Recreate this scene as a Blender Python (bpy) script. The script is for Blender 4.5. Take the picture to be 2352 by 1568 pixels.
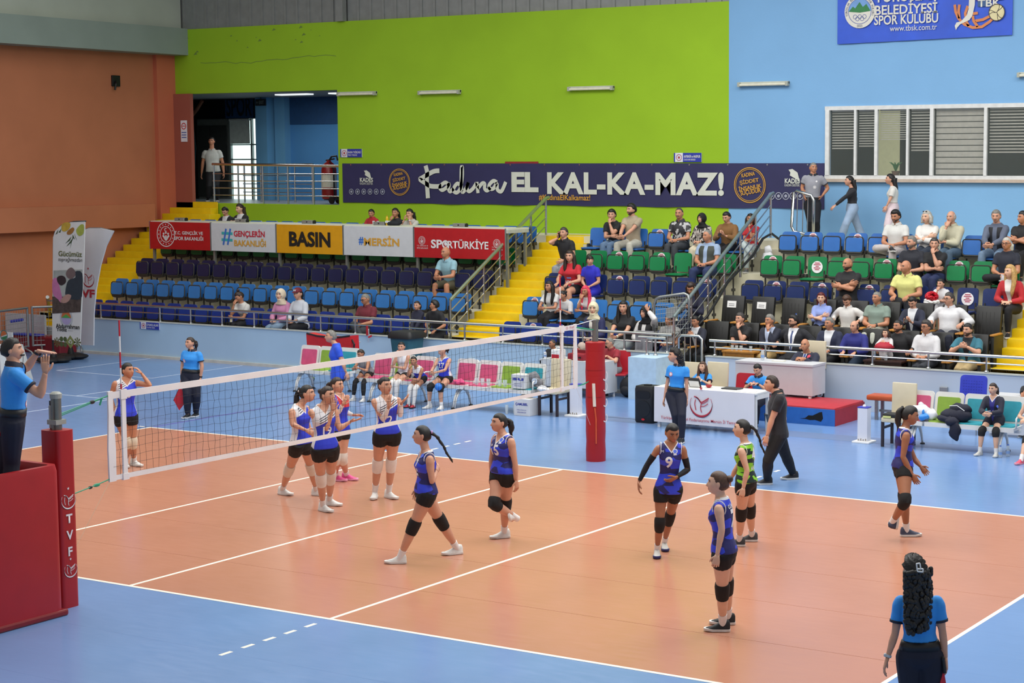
import bpy, bmesh, math, random
import numpy as np
from mathutils import Vector, Matrix
from mathutils.bvhtree import BVHTree
random.seed(7)
SC = bpy.context.scene
for o in list(bpy.data.objects): bpy.data.objects.remove(o)
COL = SC.collection
R90 = math.pi/2
# ---------------------------------------------------------------- camera (solved from the 18 x 9 m court and the net)
CQ = (15.451501, -14.317023, 4.828508, -0.532735, -0.097509, -0.001939, 4142.030356, 0.33247, -0.012905)
CP = np.array(CQ[:3]); yaw, pit, rol = CQ[3:6]; FOC = CQ[6]; PPX = 1176+CQ[7]*1000; PPY = 784+CQ[8]*1000
FW = np.array([math.sin(yaw)*math.cos(pit), math.cos(yaw)*math.cos(pit), math.sin(pit)])
_r = np.array([math.cos(yaw), -math.sin(yaw), 0.]); _u = np.cross(_r, FW)
RT = _r*math.cos(rol)+_u*math.sin(rol); UP = -_r*math.sin(rol)+_u*math.cos(rol)
cam = bpy.data.cameras.new('camera'); camo = bpy.data.objects.new('camera', cam); COL.objects.link(camo)
camo.matrix_world = Matrix(((RT[0],UP[0],-FW[0],CP[0]),(RT[1],UP[1],-FW[1],CP[1]),(RT[2],UP[2],-FW[2],CP[2]),(0,0,0,1)))
cam.sensor_width = 36; cam.lens = FOC/2352*36; cam.clip_end = 200
cam.shift_x = -(PPX-1176)/2352; cam.shift_y = (PPY-784)/2352
SC.camera = camo
# survey helpers: sight lines from the camera met with the floor (G), a wall plane y = const (Wy) or x = const (Wx)
def ray(u, v): return FW+RT*(u-PPX)/FOC-UP*(v-PPY)/FOC
def G(u, v, z=0.): d = ray(u, v); return CP+d*(z-CP[2])/d[2]
def Wy(u, v, y): d = ray(u, v); return CP+d*(y-CP[1])/d[1]
def Wx(u, v, x): d = ray(u, v); return CP+d*(x-CP[0])/d[0]
# ---------------------------------------------------------------- world, lamps, exposure
w = bpy.data.worlds.new('hall_daylight'); SC.world = w; w.use_nodes = True
bg = w.node_tree.nodes['Background']; bg.inputs[0].default_value = (.93,.97,1,1); bg.inputs[1].default_value = 0.36
def lamp(name, loc, sx, sy, e, rot=(0,0,0), col=(1,.98,.94)):
    l = bpy.data.lights.new(name, 'AREA'); l.shape = 'RECTANGLE'; l.size = sx; l.size_y = sy; l.energy = e; l.color = col
    o = bpy.data.objects.new(name, l); COL.objects.link(o); o.location = loc; o.rotation_euler = rot; return o
lamp('hall_lamp', (8, 4, 11), 10, 9, 1150)
lamp('hall_lamp', (-3, 5, 11), 10, 9, 900)
lamp('hall_lamp', (-14, 5, 11), 9, 9, 330)
lamp('hall_lamp', (8, 16, 11), 10, 5, 800)
lamp('hall_lamp', (-3, 16, 11), 10, 5, 750)
lamp('hall_lamp', (-14, 15, 11), 9, 5, 260)
SC.view_settings.view_transform = 'Standard'; SC.view_settings.look = 'None'
SC.view_settings.exposure = 0.2; SC.view_settings.gamma = 1; SC.view_settings.use_curve_mapping = False
# ---------------------------------------------------------------- materials
def lin(c):
    if isinstance(c, str):
        c = [int(c[i:i+2], 16)/255 for i in (0, 2, 4)]
    return tuple(x/12.92 if x <= .04045 else ((x+.055)/1.055)**2.4 for x in c)
MATS = {}
def mat(hexc, rough=.6, metal=0, var=.08, scale=8, bump=0, bscale=200, trans=0, alpha=1, emit=0, name=None, spec=.5, coat=0, sheen=0):
    key = (hexc, rough, metal, var, scale, bump, bscale, trans, alpha, emit, spec, coat, sheen)
    if key in MATS: return MATS[key]
    m = bpy.data.materials.new(name or 'finish_'+hexc); m.use_nodes = True
    nt = m.node_tree; b = nt.nodes['Principled BSDF']; c = lin(hexc)
    b.inputs['Roughness'].default_value = rough; b.inputs['Metallic'].default_value = metal
    b.inputs['Specular IOR Level'].default_value = spec; b.inputs['Coat Weight'].default_value = coat
    b.inputs['Sheen Weight'].default_value = sheen
    b.inputs['Transmission Weight'].default_value = trans; b.inputs['Alpha'].default_value = alpha
    if emit:
        b.inputs['Emission Color'].default_value = c+(1,); b.inputs['Emission Strength'].default_value = emit
    if var:
        tc = nt.nodes.new('ShaderNodeTexCoord'); n = nt.nodes.new('ShaderNodeTexNoise'); n.inputs['Scale'].default_value = scale
        n.inputs['Detail'].default_value = 3
        nt.links.new(tc.outputs['Object'], n.inputs['Vector'])
        r = nt.nodes.new('ShaderNodeValToRGB'); r.color_ramp.elements[0].position = .3; r.color_ramp.elements[1].position = .7
        r.color_ramp.elements[0].color = tuple(x*(1-var) for x in c)+(1,); r.color_ramp.elements[1].color = tuple(min(1, x*(1+var)) for x in c)+(1,)
        nt.links.new(n.outputs['Fac'], r.inputs['Fac']); nt.links.new(r.outputs['Color'], b.inputs['Base Color'])
    else: b.inputs['Base Color'].default_value = c+(1,)
    if bump:
        tc = nt.nodes.new('ShaderNodeTexCoord'); n = nt.nodes.new('ShaderNodeTexNoise'); n.inputs['Scale'].default_value = bscale
        nt.links.new(tc.outputs['Object'], n.inputs['Vector'])
        bp = nt.nodes.new('ShaderNodeBump'); bp.inputs['Strength'].default_value = bump; bp.inputs['Distance'].default_value = .01
        nt.links.new(n.outputs['Fac'], bp.inputs['Height']); nt.links.new(bp.outputs['Normal'], b.inputs['Normal'])
    MATS[key] = m; return m
STEEL = mat('c9cbc8', .22, 1, .05, 3, name='brushed_steel'); DARKST = mat('4a4a48', .5, .3, .1, name='dark_grey_metal')
WHITE = mat('e8e8e6', .5, var=.03, name='white_paint'); BLACK = mat('121214', .5, var=.1, name='black_plastic')
GALV = mat('9a9d9c', .35, .8, .12, 30, name='galvanised_steel')
# ---------------------------------------------------------------- mesh building
class M:
    def __init__(s): s.v = []; s.f = []; s.m = []; s.k = 0
    def add(s, vs, fs, k=None):
        b = len(s.v); s.v += [tuple(map(float, x)) for x in vs]; s.f += [tuple(b+i for i in f) for f in fs]; s.m += [s.k if k is None else k]*len(fs); return s
    def box(s, x0, x1, y0, y1, z0, z1, k=None, mt=None, bv=0):
        vs = [(x, y, z) for x in (x0, x1) for y in (y0, y1) for z in (z0, z1)]
        fs = [(0,1,3,2),(4,6,7,5),(0,4,5,1),(2,3,7,6),(0,2,6,4),(1,5,7,3)]
        if bv:
            bm = bmesh.new(); vv = [bm.verts.new(x) for x in vs]
            for f in fs: bm.faces.new([vv[i] for i in f])
            bmesh.ops.bevel(bm, geom=list(bm.edges), offset=bv, segments=2, affect='EDGES', profile=.5)
            bm.verts.index_update(); vs = [tuple(v.co) for v in bm.verts]; fs = [tuple(v.index for v in f.verts) for f in bm.faces]; bm.free()
        if mt is not None: vs = [tuple(mt @ Vector(v)) for v in vs]
        return s.add(vs, fs, k)
    def loft(s, rings, cap=True, k=None, closed=True):
        n = len(rings[0]); vs = [p for r in rings for p in r]; fs = []
        for i in range(len(rings)-1):
            for j in range(n if closed else n-1):
                a = i*n+j; b = i*n+(j+1) % n; fs.append((a, b, b+n, a+n))
        if cap: fs += [tuple(range(n-1, -1, -1)), tuple(range((len(rings)-1)*n, len(rings)*n))]
        return s.add(vs, fs, k)
    def tube(s, path, r, n=8, cap=True, k=None, ref=None, flat=1.):
        P = [Vector(p) for p in path]; L = len(P); rr = r if isinstance(r, (list, tuple)) else [r]*L; rings = []
        up = Vector(ref) if ref is not None else None
        for i in range(L):
            t = (P[min(i+1, L-1)]-P[max(i-1, 0)]); t = t.normalized() if t.length > 1e-9 else Vector((0,0,1))
            if up is None: up = Vector((0,0,1)) if abs(t.z) < .9 else Vector((1,0,0))
            a = up-t*up.dot(t); a = a.normalized() if a.length > 1e-6 else t.orthogonal().normalized()
            if ref is None: up = a
            b = t.cross(a); q = rr[i]; qa, qb = (q if isinstance(q, (tuple, list)) else (q, q*flat))
            rings.append([P[i]+a*math.cos(6.28318*j/n)*qa+b*math.sin(6.28318*j/n)*qb for j in range(n)])
        return s.loft(rings, cap, k)
    def ell(s, c, r, nu=12, nv=8, k=None, mt=None):
        vs = []; fs = []
        for i in range(nv+1):
            ph = math.pi*i/nv
            for j in range(nu):
                th = 6.28318*j/nu; vs.append(Vector((r[0]*math.sin(ph)*math.cos(th), r[1]*math.sin(ph)*math.sin(th), r[2]*math.cos(ph))))
        for i in range(nv):
            for j in range(nu):
                a = i*nu+j; b = i*nu+(j+1) % nu; fs.append((a, a+nu, b+nu, b))
        c = Vector(c); vs = [c+((mt @ v) if mt is not None else v) for v in vs]
        return s.add(vs, fs, k)
    def lathe(s, prof, c=(0,0,0), n=16, k=None, cap=True):
        return s.loft([[(c[0]+r*math.cos(6.28318*j/n), c[1]+r*math.sin(6.28318*j/n), c[2]+z) for j in range(n)] for r, z in prof], cap, k)
    def prism(s, poly, o, ax, ay, az, t, k=None):  # polygon in the plane o+ax*x+ay*y, pushed t along az
        o, ax, ay, az = map(Vector, (o, ax, ay, az)); n = len(poly)
        a = [o+ax*p[0]+ay*p[1] for p in poly]; b = [p+az*t for p in a]
        return s.add(a+b, [tuple(range(n-1, -1, -1)), tuple(range(n, 2*n))]+[(i, (i+1) % n, n+(i+1) % n, n+i) for i in range(n)], k)
    def quad(s, a, b, c, d, k=None): return s.add([a, b, c, d], [(0,1,2,3)], k)
def rrect(w, h, r, n=4, x=0, y=0):
    p = []
    for cx, cy, a0 in ((w/2-r, h/2-r, 0), (-w/2+r, h/2-r, 1), (-w/2+r, -h/2+r, 2), (w/2-r, -h/2+r, 3)):
        for i in range(n+1): a = (a0+i/n)*R90; p.append((x+cx+r*math.cos(a), y+cy+r*math.sin(a)))
    return p
def circ(r, n=24, x=0, y=0, ry=None): return [(x+r*math.cos(6.28318*i/n), y+(ry or r)*math.sin(6.28318*i/n)) for i in range(n)]
def arc_pts(r, a0, a1, n): return [(r*math.cos(a0+(a1-a0)*i/n), r*math.sin(a0+(a1-a0)*i/n)) for i in range(n+1)]
def mesh(name, m, mats, smooth=False):
    me = bpy.data.meshes.new(name); me.from_pydata(m.v, [], m.f)
    for x in (mats if isinstance(mats, (list, tuple)) else [mats]): me.materials.append(x)
    if any(m.m): me.polygons.foreach_set('material_index', m.m)
    if smooth: me.polygons.foreach_set('use_smooth', [True]*len(m.f))
    me.validate(); return me
def fixn(me):
    bm = bmesh.new(); bm.from_mesh(me); bmesh.ops.recalc_face_normals(bm, faces=bm.faces); bm.to_mesh(me); bm.free()
def ob(name, m, mats, parent=None, smooth=False, loc=None, world=False, auto=None, fix=True):
    if isinstance(m, M):
        if world and parent is not None:
            inv = mw(parent).inverted(); m.v = [tuple(inv @ Vector(p)) for p in m.v]
        m = mesh(name, m, mats, smooth or auto is not None)
        if fix: fixn(m)
        if auto is not None: m.set_sharp_from_angle(angle=math.radians(auto))
    o = bpy.data.objects.new(name, m); COL.objects.link(o)
    if parent is not None: o.parent = parent
    if loc is not None: o.location = loc
    return o
def mw(o):
    x = Matrix.LocRotScale(o.location, o.rotation_euler, o.scale)
    return mw(o.parent) @ x if o.parent is not None else x
def tag(o, label, cat, group=None, kind=None):
    if label: o['label'] = label
    if cat: o['category'] = cat
    if group: o['group'] = group
    if kind: o['kind'] = kind
    return o
def thing(name, label, cat, loc=(0,0,0), rz=0, group=None):
    o = bpy.data.objects.new(name, None); o.empty_display_size = .1; COL.objects.link(o); o.location = [float(x) for x in loc]; o.rotation_euler = (0,0,rz)
    return tag(o, label, cat, group)
def struct(name, m, mats, parent=None, **k):
    o = ob(name, m, mats, parent, **k)
    if parent is None: o['kind'] = 'structure'
    return o
def dup(root, loc, rz=0, label=None, group=None):
    r = root.copy(); COL.objects.link(r); r.location = loc; r.rotation_euler = (0,0,rz)
    if label: r['label'] = label
    if group: r['group'] = group
    for ch in root.children:
        c = ch.copy(); COL.objects.link(c); c.parent = r
        for g in ch.children:
            d = g.copy(); COL.objects.link(d); d.parent = c
    return r
# flat printed lettering: o = centre of the text box, ax = reading direction, ay = up
def text(s, o, ax, ay, w=None, h=None, mt=None, parent=None, bold=0, shear=0, name='lettering', space=1., align='C', lift=.004):
    cu = bpy.data.curves.new(name, 'FONT'); cu.body = s; cu.size = 1; cu.offset = bold; cu.shear = shear; cu.space_character = space
    cu.resolution_u = 3; cu.align_x = 'CENTER'
    t = bpy.data.objects.new(name, cu); COL.objects.link(t); dg = bpy.context.evaluated_depsgraph_get()
    me = bpy.data.meshes.new_from_object(t.evaluated_get(dg)); bpy.data.objects.remove(t); bpy.data.curves.remove(cu)
    n = len(me.vertices); co = np.zeros(n*3); me.vertices.foreach_get('co', co); co = co.reshape(-1, 3)
    lo, hi = co.min(0), co.max(0); sx = w/(hi[0]-lo[0]) if w else None; sy = h/(hi[1]-lo[1]) if h else None
    sx = sx or sy; sy = sy or sx
    ax = np.array(Vector(ax).normalized()); ay = np.array(Vector(ay).normalized()); az = np.cross(ax, ay)
    cx = {'C': (lo[0]+hi[0])/2, 'L': lo[0], 'R': hi[0]}[align]
    p = np.array(o)+np.outer((co[:,0]-cx)*sx, ax)+np.outer((co[:,1]-(lo[1]+hi[1])/2)*sy, ay)+az*lift
    if parent is not None:
        inv = np.array(mw(parent).inverted()); p = p @ inv[:3,:3].T+inv[:3,3]
    me.vertices.foreach_set('co', p.ravel()); me.materials.clear(); me.materials.append(mt); me.name = name
    ob_ = bpy.data.objects.new(name, me); COL.objects.link(ob_)
    if parent is not None: ob_.parent = parent
    return ob_
def ringpoly(m, o, ax, ay, az, r0, r1, t=.002, a0=0, a1=6.28318, n=32, k=None, ry=1.):
    for i in range(n):
        a = a0+(a1-a0)*i/n; b = a0+(a1-a0)*(i+1)/n
        m.prism([(r0*math.cos(a), r0*ry*math.sin(a)), (r1*math.cos(a), r1*ry*math.sin(a)), (r1*math.cos(b), r1*ry*math.sin(b)), (r0*math.cos(b), r0*ry*math.sin(b))], o, ax, ay, az, t, k)
def star(r, x=0, y=0, rot=R90): return [(x+(r if i % 2 == 0 else r*.42)*math.cos(rot+i*math.pi/5), y+(r if i % 2 == 0 else r*.42)*math.sin(rot+i*math.pi/5)) for i in range(10)]
def stroke(m, pts, wd, o, ax, ay, az, t=.002, k=None):  # a painted stroke of varying width
    n = len(pts); L = []; Rr = []
    for i in range(n):
        a = pts[max(i-1, 0)]; b = pts[min(i+1, n-1)]; dx, dy = b[0]-a[0], b[1]-a[1]; l = math.hypot(dx, dy) or 1
        q = (wd[i] if isinstance(wd, (list, tuple)) else wd)/2
        L.append((pts[i][0]-dy/l*q, pts[i][1]+dx/l*q)); Rr.append((pts[i][0]+dy/l*q, pts[i][1]-dx/l*q))
    for i in range(n-1): m.prism([L[i], L[i+1], Rr[i+1], Rr[i]], o, ax, ay, az, t, k)
def crv(Q, n=5):
    R = []
    for i in range(len(Q)-1):
        a, b, c, d = Q[max(i-1,0)], Q[i], Q[i+1], Q[min(i+2,len(Q)-1)]
        for k in range(n): s = k/n; R.append(tuple(.5*(2*b[j]+(c[j]-a[j])*s+(2*a[j]-5*b[j]+4*c[j]-d[j])*s*s+(3*b[j]-a[j]-3*c[j]+d[j])*s**3) for j in (0,1)))
    return R+[Q[-1]]
def emblem_ball(m, o, ax, ay, az, r, k=None):  # crescent round a volleyball with a small star above
    ringpoly(m, o, ax, ay, az, r*.97, r*1.0, a0=math.radians(150), a1=math.radians(390), n=30, k=k)
    for i in range(30):
        a = math.radians(165+210*i/30); b = math.radians(165+210*(i+1)/30); f = lambda q: r*(1-.17*math.sin(math.pi*(q-math.radians(165))/math.radians(210)))
        m.prism([(f(a)*math.cos(a), f(a)*math.sin(a)), (r*math.cos(a), r*math.sin(a)), (r*math.cos(b), r*math.sin(b)), (f(b)*math.cos(b), f(b)*math.sin(b))], o, ax, ay, az, .002, k)
    q = r
    for pts, wd in ((((-.62,.62),(-.3,.5),(0,.2),(.3,.32),(.68,.55)), .09), (((-.45,.6),(-.2,.38),(.02,.1),(.32,.18),(.62,.38)), .05), (((-.5,.38),(-.56,0),(-.45,-.45)), .06), (((.02,.1),(-.05,-.25),(.05,-.6)), .06), (((0,-.12),(.3,-.08),(.62,.12)), .05)):
        P = crv(pts); stroke(m, [(x*q, y*q) for x, y in P], wd*q, o, ax, ay, az, k=k)
    m.prism(star(r*.17, 0, r*1.28), o, ax, ay, az, .002, k)
def emblem_ministry(m, o, ax, ay, az, r, k=None):  # dotted round crest with a small crescent and three figures
    ringpoly(m, o, ax, ay, az, r*.93, r, n=28, k=k); ringpoly(m, o, ax, ay, az, r*.6, r*.65, n=24, k=k)
    for i in range(16): m.prism(star(r*.07, r*.79*math.cos(i*.3927), r*.79*math.sin(i*.3927)), o, ax, ay, az, .002, k)
    ringpoly(m, o, ax, ay, az, r*.11, r*.17, a0=.6, a1=5.6, n=10, k=k) if False else None
    for i in range(12):
        a = .7+4.9*i/12; b = .7+4.9*(i+1)/12
        m.prism([(r*(.1*math.cos(a)+.02), r*(.36+.1*math.sin(a))), (r*.15*math.cos(a), r*(.36+.15*math.sin(a))), (r*.15*math.cos(b), r*(.36+.15*math.sin(b))), (r*(.1*math.cos(b)+.02), r*(.36+.1*math.sin(b)))], o, ax, ay, az, .002, k)
    for sx in (-1, 0, 1):
        m.prism(circ(r*.09, 10, sx*r*.25, r*(.05 if sx else .12)), o, ax, ay, az, .002, k)
        stroke(m, [(sx*r*.34, -r*.08), (sx*r*.2, -r*.22), (sx*r*.06, -r*.5)], [r*.16, r*.16, r*.05], o, ax, ay, az, k=k)
XA, YA, ZA = (1,0,0), (0,1,0), (0,0,1); NY = (0,-1,0)

# ================================================================ THE HALL
FLR = [None, .38, .865, 1.35, 1.835, 2.32]          # tread height of seat rows 1..5
RIS = [None, 17.38, 18.2, 19.09, 19.98, 20.87, 21.76]  # front edge of each row's tread
SBY = [None, 18.07, 18.96, 19.85, 20.74, 21.63]     # seat back line of each row
WALLY = 23.3
def wet(name, hexc, rough, var, coat=0):
    m = mat(hexc, rough, 0, var, .6, 0, name=name, coat=coat); nt = m.node_tree; b = nt.nodes['Principled BSDF']
    tc = nt.nodes.new('ShaderNodeTexCoord'); mp = nt.nodes.new('ShaderNodeMapping'); mp.inputs['Scale'].default_value = (2.2, 9, 1)
    n = nt.nodes.new('ShaderNodeTexNoise'); n.inputs['Scale'].default_value = 1.5; n.inputs['Detail'].default_value = 4
    mr = nt.nodes.new('ShaderNodeMapRange'); mr.inputs['To Min'].default_value = rough-.06; mr.inputs['To Max'].default_value = rough+.1
    nt.links.new(tc.outputs['Object'], mp.inputs[0]); nt.links.new(mp.outputs[0], n.inputs['Vector']); nt.links.new(n.outputs['Fac'], mr.inputs[0]); nt.links.new(mr.outputs[0], b.inputs['Roughness'])
    bp = nt.nodes.new('ShaderNodeBump'); bp.inputs['Strength'].default_value = .05; bp.inputs['Distance'].default_value = .02
    nt.links.new(n.outputs['Fac'], bp.inputs['Height']); nt.links.new(bp.outputs['Normal'], b.inputs['Normal']); return m
ORANGEF = wet('orange_vinyl', 'be846a', .2, .05); BLUEF = wet('blue_vinyl', '6e91c2', .2, .05)
LINEM = mat('efe9da', .4, var=.04, name='court_line_tape'); SEAM = mat('f3e2d2', .3, var=0)
m = M(); m.box(-45, 22, -22, 26, -.3, -.003); floor = struct('floor', m, SEAM)
ys = [-1.5*i for i in range(12, 0, -1)]+[1.5*i for i in range(12)]
for y in ys:
    y1 = min(y+1.5, 17.3)
    if 0 <= y < 9:
        m = M(); m.box(-9, 9, y+.0045, y1-.0045, -.003, 0); ob('vinyl_roll', m, ORANGEF, floor)
        for a, b in ((-45, -9), (9, 22)): m = M(); m.box(a, b, y, y1-.001, -.003, 0); ob('vinyl_roll', m, BLUEF, floor)
    elif y < 17.3:
        m = M(); m.box(-45, 22, y, y1-.0015, -.003, 0); ob('vinyl_roll', m, BLUEF, floor)
def line(x0, x1, y0, y1, mt=LINEM, z=.0015): m = M(); m.box(min(x0,x1), max(x0,x1), min(y0,y1), max(y0,y1), 0, z); return ob('court_line', m, mt, floor)
line(-9, 9, 0, .05); line(-9, 9, 8.95, 9); line(-9, -8.95, .05, 8.95); line(8.95, 9, .05, 8.95)
line(-.025, .025, .05, 8.95); line(-3, -2.95, .05, 8.95); line(2.95, 3, .05, 8.95)
for s in (-2.975, 2.975):
    for i in range(5): line(s-.025, s+.025, -.2-.31*i-.16, -.2-.31*i); line(s-.025, s+.025, 9.2+.31*i, 9.36+.31*i)
for s in (-9.2, 9.2): line(s-.075, s+.075, 8.95, 9)
PALEB = mat('c9d6e8', .4, var=.02); line(-17.56, -17.52, 14.35, 17.2, PALEB); line(-14.53, -14.49, 14.35, 17.2, PALEB); line(-17.56, -14.49, 14.31, 14.35, PALEB)
line(-20, -12.55, 11.35, 11.39, PALEB); line(-12.57, -12.53, 4, 11.35, PALEB); line(-13.62, -13.58, 11.39, 13, PALEB)
VIOL = mat('5a5aa6', .4, var=.03); line(-8.99, -8.93, 9.05, 13.7, VIOL); GRYL = mat('6a80a6', .35, var=.04); line(-7.6, 14, 13.78, 14.38, GRYL)
REDL = mat('d8607a', .4); line(-2.5, -1.6, 14.2, 14.23, REDL)
# ---- back wall: green and blue plaster, grey cladding above, opening to the gallery at the green end
def plaster(hexc, var=.05, name=None):
    m = mat(hexc, .75, 0, var, .9, .15, 25, name=name, spec=.3); return m
GREEN = plaster('93bb24', .04, 'green_plaster'); BLUEW = plaster('7cacd6', .03, 'blue_plaster'); ORW = plaster('b4704f', .06, 'orange_plaster')
GREYM = mat('8d8f8b', .45, .3, .08, 5, name='grey_cladding'); BEIGEW = plaster('aab0a2', .05); GRNGREY = plaster('87938a', .06)
m = M(); m.box(-22.8, -16.65, 23.3, 23.6, 6.7, 8.5); m.box(-22.8, -16.65, 23.3, 23.6, 2.2, 3.62); m.box(-16.65, -4.75, 23.3, 23.6, 2.2, 8.5); wb = struct('wall_back', m, GREEN)
m = M(); m.box(-4.75, -2.25, 23.3, 23.6, 2.2, 8.9); m.box(-2.25, 14, 23.3, 23.6, 2.2, 4.4); m.box(-2.25, 14, 23.3, 23.6, 6.0, 8.9); m.box(6, 14, 23.3, 23.6, 4.4, 6.0); struct('wall_back_blue', m, BLUEW)
m = M(); m.box(-22.8, -16.6, 23.36, 23.5, 8.5, 13); m.box(-16.6, 14, 23.4, 23.5, 8.5, 13); wc = struct('wall_cladding', m, GREYM)
for i in range(88):
    x = -22.7+i*.42
    if x < 14: m = M(); m.box(x, x+.07, 23.33 if x < -16.6 else 23.37, 23.42, 8.5, 13); ob('cladding_rib', m, GREYM, wc)
for x in (-16.45,): m = M(); m.box(x-.12, x+.12, 23.2, 23.4, 8.5, 13); ob('cladding_post', m, GREYM, wc)
CRK = mat('6f8a3a', .9); m = M(); random.seed(3)
x, z = -21.6, 7.55
for i in range(26):
    nx, nz = x+.19, z+random.uniform(-.035, .04); m.prism([(x, z), (nx, nz), (nx, nz+.016), (x, z+.016)], (0, 23.299, 0), XA, ZA, NY, .002); x, z = nx, nz
for i in range(16):
    x = random.uniform(-22.6, -17.2); z = random.uniform(7.6, 8.4); s = random.uniform(.02, .08); m.prism([(x, z), (x+s*2, z+s*.3), (x+s, z+s)], (0, 23.299, 0), XA, ZA, NY, .002)
ob('plaster_crack', m, CRK, wb)
# ---- gallery behind the opening
INTB = plaster('4f8cc4'); INTD = mat('15171a', .5); DKB = mat('16395f', .6)
m = M(); m.box(-28.6, -16, 23.6, 29, 3.42, 3.62); struct('floor_gallery', m, mat('8c9299', .35, var=.05))
m = M(); m.box(-28.6, -16, 23.6, 29, 6.72, 6.8); struct('ceiling_gallery', m, mat('7d8588', .7))
for i in range(3):
    m = M(); m.box(-20.6+i*2, -19.4+i*2, 25.2, 25.5, 6.68, 6.72); ob('ceiling_light', m, mat('eef4f4', .3, emit=.8), tag(thing('ceiling_light_panel', ('ceiling light panel near the dark poster wall of the gallery', 'middle ceiling light panel over the gallery railing', 'ceiling light panel over the fire extinguisher in gallery')[i], 'ceiling light', (0,0,0)), None, None))
m = M(); m.box(-16.65, -16.6, 23.6, 29, 3.62, 6.72); struct('wall_gallery_right', m, INTB); m = M(); m.box(-28.6, -28.5, 23.6, 29, 3.62, 6.72); m.box(-28.6, -22.8, 23.5, 23.6, 3.4, 6.8); m.box(-28.6, -16.6, 28.6, 28.7, 3.5, 7); struct('wall_gallery_left', m, mat('3c4044', .7))
gy = 27.6
def gx(u): return float(Wy(u, 350, gy)[0])
def gz(v, u=560): return float(Wy(u, v, gy)[2])
m = M(); m.box(gx(588), -16.6, gy, gy+.2, 3.62, 6.72); struct('wall_gallery_back', m, INTB)
m = M(); m.box(gx(615), gx(640), gy-.5, gy, 3.62, 6.72); m.box(gx(645), gx(668), gy-.25, gy, 3.62, 6.72); struct('column_gallery', m, plaster('6aa6cf'))
m = M(); m.box(gx(668)+.02, -16.66, gy-.03, gy, gz(285, 740), 6.72); ob('painted_band', m, mat('1f4a78', .7)); bpy.data.objects['painted_band']['kind'] = 'structure'
m = M(); m.box(-28.5, gx(588), gy, gy+.1, gz(272), 6.72); m.box(-28.5, gx(452), gy, gy+.1, 3.62, gz(272)); struct('wall_gallery_poster', m, INTD)
gp = thing('wall_poster', 'dark sports poster with word SPOR above the gallery doors', 'poster', (0,0,0))
m = M(); m.box(gx(445), gx(588), gy-.03, gy-.005, gz(272), gz(226)); ob('poster_panel', m, mat('0c0e12', .4), gp)
m = M(); m.box(gx(522), gx(586), gy-.045, gy-.03, gz(271), gz(228)); ob('poster_block', m, mat('123f6c', .5), gp)
text('SPOR', (gx(554), gy-.05, gz(244)), XA, ZA, gx(584)-gx(526), gz(222)-gz(268), mat('0a1520', .5), gp, .02)
m = M(); m.tube([(gx(448), gy-.06, gz(262)), (gx(458), gy-.06, gz(250)), (gx(472), gy-.06, gz(228))], .06, 6); ob('poster_arm', m, mat('9a6a52', .6), gp)
m = M(); m.box(gx(452), gx(528), gy+.05, gy+.12, 3.62, gz(272)); door = struct('door_gallery', m, mat('6e7672', .5))
for a, b in ((453, 481), (484, 522)):
    m = M(); m.box(gx(a), gx(b), gy, gy+.06, 3.7, gz(287)); ob('door_leaf', m, mat('3a3f3e', .4), door)
    m = M(); m.box(gx(b)-.12, gx(b)-.06, gy-.04, gy, 4.5, 4.75); ob('door_handle', m, STEEL, door)
DAY = mat('dff4f0', .5, emit=1.5, var=.25, scale=1.2, name='daylight_glass')
wg = struct('window_1', M().box(gx(526), gx(590), gy+.12, gy+.16, 3.62, gz(273)), DAY)
for v in (332, 366, 400, 432): m = M(); m.box(gx(526), gx(590), gy+.04, gy+.12, gz(v)-.02, gz(v)+.02); ob('window_frame', m, mat('7d8a8a', .4), wg)
for u in (527, 576, 589): m = M(); m.box(gx(u)-.03, gx(u)+.03, gy+.03, gy+.12, 3.62, gz(273)); ob('window_frame', m, mat('7d8a8a', .4), wg)
bl = thing('roller_blind', 'pale roller blind half down over the bright gallery window', 'blind', (0,0,0))
m = M(); m.box(gx(529), gx(574), gy, gy+.02, gz(330), gz(275)); ob('fabric', m, mat('c5d2cc', .8), bl)
m = M(); m.tube([(gx(529), gy, gz(275)), (gx(574), gy, gz(275))], .04); ob('roller', m, mat('b9c4c0', .5), bl)
pc = thing('cardboard_figure', 'tall cut-out poster of a player beside the gallery door', 'poster', (gx(452), gy-.4, 3.62))
m = M(); m.prism([(-.3,.0),(.25,0),(.3,.9),(.38,1.6),(.3,2.2),(0,2.5),(-.3,2.4)], (0,0,0), XA, ZA, NY, .02); ob('board', m, mat('2a4a50', .5), pc)
m = M(); stroke(m, [(-.1,2.35),(.05,2.4),(.12,2.3),(0,2.2),(.14,2.1),(.05,1.98),(-.1,2.0)], .05, (0,-.03,0), XA, ZA, NY); ob('number', m, mat('e6efec', .5), pc)
m = M(); m.box(-.2, .3, -.03, -.02, .5, .95); ob('legs', m, mat('8a5b45', .6), pc)
ex = thing('exit_sign', 'small dark exit sign hanging under the gallery ceiling', 'sign', (gx(634), gy-.62, gz(238)))
m = M(); m.box(-.2, .2, -.03, .03, -.1, .1, bv=.01); ob('casing', m, mat('20262a', .4), ex)
m = M(); m.box(-.01, .01, -.01, .01, .1, 6.72-gz(238)); ob('hanger', m, DARKST, ex)
text('← EXIT', (gx(634), gy-.652, gz(238)), XA, ZA, .3, .1, mat('8fa0a0', .5), ex)
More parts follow.
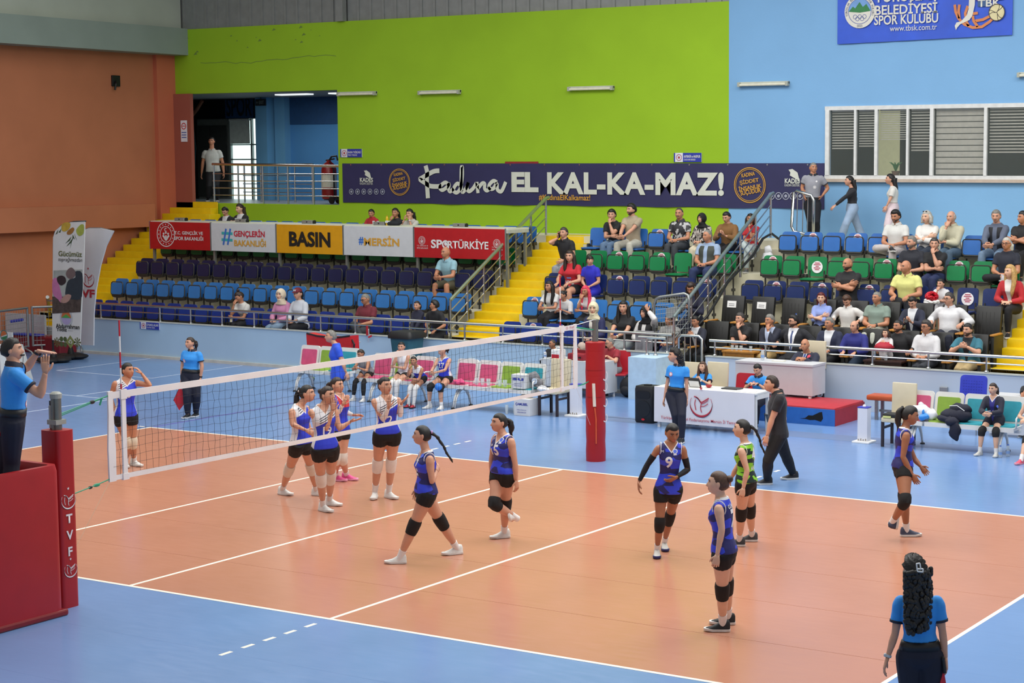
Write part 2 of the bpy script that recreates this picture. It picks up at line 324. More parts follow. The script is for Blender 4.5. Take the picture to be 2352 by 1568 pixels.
# fire extinguisher
fe = thing('fire_extinguisher', 'large red wheeled fire extinguisher at the gallery railing', 'extinguisher', Wy(757, 462, 24.4)*[1,1,0]+[0,0,3.62])
m = M(); m.lathe([(.16,.12),(.2,.14),(.21,.2),(.21,.95),(.17,1.08),(.07,1.16),(.05,1.2)], n=18); ob('cylinder', m, mat('8e1518', .3), fe, auto=40)
m = M(); m.lathe([(.215,.45),(.215,.8)], n=18, cap=False); ob('paper_label', m, mat('d5cfc0', .6), fe)
m = M(); m.tube([(.0,0,1.18),(.1,.0,1.3),(.28,0,1.32),(.32,0,1.2)], .025); m.tube([(-.1,0,1.2),(.2,0,1.24)], .02); ob('handle', m, BLACK, fe)
m = M(); m.tube([(.06,-.05,1.15),(.25,-.1,.95),(.26,-.1,.5),(.22,-.05,.2)], .022); ob('hose', m, BLACK, fe)
for s in (-1, 1): m = M(); m.tube([(.2,s*.14-.02,.1),(.2,s*.14+.02,.1)], .1, 14); ob('wheel', m, BLACK, fe)
m = M(); m.box(-.1,.24,-.12,.12,.1,.16); ob('foot_frame', m, DARKST, fe)
# ---- orange side wall with its grey beam and ledge
XL = -22.62
m = M(); m.box(-23.4, XL-.12, -6, 22.6, 0, 7.78); wl = struct('wall_left', m, ORW)
m = M(); m.box(-23.4, XL+.02, 22.6, 23.3, 2.9, 7.78); ob('wall_pier', m, plaster('bf694c', .04), wl)
m = M(); m.box(-23.4, XL+.22, -6, 22.2, 2.98, 3.62); ob('wall_ledge', m, ORW, wl)
m = M(); m.box(-23.4, XL+.55, -6, 23.3, 7.78, 8.52); struct('beam_left', m, GRNGREY)
m = M(); m.box(-24, XL+.3, -6, 23.3, 8.52, 13); struct('wall_left_upper', m, BEIGEW)
m = M(); m.box(-22.76, -21.95, 23.2, 23.32, 2.9, 6.7); struct('column_orange', m, plaster('9a5545', .05))
sp = thing('wall_speaker', 'small black wall bracket on the orange side wall', 'bracket', Wx(264, 185, XL-.12))
m = M(); m.box(0,.06,-.14,.14,-.16,.14,bv=.01); ob('plate', m, BLACK, sp)
m = M(); m.tube([(.05,-.02,-.02),(.14,-.1,-.1),(.14,-.14,-.26)], .03); ob('arm', m, BLACK, sp)
# no smoking sign on orange column
ns = thing('wall_notice', 'small white no smoking notice on the orange column', 'sign', Wy(423, 301, 23.19))
m = M(); m.box(-.12,.12,-.01,0,-.3,.3); ob('sheet', m, mat('dfe3ea', .5), ns)
m = M(); ringpoly(m, (0,-.012,.14), XA, ZA, NY, .07, .095, n=18); m.box(-.06,.06,-.014,-.01,.13,.15); ob('symbol', m, mat('c23a3a', .5), ns)
m = M(); [m.box(-.09,.09,-.014,-.01,-.05-.07*i,-.025-.07*i) for i in range(3)]; ob('lettering', m, mat('3a56a0', .5), ns)
# ---- strip lights on the back wall
for i, (u0, u1, v, l) in enumerate(((780,867,216,'strip light on green wall at the gallery opening'),(966,1060,213,'strip light on green wall, second from the gallery'),(1309,1412,204,'strip light on green wall nearest the blue paint'),(1699,1814,194,'strip light on the blue wall above the long banner'),(2340,2440,172,'strip light on the blue wall beside the club banner'))):
    a, b = Wy(u0, v, 23.3)[0], Wy(u1, v, 23.3)[0]; z = Wy((u0+u1)/2, v, 23.2)[2]
    t = thing('strip_light', 'unlit fluorescent '+l, 'light', ((a+b)/2, 23.3, z), 0, 'strip lights on the back wall'); L = (b-a)/2
    m = M(); m.box(-L, L, -.07, 0, .0, .07, bv=.01); ob('housing', m, mat('b9bcae', .5), t)
    m = M(); m.tube([(-L+.06,-.1,0),(L-.06,-.1,0)], .03, 10); ob('tube', m, mat('dcd9c4', .3), t)
    for s in (-1, 1): m = M(); m.box(s*(L-.03)-.03, s*(L-.03)+.03, -.13, -.02, -.04, .06); ob('end_cap', m, mat('a5a89a', .5), t)
# ---- internal window strip on the blue wall
wn = struct('window_2', M().box(-2.25, 6, 23.26, 23.34, 4.38, 4.46).box(-2.25, 6, 23.26, 23.34, 5.93, 6.02), mat('d4d6d4', .4))
WF = mat('d9dbd9', .35)
m = M(); m.box(-2.4, 6, 23.2, 23.3, 4.31, 4.38); ob('window_sill', m, mat('b9a99a', .5), wn)
us = [(1897,1906),(1963,1968),(2010,2017),(2083,2088),(2137,2145),(2261,2268),(2400,2408)]
wx = lambda u: float(Wy(u, 320, 23.3)[0])
for a, b in us: m = M(); m.box(wx(a), wx(b), 23.25, 23.33, 4.46, 5.93); ob('window_frame', m, WF, wn)
GLASS = mat('8a9490', .06, trans=0, alpha=.12, var=0, name='window_glass')
for i in range(len(us)-1):
    m = M(); m.box(wx(us[i][1]), wx(us[i+1][0]), 23.3, 23.306, 4.46, 5.93); ob('window_pane', m, GLASS, wn)
m = M(); m.box(-3, 6.5, 26.5, 26.6, 3.8, 6.6); m.box(-3, 6.5, 23.6, 26.6, 3.7, 3.8); m.box(-3, 6.5, 23.6, 26.6, 6.6, 6.7); m.box(-3.1, -3, 23.6, 26.6, 3.8, 6.6)
struct('wall_press_room', m, mat('3a3833', .8)); m = M(); m.box(Wy(2018,330,26.42)[0], Wy(2064,330,26.42)[0], 26.42, 26.5, 3.8, 6.6); struct('wall_press_room_lit', m, mat('d8d8a8', .8, emit=.35))  # lit stretch of the room wall, its brightness put in as glowing cream colour
m = M(); m.box(-1.5, -.4, 26.3, 26.45, 3.9, 6.2); ob('bookcase_panel', m, mat('35302a', .6)); tag(bpy.data.objects['bookcase_panel'], 'dark tall cabinet inside the room behind the window', 'cabinet')
m = M(); m.box(1.6, 2.6, 26.3, 26.45, 3.9, 6.3); ob('door_panel', m, mat('40342c', .6)); tag(bpy.data.objects['door_panel'], 'dark brown door inside the press room', 'door')
def blind(u0, u1, z0, z1, lab, n):
    t = thing('zebra_blind', lab, 'blind', (0,0,0), 0, None); a, b = wx(u0)+.02, wx(u1)-.02; h = (z1-z0)/n
    for i in range(n): m = M(); m.box(a, b, 23.38, 23.386, z0+i*h+.006, z0+(i+1)*h-.012 if n < 12 else z0+i*h+h*.52); ob('slat', m, mat('b4b1a6', .8), t)
    m = M(); m.tube([(a,23.39,z1+.03),(b,23.39,z1+.03)], .035); ob('roller', m, WF, t)
blind(1906, 1963, 5.05, 5.9, 'striped zebra blind half lowered in first window pane', 14); blind(1968, 2010, 5.1, 5.9, 'striped zebra blind in narrow second window pane', 14)
blind(2017, 2083, 5.25, 5.9, 'striped zebra blind high above the lit doorway pane', 13); blind(2145, 2261, 4.48, 5.9, 'closed pale zebra blind covering a whole window pane', 11); blind(2268, 2400, 4.95, 5.9, 'striped zebra blind above dark pane at picture edge', 14)
blind(2088, 2137, 5.0, 5.9, 'striped zebra blind in narrow pane before closed blind', 14)
lamp('press_room_lamp', (.2, 25, 6.55), 1.2, .4, 14)
lamp('gallery_fill_light', (-20, 25.4, 6.66), 2.5, .4, 45)  # gallery: fill light added to lift the dark interior
pp = thing('potted_plant', 'small green houseplant on the sill behind the glass', 'plant', (wx(2050), 23.5, 4.4))
m = M(); m.lathe([(.06,0),(.09,.14),(.1,.16)], n=12); ob('pot', m, mat('6b4a34', .7), pp)
for i in range(9):
    a = i*.7; m = M(); m.tube([(0,0,.14),(.06*math.cos(a),.06*math.sin(a),.3),(.16*math.cos(a),.1*math.sin(a),.36)], [.012,.02,.002], 5, flat=.3); ob('leaf', m, mat('2f6b2c', .5), pp)
# ---- stands: concrete treads, front parapet
CONC = mat('cdc8b0', .75, 0, .05, 2, .1, 30, name='painted_concrete')
for r in range(1, 6):
    m = M(); m.box(-22.6, 14, RIS[r], RIS[r+1] if r < 5 else 21.76, -.1 if r == 1 else FLR[r]-.6, FLR[r], bv=0)
    if r < 5: pass
    struct('floor_row', m, CONC)
m = M(); m.box(-22.6, 14, 21.76, 22.05, 2.0, 2.82); m.box(-22.6, 14, 22.05, 23.3, 2.2, 3.0); struct('floor_walkway', m, CONC)
WALLF = mat('aac6dd', .6, 0, .05, .7, .06, 20, name='front_wall_paint')
m = M(); m.box(-20.6, -2.75, 17.3, 17.38, 0, .88); wf = struct('wall_front', m, WALLF)
m = M(); m.box(-2.05, 14, 17.3, 17.38, 0, .87); wf2 = struct('wall_front_vip', m, mat('b9c6d6', .6, 0, .07, .6, name='front_wall_vip'))
m = M(); m.box(-22.6, -20.6, 17.3, 17.45, 0, .6); struct('wall_front_low', m, mat('b9c0c2', .6))
m = M(); m.box(-20.6, -2.75, 17.28, 17.4, .88, .905); struct('trim_1', m, mat('b9bdb6', .5)); m = M(); m.box(-2.05, 14, 17.28, 17.4, .87, .895); struct('trim_2', m, mat('b9bdb6', .5))
m = M(); m.box(-22, -2.9, 17.25, 17.3, 0, .07); struct('baseboard_front', m, mat('c6c3b8', .6, var=.12, scale=3))
for i in range(3): m = M(); m.box(-2.75, -2.05, 16.9+.25*i-.2, 17.45, 0, .16+.16*i); struct('trim_gate_step', m, CONC)
m = M(); m.box(-3.45, -2.8, 16.6, 17.3, 0, .86); struct('wall_gate_block', m, mat('b4cde0', .6))
# ---- yellow stairs
YEL = mat('e0bd08', .45, 0, .06, 5, .12, 60, name='yellow_step_paint')
def stair(name, x0, x1, k0, k1, ext):
    st = struct(name, M().box(x0+.05, x1-.05, 18.3, 18.4, .3, .5), CONC)
    for k in range(k0, k1):
        z = .872+.164*k; y = 18.2+.296*k; m = M(); e = ext if k % 3 == 0 and k >= 0 else 0
        m.box(x0, x1+e, y, min(y+(.62 if e == 0 else .45), 23.2), max(z-.34, 0), z, bv=.018); ob('step', m, YEL, st, auto=40)
stair('floor_stairs_1', -9.12, -8.0, 0, 14, .16); stair('floor_stairs_2', -22.6, -21.0, -3, 18, .22); stair('floor_stairs_3', 3.62, 5.4, 0, 14, 0)
for k in range(-3, 0):
    pass
tg = {'k': 0}
# ---- rails
def rail_run(name, label, x0, x1, zt, y, n, mids=1, group=None, zb=.9):
    t = thing(name, label, 'railing', (0,0,0), 0, group)
    m = M(); m.tube([(x0,y,zt),(x1,y,zt)], .032, 10); ob('top_rail', m, STEEL, t, auto=40)
    for i in range(mids): z = zb+(zt-zb)*(.55 if mids == 1 else (i+1)/(mids+1)); m = M(); m.tube([(x0,y,z),(x1,y,z)], .016, 8); ob('mid_rail', m, STEEL, t, auto=40)
    for i in range(n):
        x = x0+.12+(x1-x0-.24)*i/(n-1); m = M(); m.tube([(x,y,zb),(x,y,zt)], .022, 10); m.lathe([(.05,0),(.05,.012),(.03,.03)], (x,y,zb), 10); ob('post', m, STEEL, t, auto=40)
    return t
rail_run('front_railing', 'long steel railing on the parapet before the press seats', -20.5, -2.85, 1.27, 17.35, 18)
rail_run('front_railing', 'steel railing on the parapet before the black armchairs', -1.98, 12, 1.2, 17.35, 13)
def gate_hoop(x, h, lab):
    t = thing('gate_rail', lab, 'railing', (0,0,0))
    m = M(); m.tube([(x-.27,17.3,.5),(x-.27,17.3,h-.06),(x-.2,17.3,h),(x+.2,17.3,h),(x+.27,17.3,h-.06),(x+.27,17.3,.5)], .028, 10); ob('hoop', m, STEEL, t, auto=40)
    for s in (-.13, .0, .13): m = M(); m.tube([(x+s,17.3,.5),(x+s,17.3,h)], .012); ob('bar', m, STEEL, t)
gate_hoop(-2.4, 1.28, 'steel hoop gate beside the black armchairs')
t = thing('gate_rail', 'low steel rail by the grey towel and grey mesh gate', 'railing', (0,0,0))
m = M(); m.tube([(-3.5,17.1,1.22),(-2.85,17.1,1.22)], .03, 10); ob('top_rail', m, STEEL, t, auto=40)
for x in (-3.3, -3.1): m = M(); m.tube([(x,17.1,.86),(x,17.1,1.2)], .024); m.lathe([(.05,0),(.05,.012),(.03,.03)], (x,17.1,.86), 10); ob('post', m, STEEL, t)
def stair_rail(name, label, x, y0, z0, y1, z1, npost, colr, topdrop=.88):
    t = thing(name, label, 'railing', (0,0,0)); f = lambda y: z0+(z1-z0)*(y-y0)/(y1-y0)
    m = M(); m.tube([(x,y0,f(y0)),(x,y1,f(y1)),(x,y1+.12,f(y1)+.02)], .04, 10); ob('top_rail', m, colr, t, auto=40)
    for d in (.24, .46, .66): m = M(); m.tube([(x,y0,f(y0)-d),(x,y1,f(y1)-d)], .014, 6); ob('bar', m, STEEL, t)
    for i in range(npost):
        y = y0+(y1-y0)*i/(npost-1); m = M(); m.tube([(x,y,f(y)-topdrop-.02),(x,y,f(y))], .026, 8); ob('post', m, STEEL, t, auto=40)
stair_rail('stair_railing', 'greenish steel handrail rising beside the yellow stairs', -9.0, 18.05, 1.7, 21.9, 3.9, 7, mat('aab595', .3, .8), .86)
stair_rail('stair_railing', 'grey handrail rising beside the black armchairs', -2.9, 17.5, 1.62, 21.85, 4.05, 7, mat('8c9a9a', .35, .7), .95)
t = thing('cable', 'black cable running down the treads beside grey handrail', 'cable', (0,0,0))
m = M(); m.tube([Wy(1788,548,22.3),Wy(1772,536,21.9),Wy(1752,548,21.4),Wy(1730,585,20.9),Wy(1700,618,20.4),Wy(1670,650,19.7),Wy(1650,685,19.2),Wy(1625,725,18.6),Wy(1600,752,18.3)], .03, 6); ob('sheath', m, BLACK, t, smooth=True)
# walkway hoop barrier next to the guard, gallery railing, white rod
t = thing('hoop_barrier', 'bent steel hoop barrier standing beside the grey shirted guard', 'barrier', (0,0,0)); Y = 22.2
P = [Wy(u, v, Y) for u, v in ((1868,552),(1869,460),(1864,449),(1830,438),(1823,441),(1818,520),(1824,532),(1850,538))]
m = M(); m.tube(P, .035, 10); ob('hoop', m, STEEL, t, smooth=True)
for u in (1832, 1845, 1856): m = M(); m.tube([Wy(u, 444+(u-1832)*.3, Y), Wy(u-2, 530+(u-1832)*.3, Y)], .012); ob('bar', m, STEEL, t)
t = thing('gallery_railing', 'steel railing along the edge of the upper gallery', 'railing', (0,0,0)); y = 23.45
m = M(); m.tube([(-21.4,y,4.72),(-16.7,y,4.66)], .035, 10); ob('top_rail', m, STEEL, t)
for i in range(4): z = 3.85+.2*i; m = M(); m.tube([(-21.4,y,z),(-16.7,y,z)], .013); ob('bar', m, STEEL, t)
for i in range(6): x = -21.35+i*.92; m = M(); m.tube([(x,y,3.6),(x,y,4.7)], .025); ob('post', m, STEEL, t)
t = thing('gallery_railing', 'second steel railing further inside the gallery', 'railing', (0,0,0)); y = 25.2
m = M(); m.tube([(-21.9,y,4.7),(-19.2,y,4.7)], .035, 10); ob('top_rail', m, STEEL, t)
for i in range(3): z = 3.9+.24*i; m = M(); m.tube([(-21.9,y,z),(-19.2,y,z)], .013); ob('bar', m, STEEL, t)
for i in range(5): x = -21.85+i*.65; m = M(); m.tube([(x,y,3.6),(x,y,4.7)], .025); ob('post', m, STEEL, t)
# ================================================================ STADIUM SEATS
COLS = {'navy': '182a5e', 'sky': '3478be', 'dark': '181f45', 'green': '0f7a45', 'blue': '326ab4', 'row1': '1a3488'}
RIMD = mat('3c3b38', .5, .2)
STK = mat('e6e2e4', .5, var=0); STR = mat('b8405a', .5, var=0)
seat_meshes = {}
def shell(w, h, r, t, lean, z0, y0, bow=.02):
    m = M(); P = rrect(w, h, r, 4, 0, h/2); n = len(P); fr = []; bk = []
    for x, z in P:
        y = y0+lean*(z/h)+bow*(1-(2*x/w)**2); fr.append((x, y, z0+z)); bk.append((x, y+t, z0+z))
    c0 = (0, y0+lean*.5+bow, z0+h/2); c1 = (0, y0+lean*.5+bow+t, z0+h/2)
    m.add(fr+bk+[c0, c1], [(i, (i+1) % n, n+(i+1) % n, n+i) for i in range(n)]+[((i+1) % n, i, 2*n) for i in range(n)]+[(n+i, n+(i+1) % n, 2*n+1) for i in range(n)]); return m
def seat_proto(colr, state):
    k = (colr, state)
    if k in seat_meshes: return seat_meshes[k]
    c = mat(COLS[colr], .38, 0, .06, 4, name='seat_plastic_'+colr); L = []
    def put(n, m, mt, auto=35): me = mesh(n, m, mt, True); fixn(me); me.set_sharp_from_angle(angle=math.radians(auto)); L.append((n, me))
    put('backrest', shell(.44, .42, .07, .03, .05, .49, -.06), c)
    if state == 'folded':
        put('seat_pan', shell(.385, .3, .055, .025, .03, .515, -.225, .012), c)
        m = M(); P = [(x*1.0, z) for x, z in rrect(.42, .335, .065, 4, 0, .15)]
        m.tube([(x, -.205+.03*z/.4, .515+z) for x, z in P]+[(P[0][0], -.205+.03*P[0][1]/.4, .515+P[0][1])], .014, 5, cap=False); put('pan_rim', m, RIMD)
        m = M(); m.prism([(-.19,.48),(-.16,.44),(0,.415),(.16,.44),(.19,.48),(.19,.53),(-.19,.53)], (0,-.2,0), XA, ZA, YA, .1); put('pan_underside', m, RIMD)
    else:
        m = M(); P = rrect(.44, .42, .06, 4, 0, -.28); m.prism(P, (0,0,.435), XA, YA, ZA, .028); put('seat_pan', m, c)
        m = M(); m.box(-.2,.2,-.45,-.1,.40,.437); put('pan_underside', m, RIMD)
    for s in (-1, 1):
        m = M(); m.box(s*.17-.014, s*.17+.014, -.06, -.03, 0, .62); m.box(s*.17-.03, s*.17+.03, -.09, -.0, .1, .16); put('leg', m, RIMD)
        m = M(); m.box(s*.225-.02, s*.225+.02, -.16, -.02, .46, .54, bv=.01); put('hinge', m, RIMD)
    seat_meshes[k] = L; return L
def seat_sticker(full):
    k = ('sticker', full)
    if k not in seat_meshes:
        m = M(); z0 = .69 if full else .8; R = .13 if full else .1
        f = lambda z: -.06+.05*(z-.45)/.46
        P = circ(R, 20); m.prism(P, (0, f(z0)-.002, z0), XA, (0,.11,.99), NY, .003)
        for i in range(5 if full else 3):
            hw = R*(.45, .62, .3, .6, .4)[i]; zz = z0+R*.6-i*R*.27; m.box(-hw, hw, f(zz)-.008, f(zz)-.0055, zz, zz+R*.14, k=1)
        seat_meshes[k] = mesh('sticker', m, [STK, STR])
    return seat_meshes[k]
NUMW = ['first','second','third','fourth','fifth','sixth','seventh','eighth','ninth','tenth','eleventh','twelfth','thirteenth','fourteenth','fifteenth','sixteenth','seventeenth','eighteenth','nineteenth','twentieth','twenty-first']
CNAME = {'navy': 'navy', 'sky': 'light blue', 'dark': 'dark navy', 'green': 'green', 'blue': 'blue', 'row1': 'royal blue'}
ALLSEATS = []
def seat(row, x, colr, state, label, group, sticker=None):
    t = thing('stadium_seat', label, 'seat', (x, SBY[row], FLR[row]), 0, group)
    for n, me in seat_proto(colr, state):
        o = bpy.data.objects.new(n, me); COL.objects.link(o); o.parent = t
    if sticker: o = bpy.data.objects.new('sticker', seat_sticker(sticker == 'full')); COL.objects.link(o); o.parent = t
    return t
SECT = {'press': (-20.3, .5495, 21), 'middle': (-7.32, .56, 8), 'vip': (-2.27, .535, 11)}
SWHERE = {'press': 'from the orange wall', 'middle': 'from the yellow stairs', 'vip': 'from the grey handrail'}
ROWN = {1: 'front', 2: 'second', 3: 'third', 4: 'fourth', 5: 'back'}
SROWS = [('press', 1, 'row1', 0), ('press', 2, 'sky', 0), ('press', 3, 'dark', 0), ('press', 4, 'green', 0), ('press', 5, 'blue', 0),
         ('middle', 1, 'row1', 0), ('middle', 2, 'sky', 0), ('middle', 3, 'navy', 0), ('middle', 4, 'green', 0), ('middle', 5, 'blue', 0), ('vip', 3, 'navy', 0), ('vip', 4, 'green', 0), ('vip', 5, 'blue', 0)]
OPEN = {('middle',5,0),('vip',4,2),('middle',4,5),('vip',3,9)}; STICK = {('middle',2,0),('middle',1,1),('middle',4,2),('middle',4,4),('middle',3,3),('middle',5,3),('middle',3,7),('vip',5,1),('vip',5,3),('vip',4,0),('vip',4,5),('vip',3,1),('vip',3,3),('vip',3,5),('vip',4,8)}; FULLS = {('vip',4,2),('vip',3,9)}
def build_seats(occupied):
    for sec, row, colr, _ in SROWS:
        x0, p, n = SECT[sec]
        for i in range(n):
            k = (sec, row, i); oc = k in occupied; op = oc or k in OPEN
            st = 'full' if k in FULLS else ('top' if k in STICK and not oc else None)
            lab = '%s %s seat, %s %s in the %s %s row' % (CNAME[colr], 'occupied' if oc else 'tipped-down' if op else 'tip-up', NUMW[i], SWHERE[sec], ROWN[row], {'press': 'press-stand', 'middle': 'middle', 'vip': 'honour-stand'}[sec])
            if st: lab = 'stickered '+lab
            seat(row, x0+p*i, colr, 'open' if op else 'folded', lab, '%s seats of the %s %s row' % (CNAME[colr], {'press': 'press stand', 'middle': 'middle stand', 'vip': 'honour stand'}[sec], ROWN[row]), st)

# ================================================================ BANNERS, SIGNS, PRESS DESK
def wtext(s, u0, v0, u1, v1, Y, mt, parent, bold=0., shear=0., space=1., lift=.006):
    uc, vc = (u0+u1)/2, (v0+v1)/2; a, b = Wy(u0, vc, Y), Wy(u1, vc, Y); t, d = Wy(uc, v0, Y), Wy(uc, v1, Y)
    ax = (b[0]-a[0], 0, 0)
    return text(s, ((a[0]+b[0])/2, Y, (t[2]+d[2])/2), ax, ZA, b[0]-a[0], t[2]-d[2], mt, parent, bold, shear, 'lettering', space, 'C', lift)
NAVYB = mat('2b2b55', .55, 0, .1, 1.5, .2, 4, name='navy_banner_cloth'); CREAM = mat('cfd3c8', .6, var=.03); GOLD = mat('cf9a35', .6, var=.03)
t = thing('long_banner', 'long navy banner reading Kadına EL KAL-KA-MAZ across green wall', 'banner', (0,0,0)); Y = 23.28
x0, x1 = -16.5, -2.26
m = M(); N = 48
fr = []; 
for i in range(N+1):
    x = x0+(x1-x0)*i/N; s = .008*math.sin(i*1.7)+.012*abs(math.sin(i*.6)); fr.append([(x, Y-s, 3.69+.012*math.sin(i*.9)), (x, Y-.004, 4.2), (x, Y-.002, 4.735-.006*abs(math.sin(i*1.1))), (x, Y+.012, 4.735), (x, Y+.012, 3.69)])
m.loft(fr, True); ob('cloth', m, NAVYB, t, auto=40)
m = M(); m.box(Wy(1160,372,Y)[0], Wy(1236,372,Y)[0], Y+.0, Y+.012, 4.73, 4.78); ob('red_edge', m, mat('8e2222', .6), t)
for i in range(14): m = M(); m.tube([(x0+.3+i*1.04, Y-.012, 4.7), (x0+.3+i*1.04, Y+.01, 4.7)], .02, 8); ob('eyelet', m, STEEL, t)
Yt = Y-.022; m = M(); O = lambda u, v: tuple(Wy(u, v, Yt))
sc = float(Wy(1000,420,Yt)[0]-Wy(900,420,Yt)[0])/100
def sp(P): return [((780+u/4.276), 365+v/4.276) for u, v in P]
def brush(P, wd):
    Q = [Wy(u, v, Yt) for u, v in sp(P)]; Q = [(float(q[0]), float(q[2])) for q in Q]; R = []
    for i in range(len(Q)-1):  # smooth through the points
        p0, p1, p2, p3 = Q[max(i-1,0)], Q[i], Q[i+1], Q[min(i+2,len(Q)-1)]
        for k in range(4):
            s = k/4; R.append(tuple(.5*((2*p1[j])+(-p0[j]+p2[j])*s+(2*p0[j]-5*p1[j]+4*p2[j]-p3[j])*s*s+(-p0[j]+3*p1[j]-3*p2[j]+p3[j])*s**3) for j in (0,1)))
    R.append(Q[-1]); stroke(m, R, wd, (0,Yt,0), XA, ZA, NY, .002)
brush([(845,65),(860,130),(858,200),(860,270),(868,385)], .13); brush([(980,115),(930,120),(870,150),(810,185),(790,200),(840,235),(890,265),(960,270),(1000,265)], .12)
brush([(1075,255),(1040,230),(1000,255),(985,285),(1010,305),(1050,280),(1078,245),(1070,290),(1085,320),(1120,290)], .1)
brush([(1190,265),(1160,240),(1130,270),(1118,310),(1150,330),(1185,290),(1205,180),(1205,80),(1195,100),(1195,250),(1205,325),(1240,290),(1265,230)], .1)
brush([(1265,230),(1250,280),(1270,318),(1310,290),(1345,235)], .1); brush([(1348,225),(1360,335)], .1); brush([(1358,290),(1400,240),(1425,245),(1425,290),(1450,310),(1480,280)], .1)
brush([(1545,230),(1510,215),(1470,255),(1475,290),(1510,290),(1545,240),(1550,300),(1585,320),(1610,280),(1632,225)], .1)
ob('brush_lettering', m, CREAM, t)
wtext('EL', 1175, 395, 1237, 441, Yt, CREAM, t, .05); wtext('KAL-KA-MAZ!', 1257, 395, 1663, 448, Yt, CREAM, t, .038, 0, 1.06)
wtext('#KadınaElKalkamaz!', 1238, 447, 1356, 461, Yt, GOLD, t, .012)
for cx, cy, r in ((917.5,418,24.5),(1722,425,31.5)):
    o = Wy(cx, cy, Yt); R = r*sc*(1 if cx < 1000 else .92); m = M(); A = Vector((math.cos(.16),0,math.sin(.16))); B = Vector((-math.sin(.16),0,math.cos(.16)))
    ringpoly(m, o, A, B, NY, R*.95, R*1.0, n=36); ringpoly(m, o, A, B, NY, R*.87, R*.9, n=36); ob('stamp_ring', m, GOLD, t)
    for s, q, h, wd in (('ŞİDDET',.22,.34,1.22),('İNSANLIK',-.1,.3,1.45),('SUÇUDUR',-.4,.32,1.3),('KADINA',.6,.22,.85)):
        text(s, Vector(o)+B*R*q, A, B, R*wd, R*h, GOLD, t, .02)
for k, (u, v, ex) in enumerate(((842,410,0),(1820,412,1))):
    q = 1 if k == 0 else 1.15; wtext('KADES', u-15*q, v-2*q, u+15*q, v+8*q, Yt, CREAM, t, .03); wtext('KADIN DESTEK', u-15*q, v+9*q, u+15*q, v+14*q, Yt, CREAM, t)
    m = M(); o = Wy(u, v-8*q, Yt); s = sc*q; m.prism([(-6*s,8*s),(0,9*s),(8*s,4*s),(10*s,-3*s),(12*s,-8*s),(6*s,-5*s),(0,-2*s),(-4*s,0),(-3*s,4*s)], o, XA, ZA, NY, .002); ob('hand_mark', m, CREAM, t)
    m = M()
    for i in range(6): o = Wy(u-35*q+14.3*i*q+(0 if k == 0 else -8), 440+(0 if k == 0 else 10), Yt); ringpoly(m, o, XA, ZA, NY, 4.2*s, 5.4*s, n=16); m.prism(circ(2.4*s, 8), o, XA, ZA, NY, .002)
    ob('round_seal', m, mat('9a9fb0', .6), t)
# small signs on the wall
def wsign(u0, v0, u1, v1, Y, lab, l1, l2):
    t = thing('wall_sign', lab, 'sign', (0,0,0)); a, b = Wy(u0, (v0+v1)/2, Y), Wy(u1, (v0+v1)/2, Y); zt, zb = Wy((u0+u1)/2, v0, Y)[2], Wy((u0+u1)/2, v1, Y)[2]
    L = b[0]-a[0]; h = zt-zb; m = M(); m.box(a[0], b[0], Y-.02, Y, zb, zt); ob('plate', m, mat('d9dbe6', .4), t)
    m = M(); m.box(a[0]+L*.33, b[0], Y-.025, Y-.02, zb, zt); m.box(a[0], a[0]+L*.04, Y-.025, Y-.02, zb, zt); ob('blue_field', m, mat('2c3aa0', .4), t)
    m = M(); o = (a[0]+L*.185, Y-.023, (zb+zt)/2); ringpoly(m, o, XA, ZA, NY, h*.3, h*.36, n=20); m.prism(circ(h*.14, 10), o, XA, ZA, NY, .002); ob('crest', m, mat('b04a52', .5), t)
    text(l1, (a[0]+L*.665, Y-.026, zb+h*.64), XA, ZA, L*.6, h*.34, WHITE, t, .01); text(l2, (a[0]+L*.58, Y-.026, zb+h*.26), XA, ZA, L*.42, h*.18, WHITE, t)
wsign(783, 342, 832, 361, 23.29, 'small press tribune sign on green wall by the gallery opening', 'BASIN TRİBÜNÜ', 'PRESS TRIBUNE')
wsign(1549, 351, 1612, 372, 23.29, 'small coach and referees sign above the long navy banner', 'ANTRENÖR ve HAKEMLER', 'COACH AND REFEREES')
wsign(323, 740, 367, 756, 17.29, 'small player area sign on light blue front wall', 'OYUNCU ALANI', 'PLAYER AREA')
# club banner, upper corner of the blue wall
t = thing('club_banner', 'blue sports club banner hung high on the blue wall', 'banner', (0,0,0)); Y = 23.27
m = M(); fr = []
for i in range(25):
    x = -1.95+4.11*i/24; s = .03*math.sin(i*.8); fr.append([(x, Y-.01-abs(s)*.4, 7.41+.0*i+.06*i/24), (x, Y-.012-s*.3, 8.4), (x, Y-.01, 9.5), (x, Y, 9.5), (x, Y, 7.41+.06*i/24)])
m.loft(fr, True); ob('cloth', m, mat('2a55c8', .5, 0, .12, 2, .3, 3), t, auto=40); Yt = Y-.04
WB = mat('d7d6ca', .6, var=.02); ORG = mat('cf7f4a', .6)
def tl(s, u0, v0, u1, v1, mt=WB, bold=.02): return wtext(s, u0, v0, u1, v1, Yt, mt, t, bold)
tl('TOROSLAR', 2010, -28, 2152, 3); tl('BELEDİYESİ', 2010, 2, 2153, 32); tl('SPOR KULÜBÜ', 2008, 28, 2155, 55); tl('www.tbsk.com.tr', 2044, 57, 2152, 70, WB, .0)
o = Wy(1975, 26, Yt); s = 28*sc*.93; m = M(); m.prism(circ(s, 32), o, XA, ZA, NY, .002); ob('crest_disc', m, WB, t)
m = M(); m.prism(arc_pts(s*.74, 0, math.pi, 16), Vector(o)+Vector((0,-.003,0)), XA, ZA, NY, .002); ob('crest_sky', m, mat('6f9bd0', .6), t)
